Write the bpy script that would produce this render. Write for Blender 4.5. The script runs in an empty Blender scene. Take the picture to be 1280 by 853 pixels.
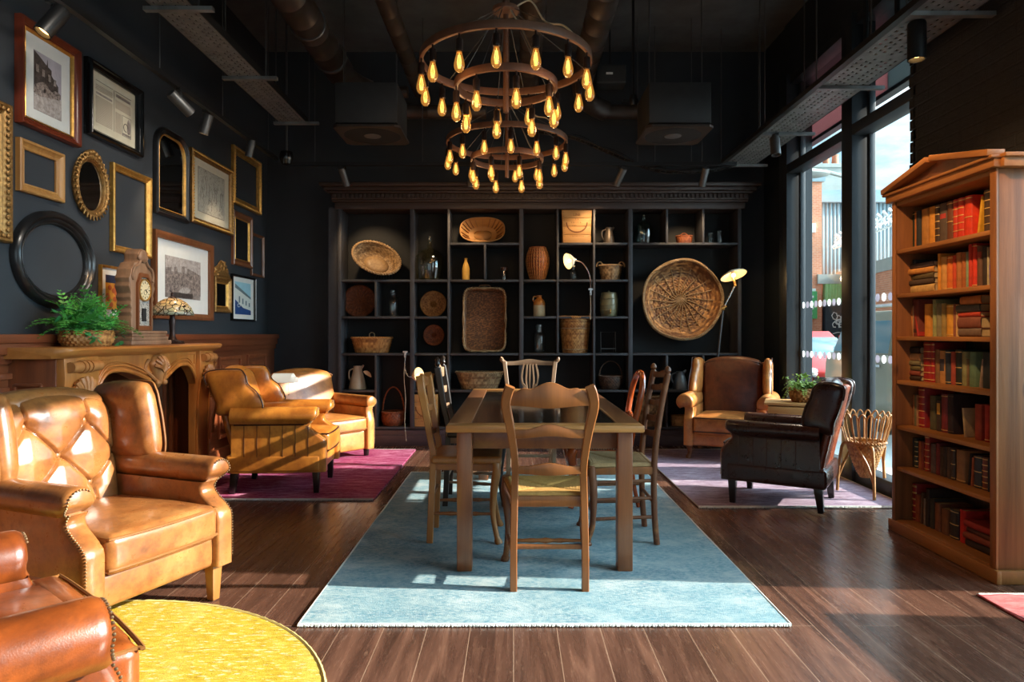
import bpy, bmesh, math, random
from mathutils import Vector, Matrix
R = random.Random(7)
SC = bpy.context.scene
COL = SC.collection
PI = math.pi
H, FP, CX, CY = 1.23, 853.0, 642.0, 418.0      # camera height and focal length in photo pixels

def V(*a): return Vector(a)
def at(x, y, Y): return Vector(((x-CX)*Y/FP, Y, H-(y-CY)*Y/FP))     # photo pixel -> point at distance Y
def lin(r, g, b):
    f = lambda c: (c/255/12.92) if c/255 <= .04045 else ((c/255+.055)/1.055)**2.4
    return (f(r), f(g), f(b), 1)

# ------------------------------------------------------------------ mesh helpers
class MB:
    def __init__(s): s.v = []; s.f = []; s.m = []; s.M = None; s.mi = 0; s.at = {}
    def add(s, vs, fs, M=None, mi=None):
        n = len(s.v); T = s.M
        for p in vs:
            p = Vector(p)
            if M is not None: p = M @ p
            if T is not None: p = T @ p
            s.v.append(p)
        for f in fs:
            s.f.append([i+n for i in f]); s.m.append(s.mi if mi is None else mi)
        return s
    def box(s, c, d, M=None, mi=None, taper=1.0, bevel=0):
        x, y, z = d[0]/2, d[1]/2, d[2]/2
        if bevel:
            return s.rbox(c, d, bevel, n=1, M=M, mi=mi, seg=2)
        vs = []
        for k, t in ((-1, taper), (1, 1.0)):
            vs += [(c[0]-x*t, c[1]-y*t, c[2]+k*z), (c[0]+x*t, c[1]-y*t, c[2]+k*z), (c[0]+x*t, c[1]+y*t, c[2]+k*z), (c[0]-x*t, c[1]+y*t, c[2]+k*z)]
        return s.add(vs, [(3,2,1,0),(4,5,6,7),(0,1,5,4),(1,2,6,5),(2,3,7,6),(3,0,4,7)], M, mi)
    def rbox(s, c, d, r, n=6, puff=(0,0,0), fn=None, M=None, mi=None, seg=3):
        """box with rounded edges and softly puffed faces"""
        h = [d[0]/2, d[1]/2, d[2]/2]; r = min(r, min(h)*.999)
        ax = []
        for k in range(3):
            a = [math.tan(PI/4*i/seg)*r for i in range(seg, 0, -1)]
            L = [-(h[k]-r)-t for t in a]
            L += [-(h[k]-r)+2*(h[k]-r)*i/n for i in range(n+1)]
            L += [(h[k]-r)+t for t in reversed(a)]
            ax.append(L)
        idx = {}; vs = []; fs = []
        def vert(p):
            key = tuple(round(q, 6) for q in p)
            if key in idx: return idx[key]
            inner = [max(-(h[k]-r), min(h[k]-r, p[k])) for k in range(3)]
            dd = Vector([p[k]-inner[k] for k in range(3)])
            q = Vector(inner) + (dd.normalized()*r if dd.length > 1e-9 else dd)
            u = [max(-1, min(1, q[k]/h[k])) for k in range(3)]
            o = Vector(q)
            for k in range(3):
                if puff[k]:
                    i, j = (k+1) % 3, (k+2) % 3
                    o[k] += u[k]*puff[k]*(1-u[i]**2)*(1-u[j]**2)
            if fn: o = fn(o)
            idx[key] = len(vs); vs.append(o+Vector(c)); return idx[key]
        for k in range(3):
            i, j = (k+1) % 3, (k+2) % 3
            for sg in (-1, 1):
                A, B = ax[i], ax[j]
                for a in range(len(A)-1):
                    for b in range(len(B)-1):
                        q = []
                        for (aa, bb) in ((a, b), (a+1, b), (a+1, b+1), (a, b+1)):
                            p = [0, 0, 0]; p[k] = sg*h[k]; p[i] = A[aa]; p[j] = B[bb]; q.append(vert(p))
                        if sg < 0: q.reverse()
                        if len(set(q)) == 4: fs.append(q)
        return s.add(vs, fs, M, mi)
    def prism(s, poly, depth, M=None, mi=None):
        """polygon (x, z) in the local xz plane, from y=0 to y=depth"""
        n = len(poly)
        vs = [(p[0], 0, p[1]) for p in poly] + [(p[0], depth, p[1]) for p in poly]
        fs = [list(range(n)), list(range(2*n-1, n-1, -1))] + [(i, i+n, (i+1) % n+n, (i+1) % n) for i in range(n)]
        return s.add(vs, fs, M, mi)
    def pillow(s, poly, T, p=5, k=6, M=None, mi=None, c=None, both=True):
        """stuffed panel: outline (x, z), half thickness T in y"""
        n = len(poly)
        cx = sum(q[0] for q in poly)/n if c is None else c[0]; cz = sum(q[1] for q in poly)/n if c is None else c[1]
        ks = [math.sin(PI/2*i/k) for i in range(k, 0, -1)]
        vs = []; fs = []
        for sg in (-1, 1):
            base = len(vs)
            for t in ks:
                y = sg*T*max(0, 1-t**p)**.5
                vs += [(cx+(q[0]-cx)*t, y, cz+(q[1]-cz)*t) for q in poly]
            vs.append((cx, sg*T, cz)); top = len(vs)-1
            for a in range(k-1):
                for i in range(n):
                    j = (i+1) % n; q = [base+a*n+i, base+a*n+j, base+(a+1)*n+j, base+(a+1)*n+i]
                    fs.append(q if sg < 0 else q[::-1])
            for i in range(n):
                q = [base+(k-1)*n+i, base+(k-1)*n+(i+1) % n, top]
                fs.append(q if sg < 0 else q[::-1])
            if not both: break
        return s.add(vs, fs, M, mi)
    def tube(s, path, r, n=8, caps=True, closed=False, sec=None, up=None, M=None, mi=None):
        P = [Vector(p) for p in path]; m = len(P)
        rr = r if isinstance(r, (list, tuple)) else [r]*m
        sec = sec or [(math.cos(2*PI*i/n), math.sin(2*PI*i/n)) for i in range(n)]
        n = len(sec); T = []
        for i in range(m):
            a = P[(i-1) % m] if (closed or i > 0) else P[i]; b = P[(i+1) % m] if (closed or i < m-1) else P[i]
            t = b-a; T.append(t.normalized() if t.length > 1e-9 else V(0, 0, 1))
        u = Vector(up) if up else (V(0, 0, 1) if abs(T[0].z) < .9 else V(1, 0, 0))
        vs = []; fs = []
        for i in range(m):
            u = u - T[i]*u.dot(T[i])
            if u.length < 1e-6: u = T[i].orthogonal()
            u.normalize(); w = T[i].cross(u)
            ri = rr[i]
            ra, rb = ri if isinstance(ri, (tuple, list)) else (ri, ri)
            vs += [P[i] + u*(q[0]*ra) + w*(q[1]*rb) for q in sec]
        for i in range(m if closed else m-1):
            for k in range(n):
                a, b = i*n+k, i*n+(k+1) % n; c, d = ((i+1) % m)*n+(k+1) % n, ((i+1) % m)*n+k
                fs.append((a, b, c, d))
        if caps and not closed:
            fs.append(list(range(n-1, -1, -1))); fs.append([(m-1)*n+k for k in range(n)])
        return s.add(vs, fs, M, mi)
    def lathe(s, prof, n=24, c=(0, 0, 0), M=None, mi=None, sx=1, sy=1, cap=True):
        vs = []; fs = []; m = len(prof)
        for (r, z) in prof:
            vs += [(c[0]+r*sx*math.cos(2*PI*k/n), c[1]+r*sy*math.sin(2*PI*k/n), c[2]+z) for k in range(n)]
        for i in range(m-1):
            for k in range(n):
                fs.append((i*n+k, i*n+(k+1) % n, (i+1)*n+(k+1) % n, (i+1)*n+k))
        if cap:
            if prof[0][0] > 1e-6: fs.append(list(range(n-1, -1, -1)))
            if prof[-1][0] > 1e-6: fs.append([(m-1)*n+k for k in range(n)])
        return s.add(vs, fs, M, mi)
    def cyl(s, a, b, r, n=12, mi=None, r2=None, M=None):
        return s.tube([a, b], [r, r if r2 is None else r2], n, mi=mi, M=M)
    def ball(s, c, r, n=8, m=5, mi=None, M=None, sq=(1, 1, 1)):
        vs = [(c[0], c[1], c[2]-r*sq[2])]; fs = []
        for i in range(1, m):
            a = -PI/2+PI*i/m
            vs += [(c[0]+r*sq[0]*math.cos(a)*math.cos(2*PI*k/n), c[1]+r*sq[1]*math.cos(a)*math.sin(2*PI*k/n), c[2]+r*sq[2]*math.sin(a)) for k in range(n)]
        vs.append((c[0], c[1], c[2]+r*sq[2])); L = len(vs)-1
        for k in range(n):
            fs.append((0, 1+(k+1) % n, 1+k)); fs.append((L, L-n+k, L-n+(k+1) % n))
            for i in range(m-2):
                fs.append((1+i*n+k, 1+i*n+(k+1) % n, 1+(i+1)*n+(k+1) % n, 1+(i+1)*n+k))
        return s.add(vs, fs, M, mi)
    def grid(s, fn, nu, nv, closed_u=False, M=None, mi=None):
        mu = nu if closed_u else nu+1
        vs = [fn(i/nu, j/nv) for j in range(nv+1) for i in range(mu)]
        fs = []
        for j in range(nv):
            for i in range(nu):
                a = j*mu+i; b = j*mu+(i+1) % mu; fs.append((a, b, b+mu, a+mu))
        return s.add(vs, fs, M, mi)
    def quad(s, a, b, c, d, M=None, mi=None): return s.add([a, b, c, d], [(0, 1, 2, 3)], M, mi)
    def build(s, name, mats, parent=None, ang=40, bevel=0, bseg=2, bang=35, solid=0, label=None, recalc=True, weld=True):
        me = bpy.data.meshes.new(name)
        vs = s.v
        if parent is not None and s_world.get('on'):
            W = obj_mat(parent).inverted(); vs = [W @ p for p in vs]
        me.from_pydata(vs, [], s.f)
        mats = mats if isinstance(mats, (list, tuple)) else [mats]
        for m in mats: me.materials.append(m)
        if len(mats) > 1: me.polygons.foreach_set('material_index', s.m)
        bm = bmesh.new(); bm.from_mesh(me)
        if weld and not s.at: bmesh.ops.remove_doubles(bm, verts=bm.verts, dist=1e-5)
        if recalc: bmesh.ops.recalc_face_normals(bm, faces=bm.faces)
        if bevel:
            es = [e for e in bm.edges if len(e.link_faces) == 2 and e.calc_face_angle(0) > math.radians(bang)]
            bmesh.ops.bevel(bm, geom=es, offset=bevel, segments=bseg, profile=.5, affect='EDGES', clamp_overlap=True)
        bm.to_mesh(me); bm.free()
        if s.at:
            A = me.attributes.new('strand', 'FLOAT', 'POINT')
            for i, q in s.at.items(): A.data[i].value = q
        me.shade_smooth(); me.set_sharp_from_angle(angle=math.radians(ang))
        o = bpy.data.objects.new(name, me); COL.objects.link(o)
        if parent is not None: o.parent = parent
        if solid:
            md = o.modifiers.new('thickness', 'SOLIDIFY'); md.thickness = solid; md.offset = 0
        if label: o['label'] = label
        return o
s_world = {'on': False}
def obj_mat(o):
    M = Matrix.Translation(o.location) @ o.rotation_euler.to_matrix().to_4x4()
    return obj_mat(o.parent) @ M if o.parent else M
class world:                       # inside: part vertices are given in room coordinates
    def __enter__(s): s_world['on'] = True
    def __exit__(s, *a): s_world['on'] = False

def tag(o, label, cat, group=None, kind=None):
    o['label'] = label; o['category'] = cat
    if group: o['group'] = group
    if kind: o['kind'] = kind
    return o
def thing(name, label, cat, loc=(0, 0, 0), rz=0, group=None):
    o = bpy.data.objects.new(name, None); COL.objects.link(o)
    o.empty_display_size = .1
    o.location = loc; o.rotation_euler = (0, 0, rz)
    return tag(o, label, cat, group)
def struct(mb, name, mat, **k):
    o = mb.build(name, mat, **k); o['kind'] = 'structure'; return o
def smooth(pts, k=6, closed=False):
    P = [Vector(p) for p in pts]; n = len(P); out = []
    for i in range(n if closed else n-1):
        g = lambda j: P[j % n] if closed else P[max(0, min(n-1, j))]
        a, b, c, d = g(i-1), g(i), g(i+1), g(i+2)
        for t in range(k):
            t /= k
            out.append(.5*((2*b)+(c-a)*t+(2*a-5*b+4*c-d)*t*t+(3*b-a-3*c+d)*t**3))
    if not closed: out.append(P[-1])
    return out
def sm2(pts, k=5, closed=True): return [(p[0], p[1]) for p in smooth([(a, b, 0) for a, b in pts], k, closed)]
SQ = [(-1, -1), (1, -1), (1, 1), (-1, 1)]
SQR = [(-1, -.8), (-.8, -1), (.8, -1), (1, -.8), (1, .8), (.8, 1), (-.8, 1), (-1, .8)]
def Rz(a): return Matrix.Rotation(a, 4, 'Z')
def Rx(a): return Matrix.Rotation(a, 4, 'X')
def Ry(a): return Matrix.Rotation(a, 4, 'Y')
def Tr(*a): return Matrix.Translation(Vector(a if len(a) == 3 else a[0]))

# ------------------------------------------------------------------ materials
class NT:
    def __init__(s, name):
        s.m = bpy.data.materials.new(name); s.m.use_nodes = True; s.t = s.m.node_tree; s.t.nodes.clear()
        s.out = s.n('ShaderNodeOutputMaterial'); s.co = s.n('ShaderNodeTexCoord')
    def n(s, ty, **k):
        d = s.t.nodes.new(ty)
        for a, b in k.items():
            if a in d.inputs.keys() if isinstance(a, str) else False: pass
            setattr(d, a, b)
        return d
    def l(s, a, b): s.t.links.new(a, b)
    def map(s, scale=(1, 1, 1), rot=(0, 0, 0), loc=(0, 0, 0), src='Object'):
        d = s.n('ShaderNodeMapping'); d.inputs['Scale'].default_value = scale; d.inputs['Rotation'].default_value = rot; d.inputs['Location'].default_value = loc
        s.l(s.co.outputs[src], d.inputs[0]); return d.outputs[0]
    def noise(s, vec, scale=5, detail=4, rough=.6, dist=0):
        d = s.n('ShaderNodeTexNoise'); d.inputs['Scale'].default_value = scale; d.inputs['Detail'].default_value = detail
        d.inputs['Roughness'].default_value = rough; d.inputs['Distortion'].default_value = dist
        s.l(vec, d.inputs['Vector']); return d.outputs['Fac']
    def wave(s, vec, scale, dist=0, ty='BANDS', dirn='X', detail=2):
        d = s.n('ShaderNodeTexWave'); d.wave_type = ty
        if ty == 'BANDS': d.bands_direction = dirn
        d.inputs['Scale'].default_value = scale; d.inputs['Distortion'].default_value = dist; d.inputs['Detail'].default_value = detail
        s.l(vec, d.inputs['Vector']); return d.outputs['Fac']
    def voro(s, vec, scale, feat='F1'):
        d = s.n('ShaderNodeTexVoronoi'); d.feature = feat; d.inputs['Scale'].default_value = scale; s.l(vec, d.inputs['Vector']); return d
    def ramp(s, fac, stops, mode='LINEAR'):
        d = s.n('ShaderNodeValToRGB'); e = d.color_ramp.elements; d.color_ramp.interpolation = mode
        while len(e) < len(stops): e.new(.5)
        for q, (p, c) in zip(e, stops):
            q.position = p; q.color = c if len(c) == 4 else (*c, 1)
        s.l(fac, d.inputs[0]); return d.outputs[0]
    def mix(s, fac, a, b, ty='MIX'):
        d = s.n('ShaderNodeMix'); d.data_type = 'RGBA'; d.blend_type = ty
        for i, q in ((0, fac), (6, a), (7, b)):
            if isinstance(q, (int, float)): d.inputs[i].default_value = q
            elif isinstance(q, tuple): d.inputs[i].default_value = q
            else: s.l(q, d.inputs[i])
        return d.outputs[2]
    def math(s, op, a, b=0):
        d = s.n('ShaderNodeMath'); d.operation = op
        for i, q in ((0, a), (1, b)):
            if isinstance(q, (int, float)): d.inputs[i].default_value = q
            else: s.l(q, d.inputs[i])
        return d.outputs[0]
    def bump(s, h, st=.3, dist=.01):
        d = s.n('ShaderNodeBump'); d.inputs['Strength'].default_value = st; d.inputs['Distance'].default_value = dist
        s.l(h, d.inputs['Height']); return d.outputs[0]
    def pbr(s, col, rough=.5, metal=0, bump=None, coat=0, spec=.5, **k):
        d = s.n('ShaderNodeBsdfPrincipled')
        if isinstance(col, tuple): d.inputs['Base Color'].default_value = col
        else: s.l(col, d.inputs['Base Color'])
        if isinstance(rough, (int, float)): d.inputs['Roughness'].default_value = rough
        else: s.l(rough, d.inputs['Roughness'])
        d.inputs['Metallic'].default_value = metal; d.inputs['Coat Weight'].default_value = coat; d.inputs['Coat Roughness'].default_value = .15
        d.inputs['Specular IOR Level'].default_value = spec
        for a, b in k.items():
            d.inputs[a].default_value = b
        if bump is not None: s.l(bump, d.inputs['Normal'])
        s.l(d.outputs[0], s.out.inputs[0]); return s.m

def flat(name, c, rough=.6, metal=0, var=.12, nscale=14, spec=.5, coat=0, bst=0):
    t = NT(name); v = t.map(); n = t.noise(v, nscale, 5)
    a = tuple(max(0, x*(1-var)) for x in c[:3])+(1,); b = tuple(x*(1+var) for x in c[:3])+(1,)
    return t.pbr(t.ramp(n, [(.3, a), (.7, b)]), rough, metal, t.bump(n, bst) if bst else None, coat, spec)
def wood(name, c1, c2, axis='Z', sc=6, rough=.45, stretch=.08, bst=.08, coat=0.0, wear=None, knots=None):
    t = NT(name); s = {'X': (stretch, 1, 1), 'Y': (1, stretch, 1), 'Z': (1, 1, stretch)}[axis]
    v = t.map(scale=s); n = t.noise(v, sc, 6, .65, 1.2); n2 = t.noise(v, sc*9, 4, .7)
    col = t.ramp(n, [(.28, c1), (.5, tuple((a+b)/2 for a, b in zip(c1, c2))), (.72, c2)])
    col = t.mix(.35, col, t.mix(n2, (.25, .25, .25, 1), (1, 1, 1, 1)), 'MULTIPLY')
    if wear:
        w = t.noise(t.map(), 5, 5, .7); col = t.mix(t.ramp(w, [(.52, (0, 0, 0)), (.68, (1, 1, 1))]), col, wear)
    if knots:
        ks = {'X': (.35, 1, 1), 'Y': (1, .35, 1), 'Z': (1, 1, .35)}[axis]; kv = t.voro(t.map(scale=ks), 7); kn = t.math('ADD', kv.outputs['Distance'], t.math('MULTIPLY', n, .12))
        col = t.mix(t.ramp(kn, [(.11, (.8, .8, .8)), (.19, (0, 0, 0))]), col, knots)
    return t.pbr(col, rough, 0, t.bump(n2, bst, .004), coat)
def leather(name, light, mid, dark, rough=.36, sc=3.2, coat=.15, bs=.16):
    t = NT(name); v = t.map(); n = t.noise(v, sc, 6, .62, .6); n2 = t.noise(v, sc*5, 5, .7); fine = t.voro(v, 260)
    cr = t.noise(v, 34, 6, .75)
    col = t.ramp(n, [(.27, dark), (.45, mid), (.68, light)])
    col = t.mix(t.ramp(n2, [(.46, (0, 0, 0)), (.78, (.75, .75, .75))]), col, dark)
    rg = t.math('ADD', t.math('MULTIPLY', n2, .22), rough-.1)
    h = t.math('ADD', t.math('MULTIPLY', fine.outputs['Distance'], .25), cr)
    return t.pbr(col, rg, 0, t.bump(h, bs, .003), coat)
def wicker(name, c1, c2, rough=.6, sc=30):
    t = NT(name); v = t.map(); n = t.noise(v, sc, 5, .7); n2 = t.noise(v, 4, 3)
    at_ = t.n('ShaderNodeAttribute'); at_.attribute_name = 'strand'; g = t.math('GREATER_THAN', at_.outputs['Fac'], .5)
    fc = t.math('ADD', t.math('MULTIPLY', g, t.math('SUBTRACT', at_.outputs['Fac'], 1)), t.math('MULTIPLY', t.math('SUBTRACT', 1, g), .6))
    fc = t.math('ADD', t.math('MULTIPLY', fc, .8), t.math('MULTIPLY', t.math('SUBTRACT', n, .4), .6))
    col = t.ramp(fc, [(.05, tuple(q*.7 for q in c1[:3])+(1,)), (.35, c1), (.85, c2)]); col = t.mix(t.ramp(n2, [(.45, (0, 0, 0)), (.75, (.4, .4, .4))]), col, c1)
    return t.pbr(col, rough, 0, t.bump(t.noise(v, 90, 3), .3, .003), .05)
def bulbmat(name):
    t = NT(name); a = t.n('ShaderNodeBsdfTransparent'); a.inputs[0].default_value = (1, .82, .5, 1); e = t.n('ShaderNodeEmission'); e.inputs[0].default_value = (1, .42, .08, 1); e.inputs[1].default_value = .75
    g = t.n('ShaderNodeBsdfGlossy'); g.inputs['Roughness'].default_value = .03
    m1 = t.n('ShaderNodeMixShader'); m1.inputs[0].default_value = .34; t.l(a.outputs[0], m1.inputs[1]); t.l(e.outputs[0], m1.inputs[2])
    f = t.n('ShaderNodeLayerWeight'); f.inputs[0].default_value = .5; m2 = t.n('ShaderNodeMixShader'); t.l(t.math('ADD', t.math('MULTIPLY', t.math('POWER', f.outputs['Facing'], 3), .5), .05), m2.inputs[0]); t.l(m1.outputs[0], m2.inputs[1]); t.l(g.outputs[0], m2.inputs[2])
    t.l(m2.outputs[0], t.out.inputs[0]); return t.m
def glass(name, tint=(1, 1, 1, 1), refl=.05, rough=.02, dark=0):
    t = NT(name); a = t.n('ShaderNodeBsdfTransparent'); a.inputs[0].default_value = tint
    g = t.n('ShaderNodeBsdfGlossy'); g.inputs['Roughness'].default_value = rough
    f = t.n('ShaderNodeLayerWeight'); f.inputs[0].default_value = .5
    mx = t.n('ShaderNodeMixShader'); t.l(t.math('ADD', t.math('MULTIPLY', t.math('POWER', f.outputs['Facing'], 4), .55), refl), mx.inputs[0]); t.l(a.outputs[0], mx.inputs[1]); t.l(g.outputs[0], mx.inputs[2])
    t.l(mx.outputs[0], t.out.inputs[0]); return t.m
def emis(name, c, st):
    t = NT(name); e = t.n('ShaderNodeEmission'); e.inputs[0].default_value = c; e.inputs[1].default_value = st
    t.l(e.outputs[0], t.out.inputs[0]); return t.m
def rugmat(name, base, pale, dark, sc=(1.6, 7, 1), th=.5, s2=(3.0, 22, 1)):
    t = NT(name); v = t.map(scale=sc); n = t.noise(v, 3, 8, .72); v2 = t.map(scale=s2); n2 = t.noise(v2, 7, 6, .75); v3 = t.map()
    fine = t.noise(v3, 150, 3, .8); big = t.noise(v3, 1.6, 4, .6)
    col = t.ramp(n, [(.3, dark), (.48, base), (.66, pale)])
    col = t.mix(t.ramp(n2, [(th-.06, (0, 0, 0)), (th+.16, (.85, .85, .85))]), col, pale)
    col = t.mix(t.ramp(big, [(.4, (0, 0, 0)), (.65, (.5, .5, .5))]), col, base)
    col = t.mix(.35, col, t.mix(fine, (.35, .35, .35, 1), (1.2, 1.2, 1.2, 1)), 'MULTIPLY')
    return t.pbr(col, .95, 0, t.bump(t.math('ADD', fine, t.math('MULTIPLY', n2, .6)), .5, .008), 0, .15)
M = {}
M['wall'] = flat('matte_black_paint', lin(45, 49, 54), .62, var=.12, nscale=3)
M['black'] = flat('black_metal', lin(20, 21, 22), .4, var=.2)
M['frame'] = flat('charcoal_window_metal', lin(36, 42, 47), .42, var=.08)
M['ceil'] = flat('black_ceiling_paint', lin(84, 87, 88), .75, var=.25, nscale=4)
M['box'] = flat('charcoal_duct_paint', lin(44, 47, 49), .6)
M['steel'] = flat('dark_galvanised_steel', lin(130, 134, 134), .42, .5, var=.3, nscale=9)
M['duct'] = flat('painted_spiral_duct', lin(66, 58, 53), .4, .3, var=.25, nscale=8)
M['grey'] = flat('grey_metal', lin(86, 86, 86), .4, .5)
M['shelf'] = flat('shelf_charcoal_paint', lin(56, 56, 60), .5, var=.15)
M['cornice'] = wood('dark_stained_cornice', lin(48, 36, 31), lin(70, 54, 46), 'X', 5, .5)
M['backpanel'] = flat('black_back_panel', lin(17, 19, 21), .75)
M['plinth'] = flat('aubergine_plinth_paint', lin(66, 54, 62), .5)
M['mahog'] = wood('mahogany_panelling', lin(104, 50, 26), lin(158, 86, 48), 'Z', 7, .36, coat=.25)
M['mahogX'] = wood('mahogany_rail', lin(98, 48, 26), lin(148, 80, 46), 'Y', 7, .36, coat=.25)
M['oak'] = wood('honey_oak_mantel', lin(150, 84, 34), lin(210, 134, 62), 'Z', 4, .36, coat=.25)
M['oakY'] = wood('honey_oak_shelf', lin(122, 76, 30), lin(182, 122, 58), 'Y', 4, .34, coat=.25)
M['carve'] = wood('carved_oak', lin(138, 82, 40), lin(200, 136, 76), 'Z', 6, .45)
M['darkwood'] = wood('dark_walnut', lin(62, 36, 24), lin(98, 58, 36), 'Z', 6, .4)
M['pine'] = wood('old_pine', lin(112, 66, 32), lin(176, 112, 60), 'Z', 5, .5, bst=.25, knots=lin(60, 30, 16))
M['pineY'] = wood('old_pine_shelf', lin(130, 78, 36), lin(190, 124, 62), 'Y', 5, .5, bst=.2, knots=lin(80, 40, 18))
M['pineback'] = wood('grey_pine_backing', lin(92, 80, 72), lin(140, 124, 112), 'Z', 6, .7)
M['oakchair'] = wood('waxed_oak_chair', lin(112, 62, 26), lin(168, 102, 48), 'Z', 6, .36, coat=.15)
M['honeychair'] = wood('honey_beech_chair', lin(134, 82, 36), lin(188, 126, 64), 'Z', 6, .38, coat=.15)
M['brownchair'] = wood('worn_brown_ash', lin(86, 46, 24), lin(138, 82, 44), 'Z', 6, .45, wear=lin(150, 100, 58))
M['blackchair'] = wood('ebonised_wood', lin(28, 22, 19), lin(52, 40, 33), 'Z', 6, .35)
M['palechair'] = wood('pale_limed_wood', lin(124, 94, 70), lin(172, 138, 106), 'Z', 6, .5)
M['redchair'] = wood('polished_cherry', lin(140, 54, 18), lin(196, 92, 34), 'Z', 6, .22, coat=.5)
M['tablewood'] = wood('table_oak', lin(86, 50, 30), lin(130, 82, 48), 'Y', 6, .34, coat=.2)
M['tableleg'] = wood('table_oak_leg', lin(104, 58, 31), lin(152, 94, 54), 'Z', 6, .34, coat=.2)
M['tableedge'] = wood('table_oak_edge', lin(150, 98, 48), lin(198, 140, 78), 'X', 6, .35, coat=.2)
M['velvet'] = flat('crimson_velvet', lin(118, 14, 28), .9, var=.3, nscale=30, spec=.2)
M['crate'] = wood('crate_pine', lin(176, 122, 62), lin(214, 164, 100), 'X', 6, .6)
M['crateink'] = flat('faded_brown_ink', lin(104, 58, 28), .8)
M['brass'] = flat('aged_brass', lin(176, 130, 70), .32, .9, var=.2)
M['nail'] = flat('antique_nailheads', lin(150, 120, 88), .35, .85, var=.3)
M['chrome'] = flat('brushed_chrome', lin(205, 205, 205), .25, .95)
M['bulbglass'] = bulbmat('bulb_glass')
M['filament'] = emis('glowing_filament', (1, .55, .16, 1), 5)
M['lens'] = emis('spot_lens_glow', (1, .55, .18, 1), 9)
M['copper'] = wood('bronzed_ring_metal', lin(92, 62, 46), lin(126, 86, 62), 'Z', 4, .5)
M['socket'] = flat('dark_bronze_holder', lin(50, 38, 34), .4, .5)
M['wick'] = wicker('golden_wicker', lin(132, 84, 36), lin(206, 152, 84))
M['wickd'] = wicker('brown_wicker', lin(84, 52, 28), lin(150, 100, 58))
M['wickr'] = wicker('reddish_wicker', lin(102, 50, 24), lin(160, 88, 42))
M['wickg'] = wicker('pale_willow', lin(110, 84, 54), lin(190, 158, 114))
M['wickv'] = wicker('dark_willow', lin(60, 42, 32), lin(116, 84, 62))
M['rush'] = wicker('woven_rush', lin(150, 104, 44), lin(216, 168, 92), .75, 45)
M['rushg'] = wicker('grey_green_rush', lin(134, 102, 62), lin(190, 156, 106), .75, 45)
M['cglass'] = glass('clear_bottle_glass', (.9, .93, .92, 1), .12)
M['gglass'] = glass('green_bottle_glass', (.66, .78, .7, 1), .12)
M['aglass'] = glass('amber_demijohn_glass', (.84, .82, .64, 1), .13)
M['window'] = glass('window_glass', (.97, .985, .985, 1), .02)
M['mirror'] = flat('old_mirror_silver', lin(180, 184, 186), .06, 1.0, var=.04)
M['gold'] = flat('rubbed_gilt', lin(196, 146, 72), .36, .7, var=.28, nscale=30, bst=.2)
M['golddark'] = flat('dark_antique_gilt', lin(150, 110, 60), .42, .65, var=.4, nscale=40, bst=.3)
M['ginger'] = wood('pale_gilt_wood', lin(158, 104, 50), lin(206, 152, 86), 'Z', 8, .42)
M['redwood'] = wood('red_mahogany_frame', lin(98, 36, 20), lin(142, 62, 36), 'Z', 8, .3, coat=.3)
M['walnut'] = wood('walnut_frame', lin(104, 60, 34), lin(142, 88, 54), 'Z', 8, .34, coat=.2)
M['blackgloss'] = flat('black_lacquer', lin(16, 16, 17), .22, var=.2, coat=.4)
M['blackworn'] = flat('worn_black_wood', lin(26, 26, 27), .3, var=.5, nscale=20, coat=.2)
M['mat'] = flat('white_mount_board', lin(222, 220, 214), .8, var=.03)
M['cream'] = flat('cream_paper', lin(206, 196, 172), .8, var=.06)
M['fern'] = flat('fern_green', lin(74, 150, 62), .5, var=.45, nscale=9)
M['fernd'] = flat('deep_leaf_green', lin(48, 116, 66), .42, var=.4, nscale=9)
M['lime'] = flat('fresh_leaf_green', lin(124, 160, 62), .5, var=.4, nscale=9)
M['stone'] = flat('stoneware_cream', lin(200, 186, 150), .35, coat=.3)
M['stoneb'] = flat('stoneware_amber', lin(176, 112, 46), .3, coat=.4)
M['khaki'] = flat('khaki_glaze', lin(110, 106, 78), .35, var=.25, coat=.3)
M['pewter'] = flat('dull_pewter', lin(130, 134, 136), .42, .7, var=.2)
M['pewterd'] = flat('dark_pewter', lin(98, 88, 78), .42, .6, var=.2)
M['enamel'] = flat('beige_enamel', lin(176, 164, 142), .4)
M['ochre'] = flat('ochre_clay', lin(206, 160, 70), .6)
M['rubber'] = flat('black_rubber', lin(18, 18, 18), .8)
M['lampshade'] = flat('lamp_white_enamel', lin(236, 226, 200), .4)
M['page'] = flat('aged_paper_edges', lin(196, 172, 128), .85, var=.15, nscale=40)
M['gilt'] = flat('gilt_tooling', lin(226, 188, 112), .4, .4)
M['tan'] = leather('tan_leather', lin(172, 116, 64), lin(144, 86, 42), lin(78, 44, 24), .29, coat=.3)
M['orange'] = leather('orange_leather', lin(200, 132, 52), lin(176, 104, 36), lin(124, 64, 22), .34)
M['cognac'] = leather('cognac_leather', lin(156, 80, 32), lin(116, 54, 19), lin(64, 28, 11), .3, coat=.3)
M['sienna'] = leather('sienna_leather', lin(206, 140, 76), lin(176, 108, 52), lin(112, 62, 30), .34)
M['apricot'] = leather('apricot_leather', lin(206, 142, 74), lin(182, 112, 52), lin(128, 70, 30), .36)
M['oxblood'] = leather('dark_oxblood_leather', lin(70, 38, 30), lin(54, 29, 24), lin(38, 21, 18), .28, coat=.3, bs=.03)
M['umber'] = leather('umber_leather', lin(132, 74, 44), lin(104, 54, 32), lin(66, 32, 20), .32)
M['pipe'] = flat('leather_piping', lin(128, 82, 40), .4)
M['piped'] = flat('dark_leather_piping', lin(58, 32, 22), .35)
M['legdark'] = flat('black_lacquer_leg', lin(24, 18, 16), .3, coat=.3)
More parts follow.
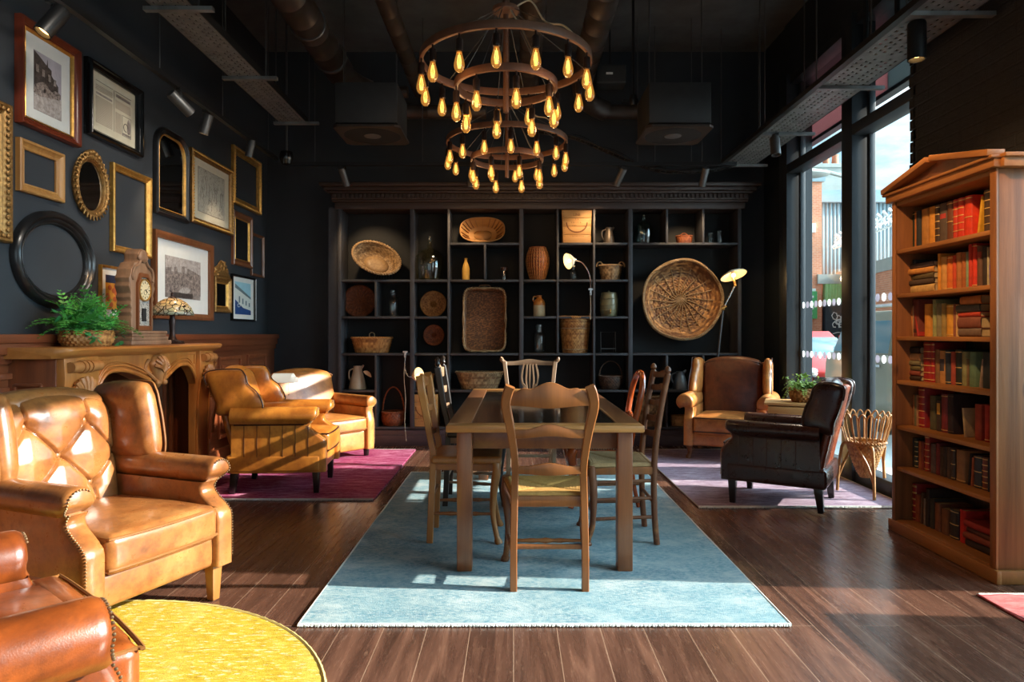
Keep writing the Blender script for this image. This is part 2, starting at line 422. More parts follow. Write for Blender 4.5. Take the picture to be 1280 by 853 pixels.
# ================================================================== SETTING
LX, RX, BY, CZ, FY = -2.85, 2.96, 7.90, 4.5, -3.0
def floor_mat():
    t = NT('dark_oak_floorboards')
    v = t.map(rot=(0, 0, PI/2))
    b = t.n('ShaderNodeTexBrick'); b.offset = .37; b.offset_frequency = 2; b.squash = 1
    b.inputs['Scale'].default_value = 1; b.inputs['Brick Width'].default_value = 2.1; b.inputs['Row Height'].default_value = .1805
    b.inputs['Mortar Size'].default_value = .0013; b.inputs['Mortar Smooth'].default_value = .1; b.inputs['Bias'].default_value = 0
    b.inputs['Color1'].default_value = (0, 0, 0, 1); b.inputs['Color2'].default_value = (1, 1, 1, 1); b.inputs['Mortar'].default_value = (.5, .5, .5, 1)
    t.l(v, b.inputs['Vector'])
    g = t.noise(t.map(scale=(1, .07, 1)), 9, 6, .7, 1.5); g2 = t.noise(t.map(scale=(1, .05, 1)), 60, 4, .75); pore = t.noise(t.map(scale=(1, .25, 1)), 34, 5, .8)
    c = t.ramp(g, [(.3, lin(62, 41, 33)), (.5, lin(94, 63, 50)), (.7, lin(126, 88, 70))])
    c = t.mix(.45, c, t.mix(b.outputs['Color'], (.55, .52, .5, 1), (1.15, 1.12, 1.1, 1)), 'MULTIPLY')
    c = t.mix(.45, c, t.mix(g2, (.3, .3, .3, 1), (1.1, 1.1, 1.1, 1)), 'MULTIPLY')
    c = t.mix(t.ramp(pore, [(.58, (0, 0, 0)), (.72, (.55, .55, .55))]), c, lin(146, 110, 88))
    c = t.mix(b.outputs['Fac'], c, lin(158, 128, 106))  # pale seams: light caught by the board edges, painted into the colour
    r = t.math('ADD', t.math('MULTIPLY', g2, .2), .16)
    h = t.math('SUBTRACT', g2, t.math('MULTIPLY', b.outputs['Fac'], 2))
    return t.pbr(c, r, 0, t.bump(h, .12, .004))
M['floor'] = floor_mat()
m = MB(); m.box((0, (FY+8.1)/2, -.1), (6.6, 8.1-FY, .2)); m.M = None
struct(m, 'floor', M['floor'])
m = MB(); m.box((0, (FY+8.1)/2, CZ+.1), (6.6, 8.1-FY, .2))
struct(m, 'ceiling', M['ceil'])
m = MB(); m.box((LX-.1, (FY+8.1)/2, CZ/2), (.2, 8.1-FY, CZ)); struct(m, 'wall_left', M['wall'])
m = MB(); m.box((0, BY+.1, CZ/2), (6.6, .2, CZ)); struct(m, 'wall_back', M['wall'])

def brick_black():
    t = NT('black_painted_brick'); v = t.map(rot=(PI/2, 0, PI/2))
    b = t.n('ShaderNodeTexBrick'); b.inputs['Scale'].default_value = 1; b.inputs['Brick Width'].default_value = .225; b.inputs['Row Height'].default_value = .075
    b.inputs['Mortar Size'].default_value = .008; b.inputs['Mortar Smooth'].default_value = .4
    mp = t.n('ShaderNodeSeparateXYZ'); t.l(t.co.outputs['Object'], mp.inputs[0])
    cb = t.n('ShaderNodeCombineXYZ'); t.l(mp.outputs[1], cb.inputs[0]); t.l(mp.outputs[2], cb.inputs[1]); t.l(cb.outputs[0], b.inputs['Vector'])
    n = t.noise(t.map(), 22, 6, .75)
    c = t.ramp(n, [(.3, lin(20, 22, 23)), (.75, lin(40, 42, 43))])
    h = t.math('SUBTRACT', t.math('MULTIPLY', n, .7), b.outputs['Fac'])
    return t.pbr(c, .6, 0, t.bump(h, .8, .02))
M['brickblack'] = brick_black()
# right wall: brick pier behind the bookcase, toothed edge, end piece near the back wall, header, near wall
m = MB()
m.box((2.93, 3.98, CZ/2), (.40, 1.36, CZ))
for k in range(60):
    z = .0375+k*.075
    if z > CZ-.05: break
    m.box((2.84, 4.66+(.028 if k % 2 else .012)*R.uniform(.3, 1.2), z), (.22, .06, .066))
struct(m, 'wall_right_pier', M['brickblack'], weld=False)
m = MB(); m.box((3.03, 7.57, CZ/2), (.26, .70, CZ)); m.box((3.02, 5.9, (3.86+CZ)/2), (.28, 2.7, CZ-3.86)); struct(m, 'wall_right_end', M['frame'])
m = MB(); m.box((3.03, -1.5, CZ/2), (.2, 3.2, CZ)); m.box((2.99, 1.52, .36), (.14, 2.75, .72)); m.box((3.03, 1.7, (3.35+CZ)/2), (.2, 3.3, CZ-3.35)); struct(m, 'wall_right_near_and_blocker', M['wall'])  # low wall under the unseen window is added to cast the floor shadow
m = MB()
for x0, x1 in ((-3.1, -2.4), (2.4, 3.1)): m.box(((x0+x1)/2, FY-.1, CZ/2), (x1-x0, .2, CZ))
m.box((0, FY-.1, 3.95), (5, .2, 1.1)); struct(m, 'wall_front', M['wall'])

# ---- windows: posts, transom, sill, panes
m = MB()
for y0, y1 in ((5.65, 5.83), (7.0, 7.2)): m.box((2.88, (y0+y1)/2, 1.95), (.16, y1-y0, 3.9))
m.box((2.88, 5.9, 2.925), (.158, 2.6, .09)); m.box((2.90, 5.9, .06), (.14, 2.6, .12)); m.box((2.905, 5.9, 3.84), (.14, 2.6, .08))
for y in (5.62, 5.86, 4.74, 6.97, 7.23): m.box((2.945, y, 1.95), (.05, .05, 3.9))
for y in (5.2, 6.42): m.box((2.945, y, 3.50), (.035, 1.05, .03))
struct(m, 'window_1_frame', M['frame'], bevel=.004)
for nm, (y0, y1) in (('window_1', (4.74, 5.65)), ('window_2', (5.83, 7.0))):
    m = MB(); m.box((2.952, (y0+y1)/2, 1.50), (.012, y1-y0, 2.78)); m.box((2.952, (y0+y1)/2, 3.39), (.012, y1-y0, .84)); struct(m, nm, M['window'])
m = MB()
for y in (.13, 3.26): m.box((2.95, y, 1.68), (.12, .09, 3.36))
m.box((2.95, 1.7, .05), (.12, 3.2, .1)); m.box((2.95, 1.7, 3.33), (.12, 3.2, .08)); struct(m, 'window_3_frame', M['frame'])
m = MB(); m.box((2.96, 1.7, 1.7), (.012, 3.1, 3.2)); struct(m, 'window_3', M['window'])
m = MB()
for x in (-2.4, -.8, .8, 2.4): m.box((x, FY-.1, 1.7), (.1, .12, 3.4))
m.box((0, FY-.1, .06), (4.8, .12, .12)); struct(m, 'added_window_4_frame', M['frame'])
m = MB(); m.box((0, FY-.1, 1.75), (4.8, .012, 3.3)); struct(m, 'added_window_4', M['window'])  # unseen window behind the camera, added to let in more sky light
# rows of white safety dots stuck on the panes
def transl(name, c):
    t = NT(name); a = t.n('ShaderNodeBsdfTranslucent'); b = t.n('ShaderNodeBsdfDiffuse'); a.inputs[0].default_value = c; b.inputs[0].default_value = c
    mx = t.n('ShaderNodeMixShader'); mx.inputs[0].default_value = .4; t.l(a.outputs[0], mx.inputs[1]); t.l(b.outputs[0], mx.inputs[2]); t.l(mx.outputs[0], t.out.inputs[0]); return t.m
dot = transl('white_glass_film', lin(236, 238, 238)); dotg = transl('grey_glass_film', lin(176, 172, 180))

for z in (1.525, 1.03):
    for k in range(23):
        y = 4.86+k*.094
        if 5.6 < y < 5.9: continue
        m = MB(); m.lathe([(.033, 0), (.033, .0015)], 16, M=Tr(2.944, y, z) @ Ry(-PI/2)); m.build('safety_dot', dot if k % 2 == 0 else dotg, bpy.data.objects['window_1' if y < 5.7 else 'window_2'])
# translucent fascia board outside above the glazing
def transl(name, c):
    t = NT(name); a = t.n('ShaderNodeBsdfTranslucent'); b = t.n('ShaderNodeBsdfDiffuse'); a.inputs[0].default_value = c; b.inputs[0].default_value = c
    mx = t.n('ShaderNodeMixShader'); mx.inputs[0].default_value = .5; t.l(a.outputs[0], mx.inputs[1]); t.l(b.outputs[0], mx.inputs[2]); t.l(mx.outputs[0], t.out.inputs[0]); return t.m
M['fpink'] = transl('pink_fascia_panel', lin(160, 126, 128)); M['fgrey'] = transl('grey_fascia_panel', lin(112, 120, 122))
f = thing('shop_fascia', 'pink and grey shop fascia board outside, above the tall window', 'shop fascia', (3.2, 5.9, 3.26))
with world():
    m = MB(); m.box((3.2, 6.75, 3.85), (.04, 1.9, 1.18)); m.build('fascia_panel', M['fpink'], f, label='pink fascia panel')
    m = MB(); m.box((3.2, 4.95, 3.85), (.04, 1.7, 1.18)); m.build('fascia_panel', M['fgrey'], f, label='grey fascia panel')
    m = MB(); m.box((3.19, 5.9, 3.275), (.08, 3.6, .035)); m.build('fascia_rail', M['frame'], f)

# ---- wainscot panelling on the left wall
m = MB()
m.box((-2.81, 3.5, .6), (.08, 8.8, 1.2))
m.box((-2.785, 3.5, 1.205), (.15, 8.8, .05)); m.box((-2.79, 3.5, 1.15), (.12, 8.8, .07)); m.box((-2.80, 3.5, 1.09), (.10, 8.8, .05))
m.box((-2.785, 3.5, .08), (.11, 8.8, .16))
m.mi = 1
for k in range(12):
    y = -.35+k*.70
    for z0, z1 in ((.26, 1.0),):
        for (yy, zz, ly, lz) in ((y, z0, .5, .035), (y, z1, .5, .035), (y-.25, (z0+z1)/2, .035, z1-z0+.035), (y+.25, (z0+z1)/2, .035, z1-z0+.035)):
            m.box((-2.762, yy, zz), (.03, ly, lz))
        m.box((-2.765, y, (z0+z1)/2), (.012, .38, z1-z0-.12))
struct(m, 'trim_1', [M['mahogX'], M['mahog']], bevel=.006, bseg=2, weld=False)

# ================================================================== OUTSIDE
def brick_red():
    t = NT('red_street_brick'); mp = t.n('ShaderNodeSeparateXYZ'); t.l(t.co.outputs['Object'], mp.inputs[0])
    cb = t.n('ShaderNodeCombineXYZ'); t.l(t.math('ADD', mp.outputs[0], mp.outputs[1]), cb.inputs[0]); t.l(mp.outputs[2], cb.inputs[1])
    b = t.n('ShaderNodeTexBrick'); b.inputs['Scale'].default_value = 1; b.inputs['Brick Width'].default_value = .24; b.inputs['Row Height'].default_value = .085; b.inputs['Mortar Size'].default_value = .008
    b.inputs['Color1'].default_value = lin(214, 134, 100); b.inputs['Color2'].default_value = lin(230, 154, 116); b.inputs['Mortar'].default_value = lin(220, 184, 160)
    t.l(cb.outputs[0], b.inputs['Vector']); n = t.noise(t.map(), .7, 5)
    return t.pbr(t.mix(.4, b.outputs[0], t.ramp(n, [(.3, (.6, .55, .5)), (.7, (1.1, 1.05, 1))]), 'MULTIPLY'), .85)
M['brick'] = brick_red()
M['road'] = flat('pale_asphalt', lin(150, 152, 150), .9, var=.1, nscale=3); M['pave'] = flat('pale_pavement', lin(190, 194, 192), .85, var=.06, nscale=2)
M['clad'] = flat('blue_grey_cladding', lin(150, 172, 180), .95, var=.06, nscale=1); M['conc'] = flat('pale_concrete', lin(178, 180, 172), .85, var=.1, nscale=2)
M['shop'] = flat('black_shopfront', lin(48, 60, 68), .6); M['sgreen'] = flat('green_sign', lin(80, 170, 100), .6); M['agreen'] = flat('pale_green_shutter', lin(170, 214, 146), .6); M['white'] = flat('white_paint', lin(232, 234, 232), .6, var=.03)
G = -.16
m = MB(); m.box((30, 22, G-.1), (54, 90, .2)); struct(m, 'street', M['road'])
m = MB(); m.box((3.9, 10, G/2-.03), (1.7, 60, -G-.02)); struct(m, 'pavement', M['pave'])
def row(u): return V(15.0+u*.0, u, 0)
b = thing('warehouse', 'blue grey corrugated warehouse over a brick street wall', 'building', (16, 30, G))
with world():
    m = MB()
    n = 70
    pts = []
    for k in range(n):
        x = 15.1+k*.19
        for dx, dy in ((0, 0), (.06, 0), (.08, -.05), (.16, -.05), (.18, 0)): pts.append((x+dx, dy))
    vs = [(x, 34+d, 3.5) for x, d in pts] + [(x, 34+d, 7.8) for x, d in pts]; L = len(pts)
    m.add(vs, [(i, i+1, L+i+1, L+i) for i in range(L-1)]); m.build('cladding', M['clad'], b, solid=.02)
    m = MB(); m.box((22, 35, 4), (14, 1.8, 8)); m.box((22, 34, 7.95), (14.4, .5, .34)); m.box((22, 35.4, 8.3), (14.2, 2.6, .3)); m.build('roof_edge', M['clad'], b)
    m = MB(); m.box((21.2, 33.6, 1.85), (13, .5, 4.1)); m.build('brick_wall', M['brick'], b)
    # street wall running away along the kerb
    A, Bp = at(1150, 420, 24.0), at(1046, 420, 33.4)
    d = (Bp-A).normalized(); nrm = V(d.y, -d.x, 0)
    def wl(mm, s0, s1, z0, z1, th, off=0):
        p, q = A+d*s0, A+d*s1; o = -nrm*th
        if nrm.x < 0: o = nrm*-th
        e = V(0, 0, 0) - (nrm*off if nrm.x > 0 else -nrm*off)
        vv = [p+e, q+e, q+e+nrm*th, p+e+nrm*th]
        mm.add([(w.x, w.y, z0) for w in vv]+[(w.x, w.y, z1) for w in vv], [(3,2,1,0),(4,5,6,7),(0,1,5,4),(1,2,6,5),(2,3,7,6),(3,0,4,7)])
    Ln = (Bp-A).length
    m = MB(); wl(m, -9, Ln, G, 3.75, .4); m.build('brick_wall', M['brick'], b)
    m = MB(); wl(m, -9, Ln, 3.75, 4.25, .45, .03); m.build('coping', M['conc'], b)
    m = MB()
    for k in range(26):
        p = A+d*(-6+k*.62)
        m.tube([p+V(0, 0, 4.62)+(d*math.cos(t*.8)*.42+V(0, 0, 1)*math.sin(t*.8)*.36+nrm*math.sin(t*1.7)*.2) for t in range(9)], .035, 4)
    o = m.build('razor_wire', M['white'], b); o['kind'] = 'stuff'
g = thing('brick_gable', 'red brick gable end with stepped parapet across the street', 'building', (14, 33, G))
with world():
    m = MB(); m.box((12.2, 34, 4.0), (5.0, 2, 8.3)); m.box((14.35, 33.6, 4.2), (.75, 2, 8.7)); m.build('wall', M['brick'], g)
    m = MB(); m.box((14.35, 33.6, 8.65), (1.0, 2.2, .26)); m.box((12.0, 34, 8.25), (4.6, 2.2, .2)); m.build('coping', M['clad'], g)
    m = MB(); m.box((13.95, 32.9, 1.0), (.5, .2, 2.2)); m.build('doorway', M['shop'], g)
    for z in (6.3, 2.9+.3):
        m = MB(); m.box((14.25, 32.55, z), (.3, .1, .42)); m.build('alarm_box', M['white'], g)
s = thing('green_shop_sign', 'small green shop sign with white marks on the brick gable', 'sign', (13.8, 32.6, 2.2))
with world():
    m = MB(); m.box((14.0, 32.48, 2.62), (.85, .12, 1.3)); m.build('board', M['sgreen'], s)
    m = MB()
    for k in range(4): m.box((14.08+.06*(k % 2), 32.41, 2.2+k*.27), (.22, .02, .1))
    m.build('white_lettering', M['white'], s)
s = thing('shopfront', 'black shopfront with pale green shutter head and white chalk drawing', 'shop', (15.4, 32, G))
with world():
    m = MB(); m.box((15.75, 32.7, 1.3), (1.75, .3, 2.9)); m.build('panel', M['shop'], s)
    m = MB(); m.box((15.75, 32.7, 3.2), (1.75, .28, .9))
    for k in range(12): m.box((14.95+k*.145, 32.54, 3.2), (.06, .05, .9))
    m.build('shutter', M['agreen'], s)
    m = MB(); m.box((15.6, 32.7, 3.86), (2.2, .4, .45)); m.build('lintel', M['conc'], s)
    m = MB(); r2 = random.Random(3)
    for k in range(16):
        c = V(15.75+r2.uniform(-.45, .45), 32.52, 1.95+r2.uniform(-.3, .3))
        m.tube([c+V(math.cos(t)*r2.uniform(.08, .2), 0, math.sin(t)*r2.uniform(.08, .2)) for t in range(6)], .022, 4)
    m.tube(smooth([(15.2, 32.52, 1.25), (15.5, 32.52, 1.32), (15.8, 32.52, 1.24), (16.2, 32.52, 1.3)]), .018, 4)
    m.build('chalk_drawing', M['white'], s)
s = thing('chimney_stack', 'grey chimney stack with pots above the warehouse roof', 'chimney', (17, 38, 8))
with world():
    m = MB(); m.box((17.4, 38, 9.4), (1.9, 1, 2.4)); m.box((17.4, 38, 10.5), (2.1, 1.2, .2)); m.build('stack', M['conc'], s)
    m = MB()
    for x in (16.9, 17.4, 17.9): m.lathe([(.2, 0), (.16, .5), (.2, .6)], 10, (x, 38, 10.6))
    m.build('pots', M['brick'], s)
s = thing('street_lamp', 'grey street lamp reaching over the road on a long arm', 'street lamp', (12.9, 25, G))
with world():
    m = MB(); q = at(1003, 217, 25); e = at(1056, 221, 25)
    m.tube([q+V(.9, 0, .05), e, e+V(.6, 0, -.15)], .07, 6); m.cyl(e+V(.6, 0, -.15), V(e.x+.6, 25, G), .09, 8); m.build('pole', M['conc'], s)
    m = MB(); m.ball(q+V(.2, 0, 0), 1, 12, 6, sq=(.85, .35, .17)); m.build('lantern', M['conc'], s)

def car(name, label, loc, rz, L, W, Ht, kind, body, glassm, plate=None):
    c = thing(name, label, 'car', loc, rz)
    def prof(h0, pts): return [(y, z) for y, z in pts]
    suv = kind == 'suv'
    # front of the car is local -y
    low = [(-L/2, .38), (-L/2+.02, .62), (-L/2+.12, .80 if not suv else .98), (-L/2+1.05, .95 if not suv else 1.08), (L/2-.5, 1.0 if not suv else 1.1), (L/2-.06, .9 if not suv else 1.05), (L/2, .5), (L/2-.08, .26), (-L/2+.1, .24)]
    m = MB(); P = sm2([(a, b) for a, b in low], 4)
    m.prism(P, W, M=Tr(W/2, 0, 0) @ Rz(PI/2)); m.build('body', body, c, bevel=.07, bseg=3, bang=50)
    zt = Ht; zb = .93 if not suv else 1.06
    def cabin(mm, e, zlo, zhi):
        y0, y1, y2, y3 = (-L/2+1.0, -L/2+1.85, L/2-.95, L/2-.15) if not suv else (-L/2+1.1, -L/2+1.75, L/2-.35, L/2-.08)
        def sec(z): 
            t = (z-zb)/(zt-zb); return (y0+(y1-y0)*t, y3+(y2-y3)*t, (W/2-.06-.14*t)+e)
        vs = []
        for z in (zlo, zhi):
            a, b_, w = sec(z); vs += [(-w, a-e, z), (w, a-e, z), (w, b_+e, z), (-w, b_+e, z)]
        mm.add(vs, [(3,2,1,0),(4,5,6,7),(0,1,5,4),(1,2,6,5),(2,3,7,6),(3,0,4,7)])
        return sec
    m = MB(); cabin(m, 0, zb-.05, zt); m.build('cabin', body, c, bevel=.06, bseg=3)
    m = MB(); sec = cabin(m, .004, zb+.05, zt-.12); m.build('windows', glassm, c, bevel=.03)
    m = MB()
    for y in ([-.5, .55] if not suv else [-.55, .45, 1.3]):
        for sg in (-1, 1):
            w0, w1 = W/2-.05, W/2-.17
            m.tube([(sg*w0, y, zb), (sg*w1, y+.05, zt-.08)], .045, 6)
    m.build('pillar', body, c)
    for sy in (-L/2+.82, L/2-.8):
        for sg in (-1, 1):
            m = MB(); m.lathe([(.2, -.1), (.31, -.1), (.335, -.06), (.335, .06), (.31, .1), (.2, .1)], 24, M=Tr(sg*(W/2-.1), sy, .33) @ Ry(PI/2), mi=0)
            m.lathe([(.0, -.09), (.2, -.085), (.2, .085), (0, .09)], 16, M=Tr(sg*(W/2-.1), sy, .33) @ Ry(PI/2), mi=1); m.build('wheel', [M['rubber'], M['grey']], c)
    for sg in (-1, 1):
        m = MB(); m.ball((sg*(W/2-.3), -L/2+.09, .70 if not suv else .82), 1, 12, 6, sq=(.24, .1, .11)); m.build('headlight', M['chrome'], c)
        m = MB(); m.ball((sg*(W/2+.08), -L/2+1.35, zb+.06), 1, 10, 6, sq=(.11, .07, .08)); m.build('door_mirror', body, c)
        if suv:
            m = MB(); m.tube([(sg*(W/2-.24), -.9, zt-.02), (sg*(W/2-.24), -.8, zt+.07), (sg*(W/2-.24), L/2-.6, zt+.07), (sg*(W/2-.24), L/2-.5, zt-.02)], .025, 6); m.build('roof_rail', M['chrome'], c)
            m = MB()
            for y in (-.3, .7): m.box((sg*(W/2+.005), y, .96), (.03, .2, .035))
            m.build('door_handle', M['chrome'], c)
    m = MB(); m.box((0, -L/2+.0, .58), (1.0, .05, .12)); m.build('grille', M['black'], c)
    if plate:
        m = MB(); m.box((0, -L/2-.03, .44), (.56, .03, .13)); m.box((-.25, -L/2-.035, .44), (.06, .03, .125), mi=1)
        pl = m.build('number_plate', [M['white'], flat('plate_blue', lin(30, 70, 170), .5)], c)
        cu = bpy.data.curves.new('plate_text', 'FONT'); cu.body = plate; cu.size = .13; cu.align_x = 'CENTER'; cu.align_y = 'CENTER'; cu.extrude = .002
        to = bpy.data.objects.new('plate_text', cu); COL.objects.link(to); me = bpy.data.meshes.new_from_object(to.evaluated_get(bpy.context.evaluated_depsgraph_get()))
        COL.objects.unlink(to); bpy.data.objects.remove(to)
        me.materials.clear(); me.materials.append(M['black']); to = bpy.data.objects.new('registration', me); COL.objects.link(to); to.parent = pl
        to.location = (-.12, -L/2-.05, .44); to.rotation_euler = (PI/2, 0, 0)
    return c
M['carred'] = flat('red_car_paint', lin(190, 34, 34), .4, var=.03, coat=.35); M['carbeige'] = flat('champagne_car_paint', lin(150, 138, 112), .45, 0, var=.03, coat=.25)
M['carglass'] = flat('tinted_car_glass', lin(96, 124, 132), .08, .3, var=.05)
car('parked_hatchback', 'red hatchback parked facing the room, seen through the far window pane', (5.75, 13.9, G), 0, 3.9, 1.72, 1.45, 'hatch', M['carred'], M['carglass'], '01')
car('parked_estate_car', 'champagne off-road estate car with roof rails parked beside the pavement', (5.85, 8.6, G), 0, 4.5, 1.8, 1.72, 'suv', M['carbeige'], M['carglass'])

# ================================================================== CEILING SERVICES
def duct(label, pts, r, name='spiral_duct', seam=.3):
    t = thing(name, label, 'duct', pts[0])
    with world():
        m = MB(); P = []; rr = []
        for a, b in zip(pts[:-1], pts[1:]):
            a, b = V(*a), V(*b); n = max(2, int((b-a).length/seam))
            for k in range(n):
                p = a+(b-a)*(k/n); e = (b-a).normalized()*.012
                P += [p, p+e*.4, p+e*.8, p+e*1.2]; rr += [r, r*1.025, r*1.025, r]
        P.append(V(*pts[-1])); rr.append(r)
        m.tube(P, rr, 20); m.build('pipe', M['duct'], t, ang=60)
    return t
def elbow(a, c, b, k=6):
    return [V(*a)*(1-t)**2+V(*c)*2*t*(1-t)+V(*b)*t*t for t in [i/k for i in range(k+1)]]
d1 = duct('thick spiral duct running along the ceiling above the left rugs', [(-1.72, 1.5, 3.83), (-1.72, 6.75, 3.83)], .14)
with world():
    m = MB(); m.tube(elbow((-1.72, 6.75, 3.83), (-1.72, 7.05, 3.83), (-1.5, 7.1, 3.75)), .12, 16); m.tube([(-1.5, 7.1, 3.75), (-1.1, 7.1, 3.75)], .06, 12); m.build('elbow', M['duct'], d1)
    for y in (4.9, 5.7, 6.4):
        m = MB(); m.tube([(-1.72+.145*math.cos(q), y, 3.83+.145*math.sin(q)) for q in [PI*2*i/20 for i in range(20)]], .012, 6, closed=True); m.build('joint_band', M['grey'], d1)
duct('slim spiral duct running along the ceiling left of the chandeliers', [(-1.0, 1.5, 3.83), (-1.0, 7.3, 3.83)], .075)
duct('straight spiral duct running along the ceiling behind the chandelier rods', [(.16, 1.5, 3.85), (.16, 7.3, 3.85)], .105)
d4 = duct('spiral duct right of the chandeliers, bending into the cross duct', [(.70, 1.5, 3.83), (.70, 6.9, 3.83)], .115)
with world():
    m = MB(); m.tube(elbow((.70, 6.9, 3.83), (.70, 7.35, 3.72), (1.0, 7.42, 3.66)), .11, 18); m.build('elbow', M['duct'], d4)
duct('cross duct along the back wall, between the two air diffusers', [(-1.25, 7.45, 3.66), (-.3, 7.45, 3.66)], .078)
duct('short cross duct along the back wall, right of the chandeliers', [(1.0, 7.45, 3.66), (1.75, 7.45, 3.66)], .078)

def diffuser(label, x0, x1):
    xc = (x0+x1)/2; w = x1-x0; t = thing('air_diffuser', label, 'air vent', (xc, 6.34, 3.07), 0)
    m = MB(); m.box((0, 0, .22), (w*.92, .56, .36)); m.build('plenum_box', M['box'], t, bevel=.006)
    m = MB(); n = 40; vs = []; fs = []
    h = w/2
    for k in range(n):
        a = 2*PI*(k+.5)/n; c, s_ = math.cos(a), math.sin(a); q = h/max(abs(c), abs(s_))
        vs += [(c*h*.86, s_*h*.86, 0), (c*q, s_*q, 0), (c*q, s_*q, .02)]
    for k in range(n):
        a, b_ = k*3, ((k+1) % n)*3; fs += [(a, a+1, b_+1, b_), (a+1, a+2, b_+2, b_+1)]
    m.add(vs, fs)
    m.build('face_plate', M['duct'], t)
    m = MB(); m.lathe([(h*.86, .0), (h*.86, .03), (.0, .032)], 32); m.build('backing', M['rubber'], t)
    m = MB(); nb = 24
    for k in range(nb):
        m.box((h*.56, 0, .012), (h*.56, .034, .004), M=Rz(2*PI*k/nb) @ Rx(.5))
    m.lathe([(0, -.004), (h*.26, -.002), (h*.27, .01), (0, .012)], 24)
    m.build('swirl_vanes', M['pewter'], t)
    m = MB()
    for sx in (-.4, .4): m.cyl((sx*w, -.1, .4), (sx*w, -.1, CZ-3.07), .006, 6)
    m.build('hanger_rod', M['grey'], t)
    return t
diffuser('square swirl air diffuser hanging left of the chandeliers', -1.61, -1.01)
diffuser('square swirl air diffuser hanging right of the chandeliers', 1.18, 1.78)
t = thing('ceiling_speaker', 'dark box speaker with a small white badge near the ceiling', 'speaker', (1.03, 7.3, 3.9))
m = MB(); m.rbox((0, 0, .08), (.32, .22, .2), .02); m.build('cabinet', M['box'], t)
m = MB(); m.box((-.02, -.113, .08), (.07, .008, .022)); m.build('badge', M['white'], t)
m = MB(); m.cyl((0, 0, .16), (0, 0, CZ-3.9), .01, 6); m.build('bracket', M['black'], t)
t = thing('sensor_pendant', 'black sensor hanging on a long rod right of the chandeliers', 'sensor', (1.14, 6.5, CZ))
m = MB(); m.cyl((0, 0, 0), (0, 0, -1.02), .014, 8); m.build('rod', M['black'], t)
m = MB(); m.lathe([(0, -1.09), (.03, -1.09), (.045, -1.05), (.03, -.99), (.0, -.98)], 12); m.box((-.06, 0, -1.05), (.09, .03, .03)); m.build('sensor_head', M['black'], t)
t = thing('dome_camera', 'black dome camera hanging on a rod near the left corner', 'camera', (-2.33, 7.0, 3.05))
m = MB(); m.cyl((0, 0, .05), (0, 0, CZ-3.05), .012, 8); m.build('rod', M['grey'], t)
m = MB(); m.lathe([(0, -.09), (.045, -.075), (.065, -.03), (.07, .0), (.06, .05), (0, .07)], 18); m.build('dome', M['blackgloss'], t)

# ---- cable trays (real slots)
def tray(label, p0, p1, w, name='cable_tray', keep=.5):
    t = thing(name, label, 'cable tray', p0)
    a, b = V(*p0), V(*p1); L = (b-a).length; d = (b-a).normalized(); s_ = V(d.y, -d.x, 0).normalized()
    with world():
        m = MB(); nx, ny = 26, int(L/.012)
        vs = [a+d*(L*j/ny)+s_*(w*(i/nx-.5)) for j in range(ny+1) for i in range(nx+1)]; fs = []
        for j in range(ny):
            for i in range(nx):
                hole = i in (3, 7, 10, 15, 18, 22) and ((j+(2 if i in (7, 15, 22) else 0)) % 5 in (0, 1)) and j % 90 > 4
                if not hole: q = j*(nx+1)+i; fs.append((q, q+1, q+nx+2, q+nx+1))
        m.add(vs, fs); m.build('tray_base', M['steel'], t, solid=.003, recalc=False)
        for sg in (-1, 1):
            m = MB(); m.tube([a+s_*(sg*w/2)+V(0, 0, .025), b+s_*(sg*w/2)+V(0, 0, .025)], [(.028, .003)]*2, sec=SQ); m.build('side_rail', M['black'], t)
        k = .35
        while k < L:
            m = MB(); c = a+d*k; m.tube([c-s_*(w*.5+.05)+V(0, 0, -.015), c+s_*(w*.5+.12)+V(0, 0, -.015)], [(.012, .02)]*2, sec=SQ); k += 1.15; m.build('support_arm', M['steel'], t)
        k = .35
        while k < L:
            c = a+d*k; m = MB()
            for sg in (-1, 1): m.cyl(c+s_*sg*(w*.5+.03), V((c+s_*sg*(w*.5+.03)).x, c.y, CZ), .006, 6)
            m.build('hanger_rod', M['grey'], t); k += 1.15
        m = MB()
        for q in (-.08, -.02, .05): m.tube(smooth([a+d*(L*f)+s_*(q+R.uniform(-.02, .02))+V(0, 0, .02) for f in [i/10 for i in range(11)]], 3), .011, 6)
        m.build('cables', M['rubber'], t)
    return t
tray('perforated cable tray hanging along the tall window wall', (2.42, 1.2, 3.05), (2.42, 7.3, 3.05), .34)
tray('perforated cable tray hanging near the gallery wall on the left', (-2.12, 1.6, 3.27), (-2.12, 6.6, 3.27), .26)
t = thing('cable_ladder', 'drooping cable run over the shelving, joining the window side tray', 'cable tray', (1.5, 7.25, 3.1))
with world():
    m = MB(); cr = smooth([(2.35, 7.3, 3.03), (2.0, 7.28, 2.97), (1.5, 7.25, 2.98), (1.0, 7.2, 3.16), (.6, 7.15, 3.3), (.1, 7.1, 3.36)], 8)
    for o_ in (-.05, .05): m.tube([p+V(0, o_, 0) for p in cr], .012, 6)
    for k, p in enumerate(cr[::1]): m.tube([p+V(0, -.05, 0), p+V(0, .05, 0)], .007, 4)
    m.build('ladder', M['black'], t)
    m = MB()
    for k in range(3): m.tube([p+V(0, -.03+.03*k, .015+.01*math.sin(i*.9+k)) for i, p in enumerate(cr)], .011, 6)
    m.build('cables', M['rubber'], t)
    m = MB()
    for x in (1.5, 2.0): m.cyl((x, 7.25, 2.98), (x, 7.25, CZ), .006, 6)
    m.build('hanger_rod', M['grey'], t)

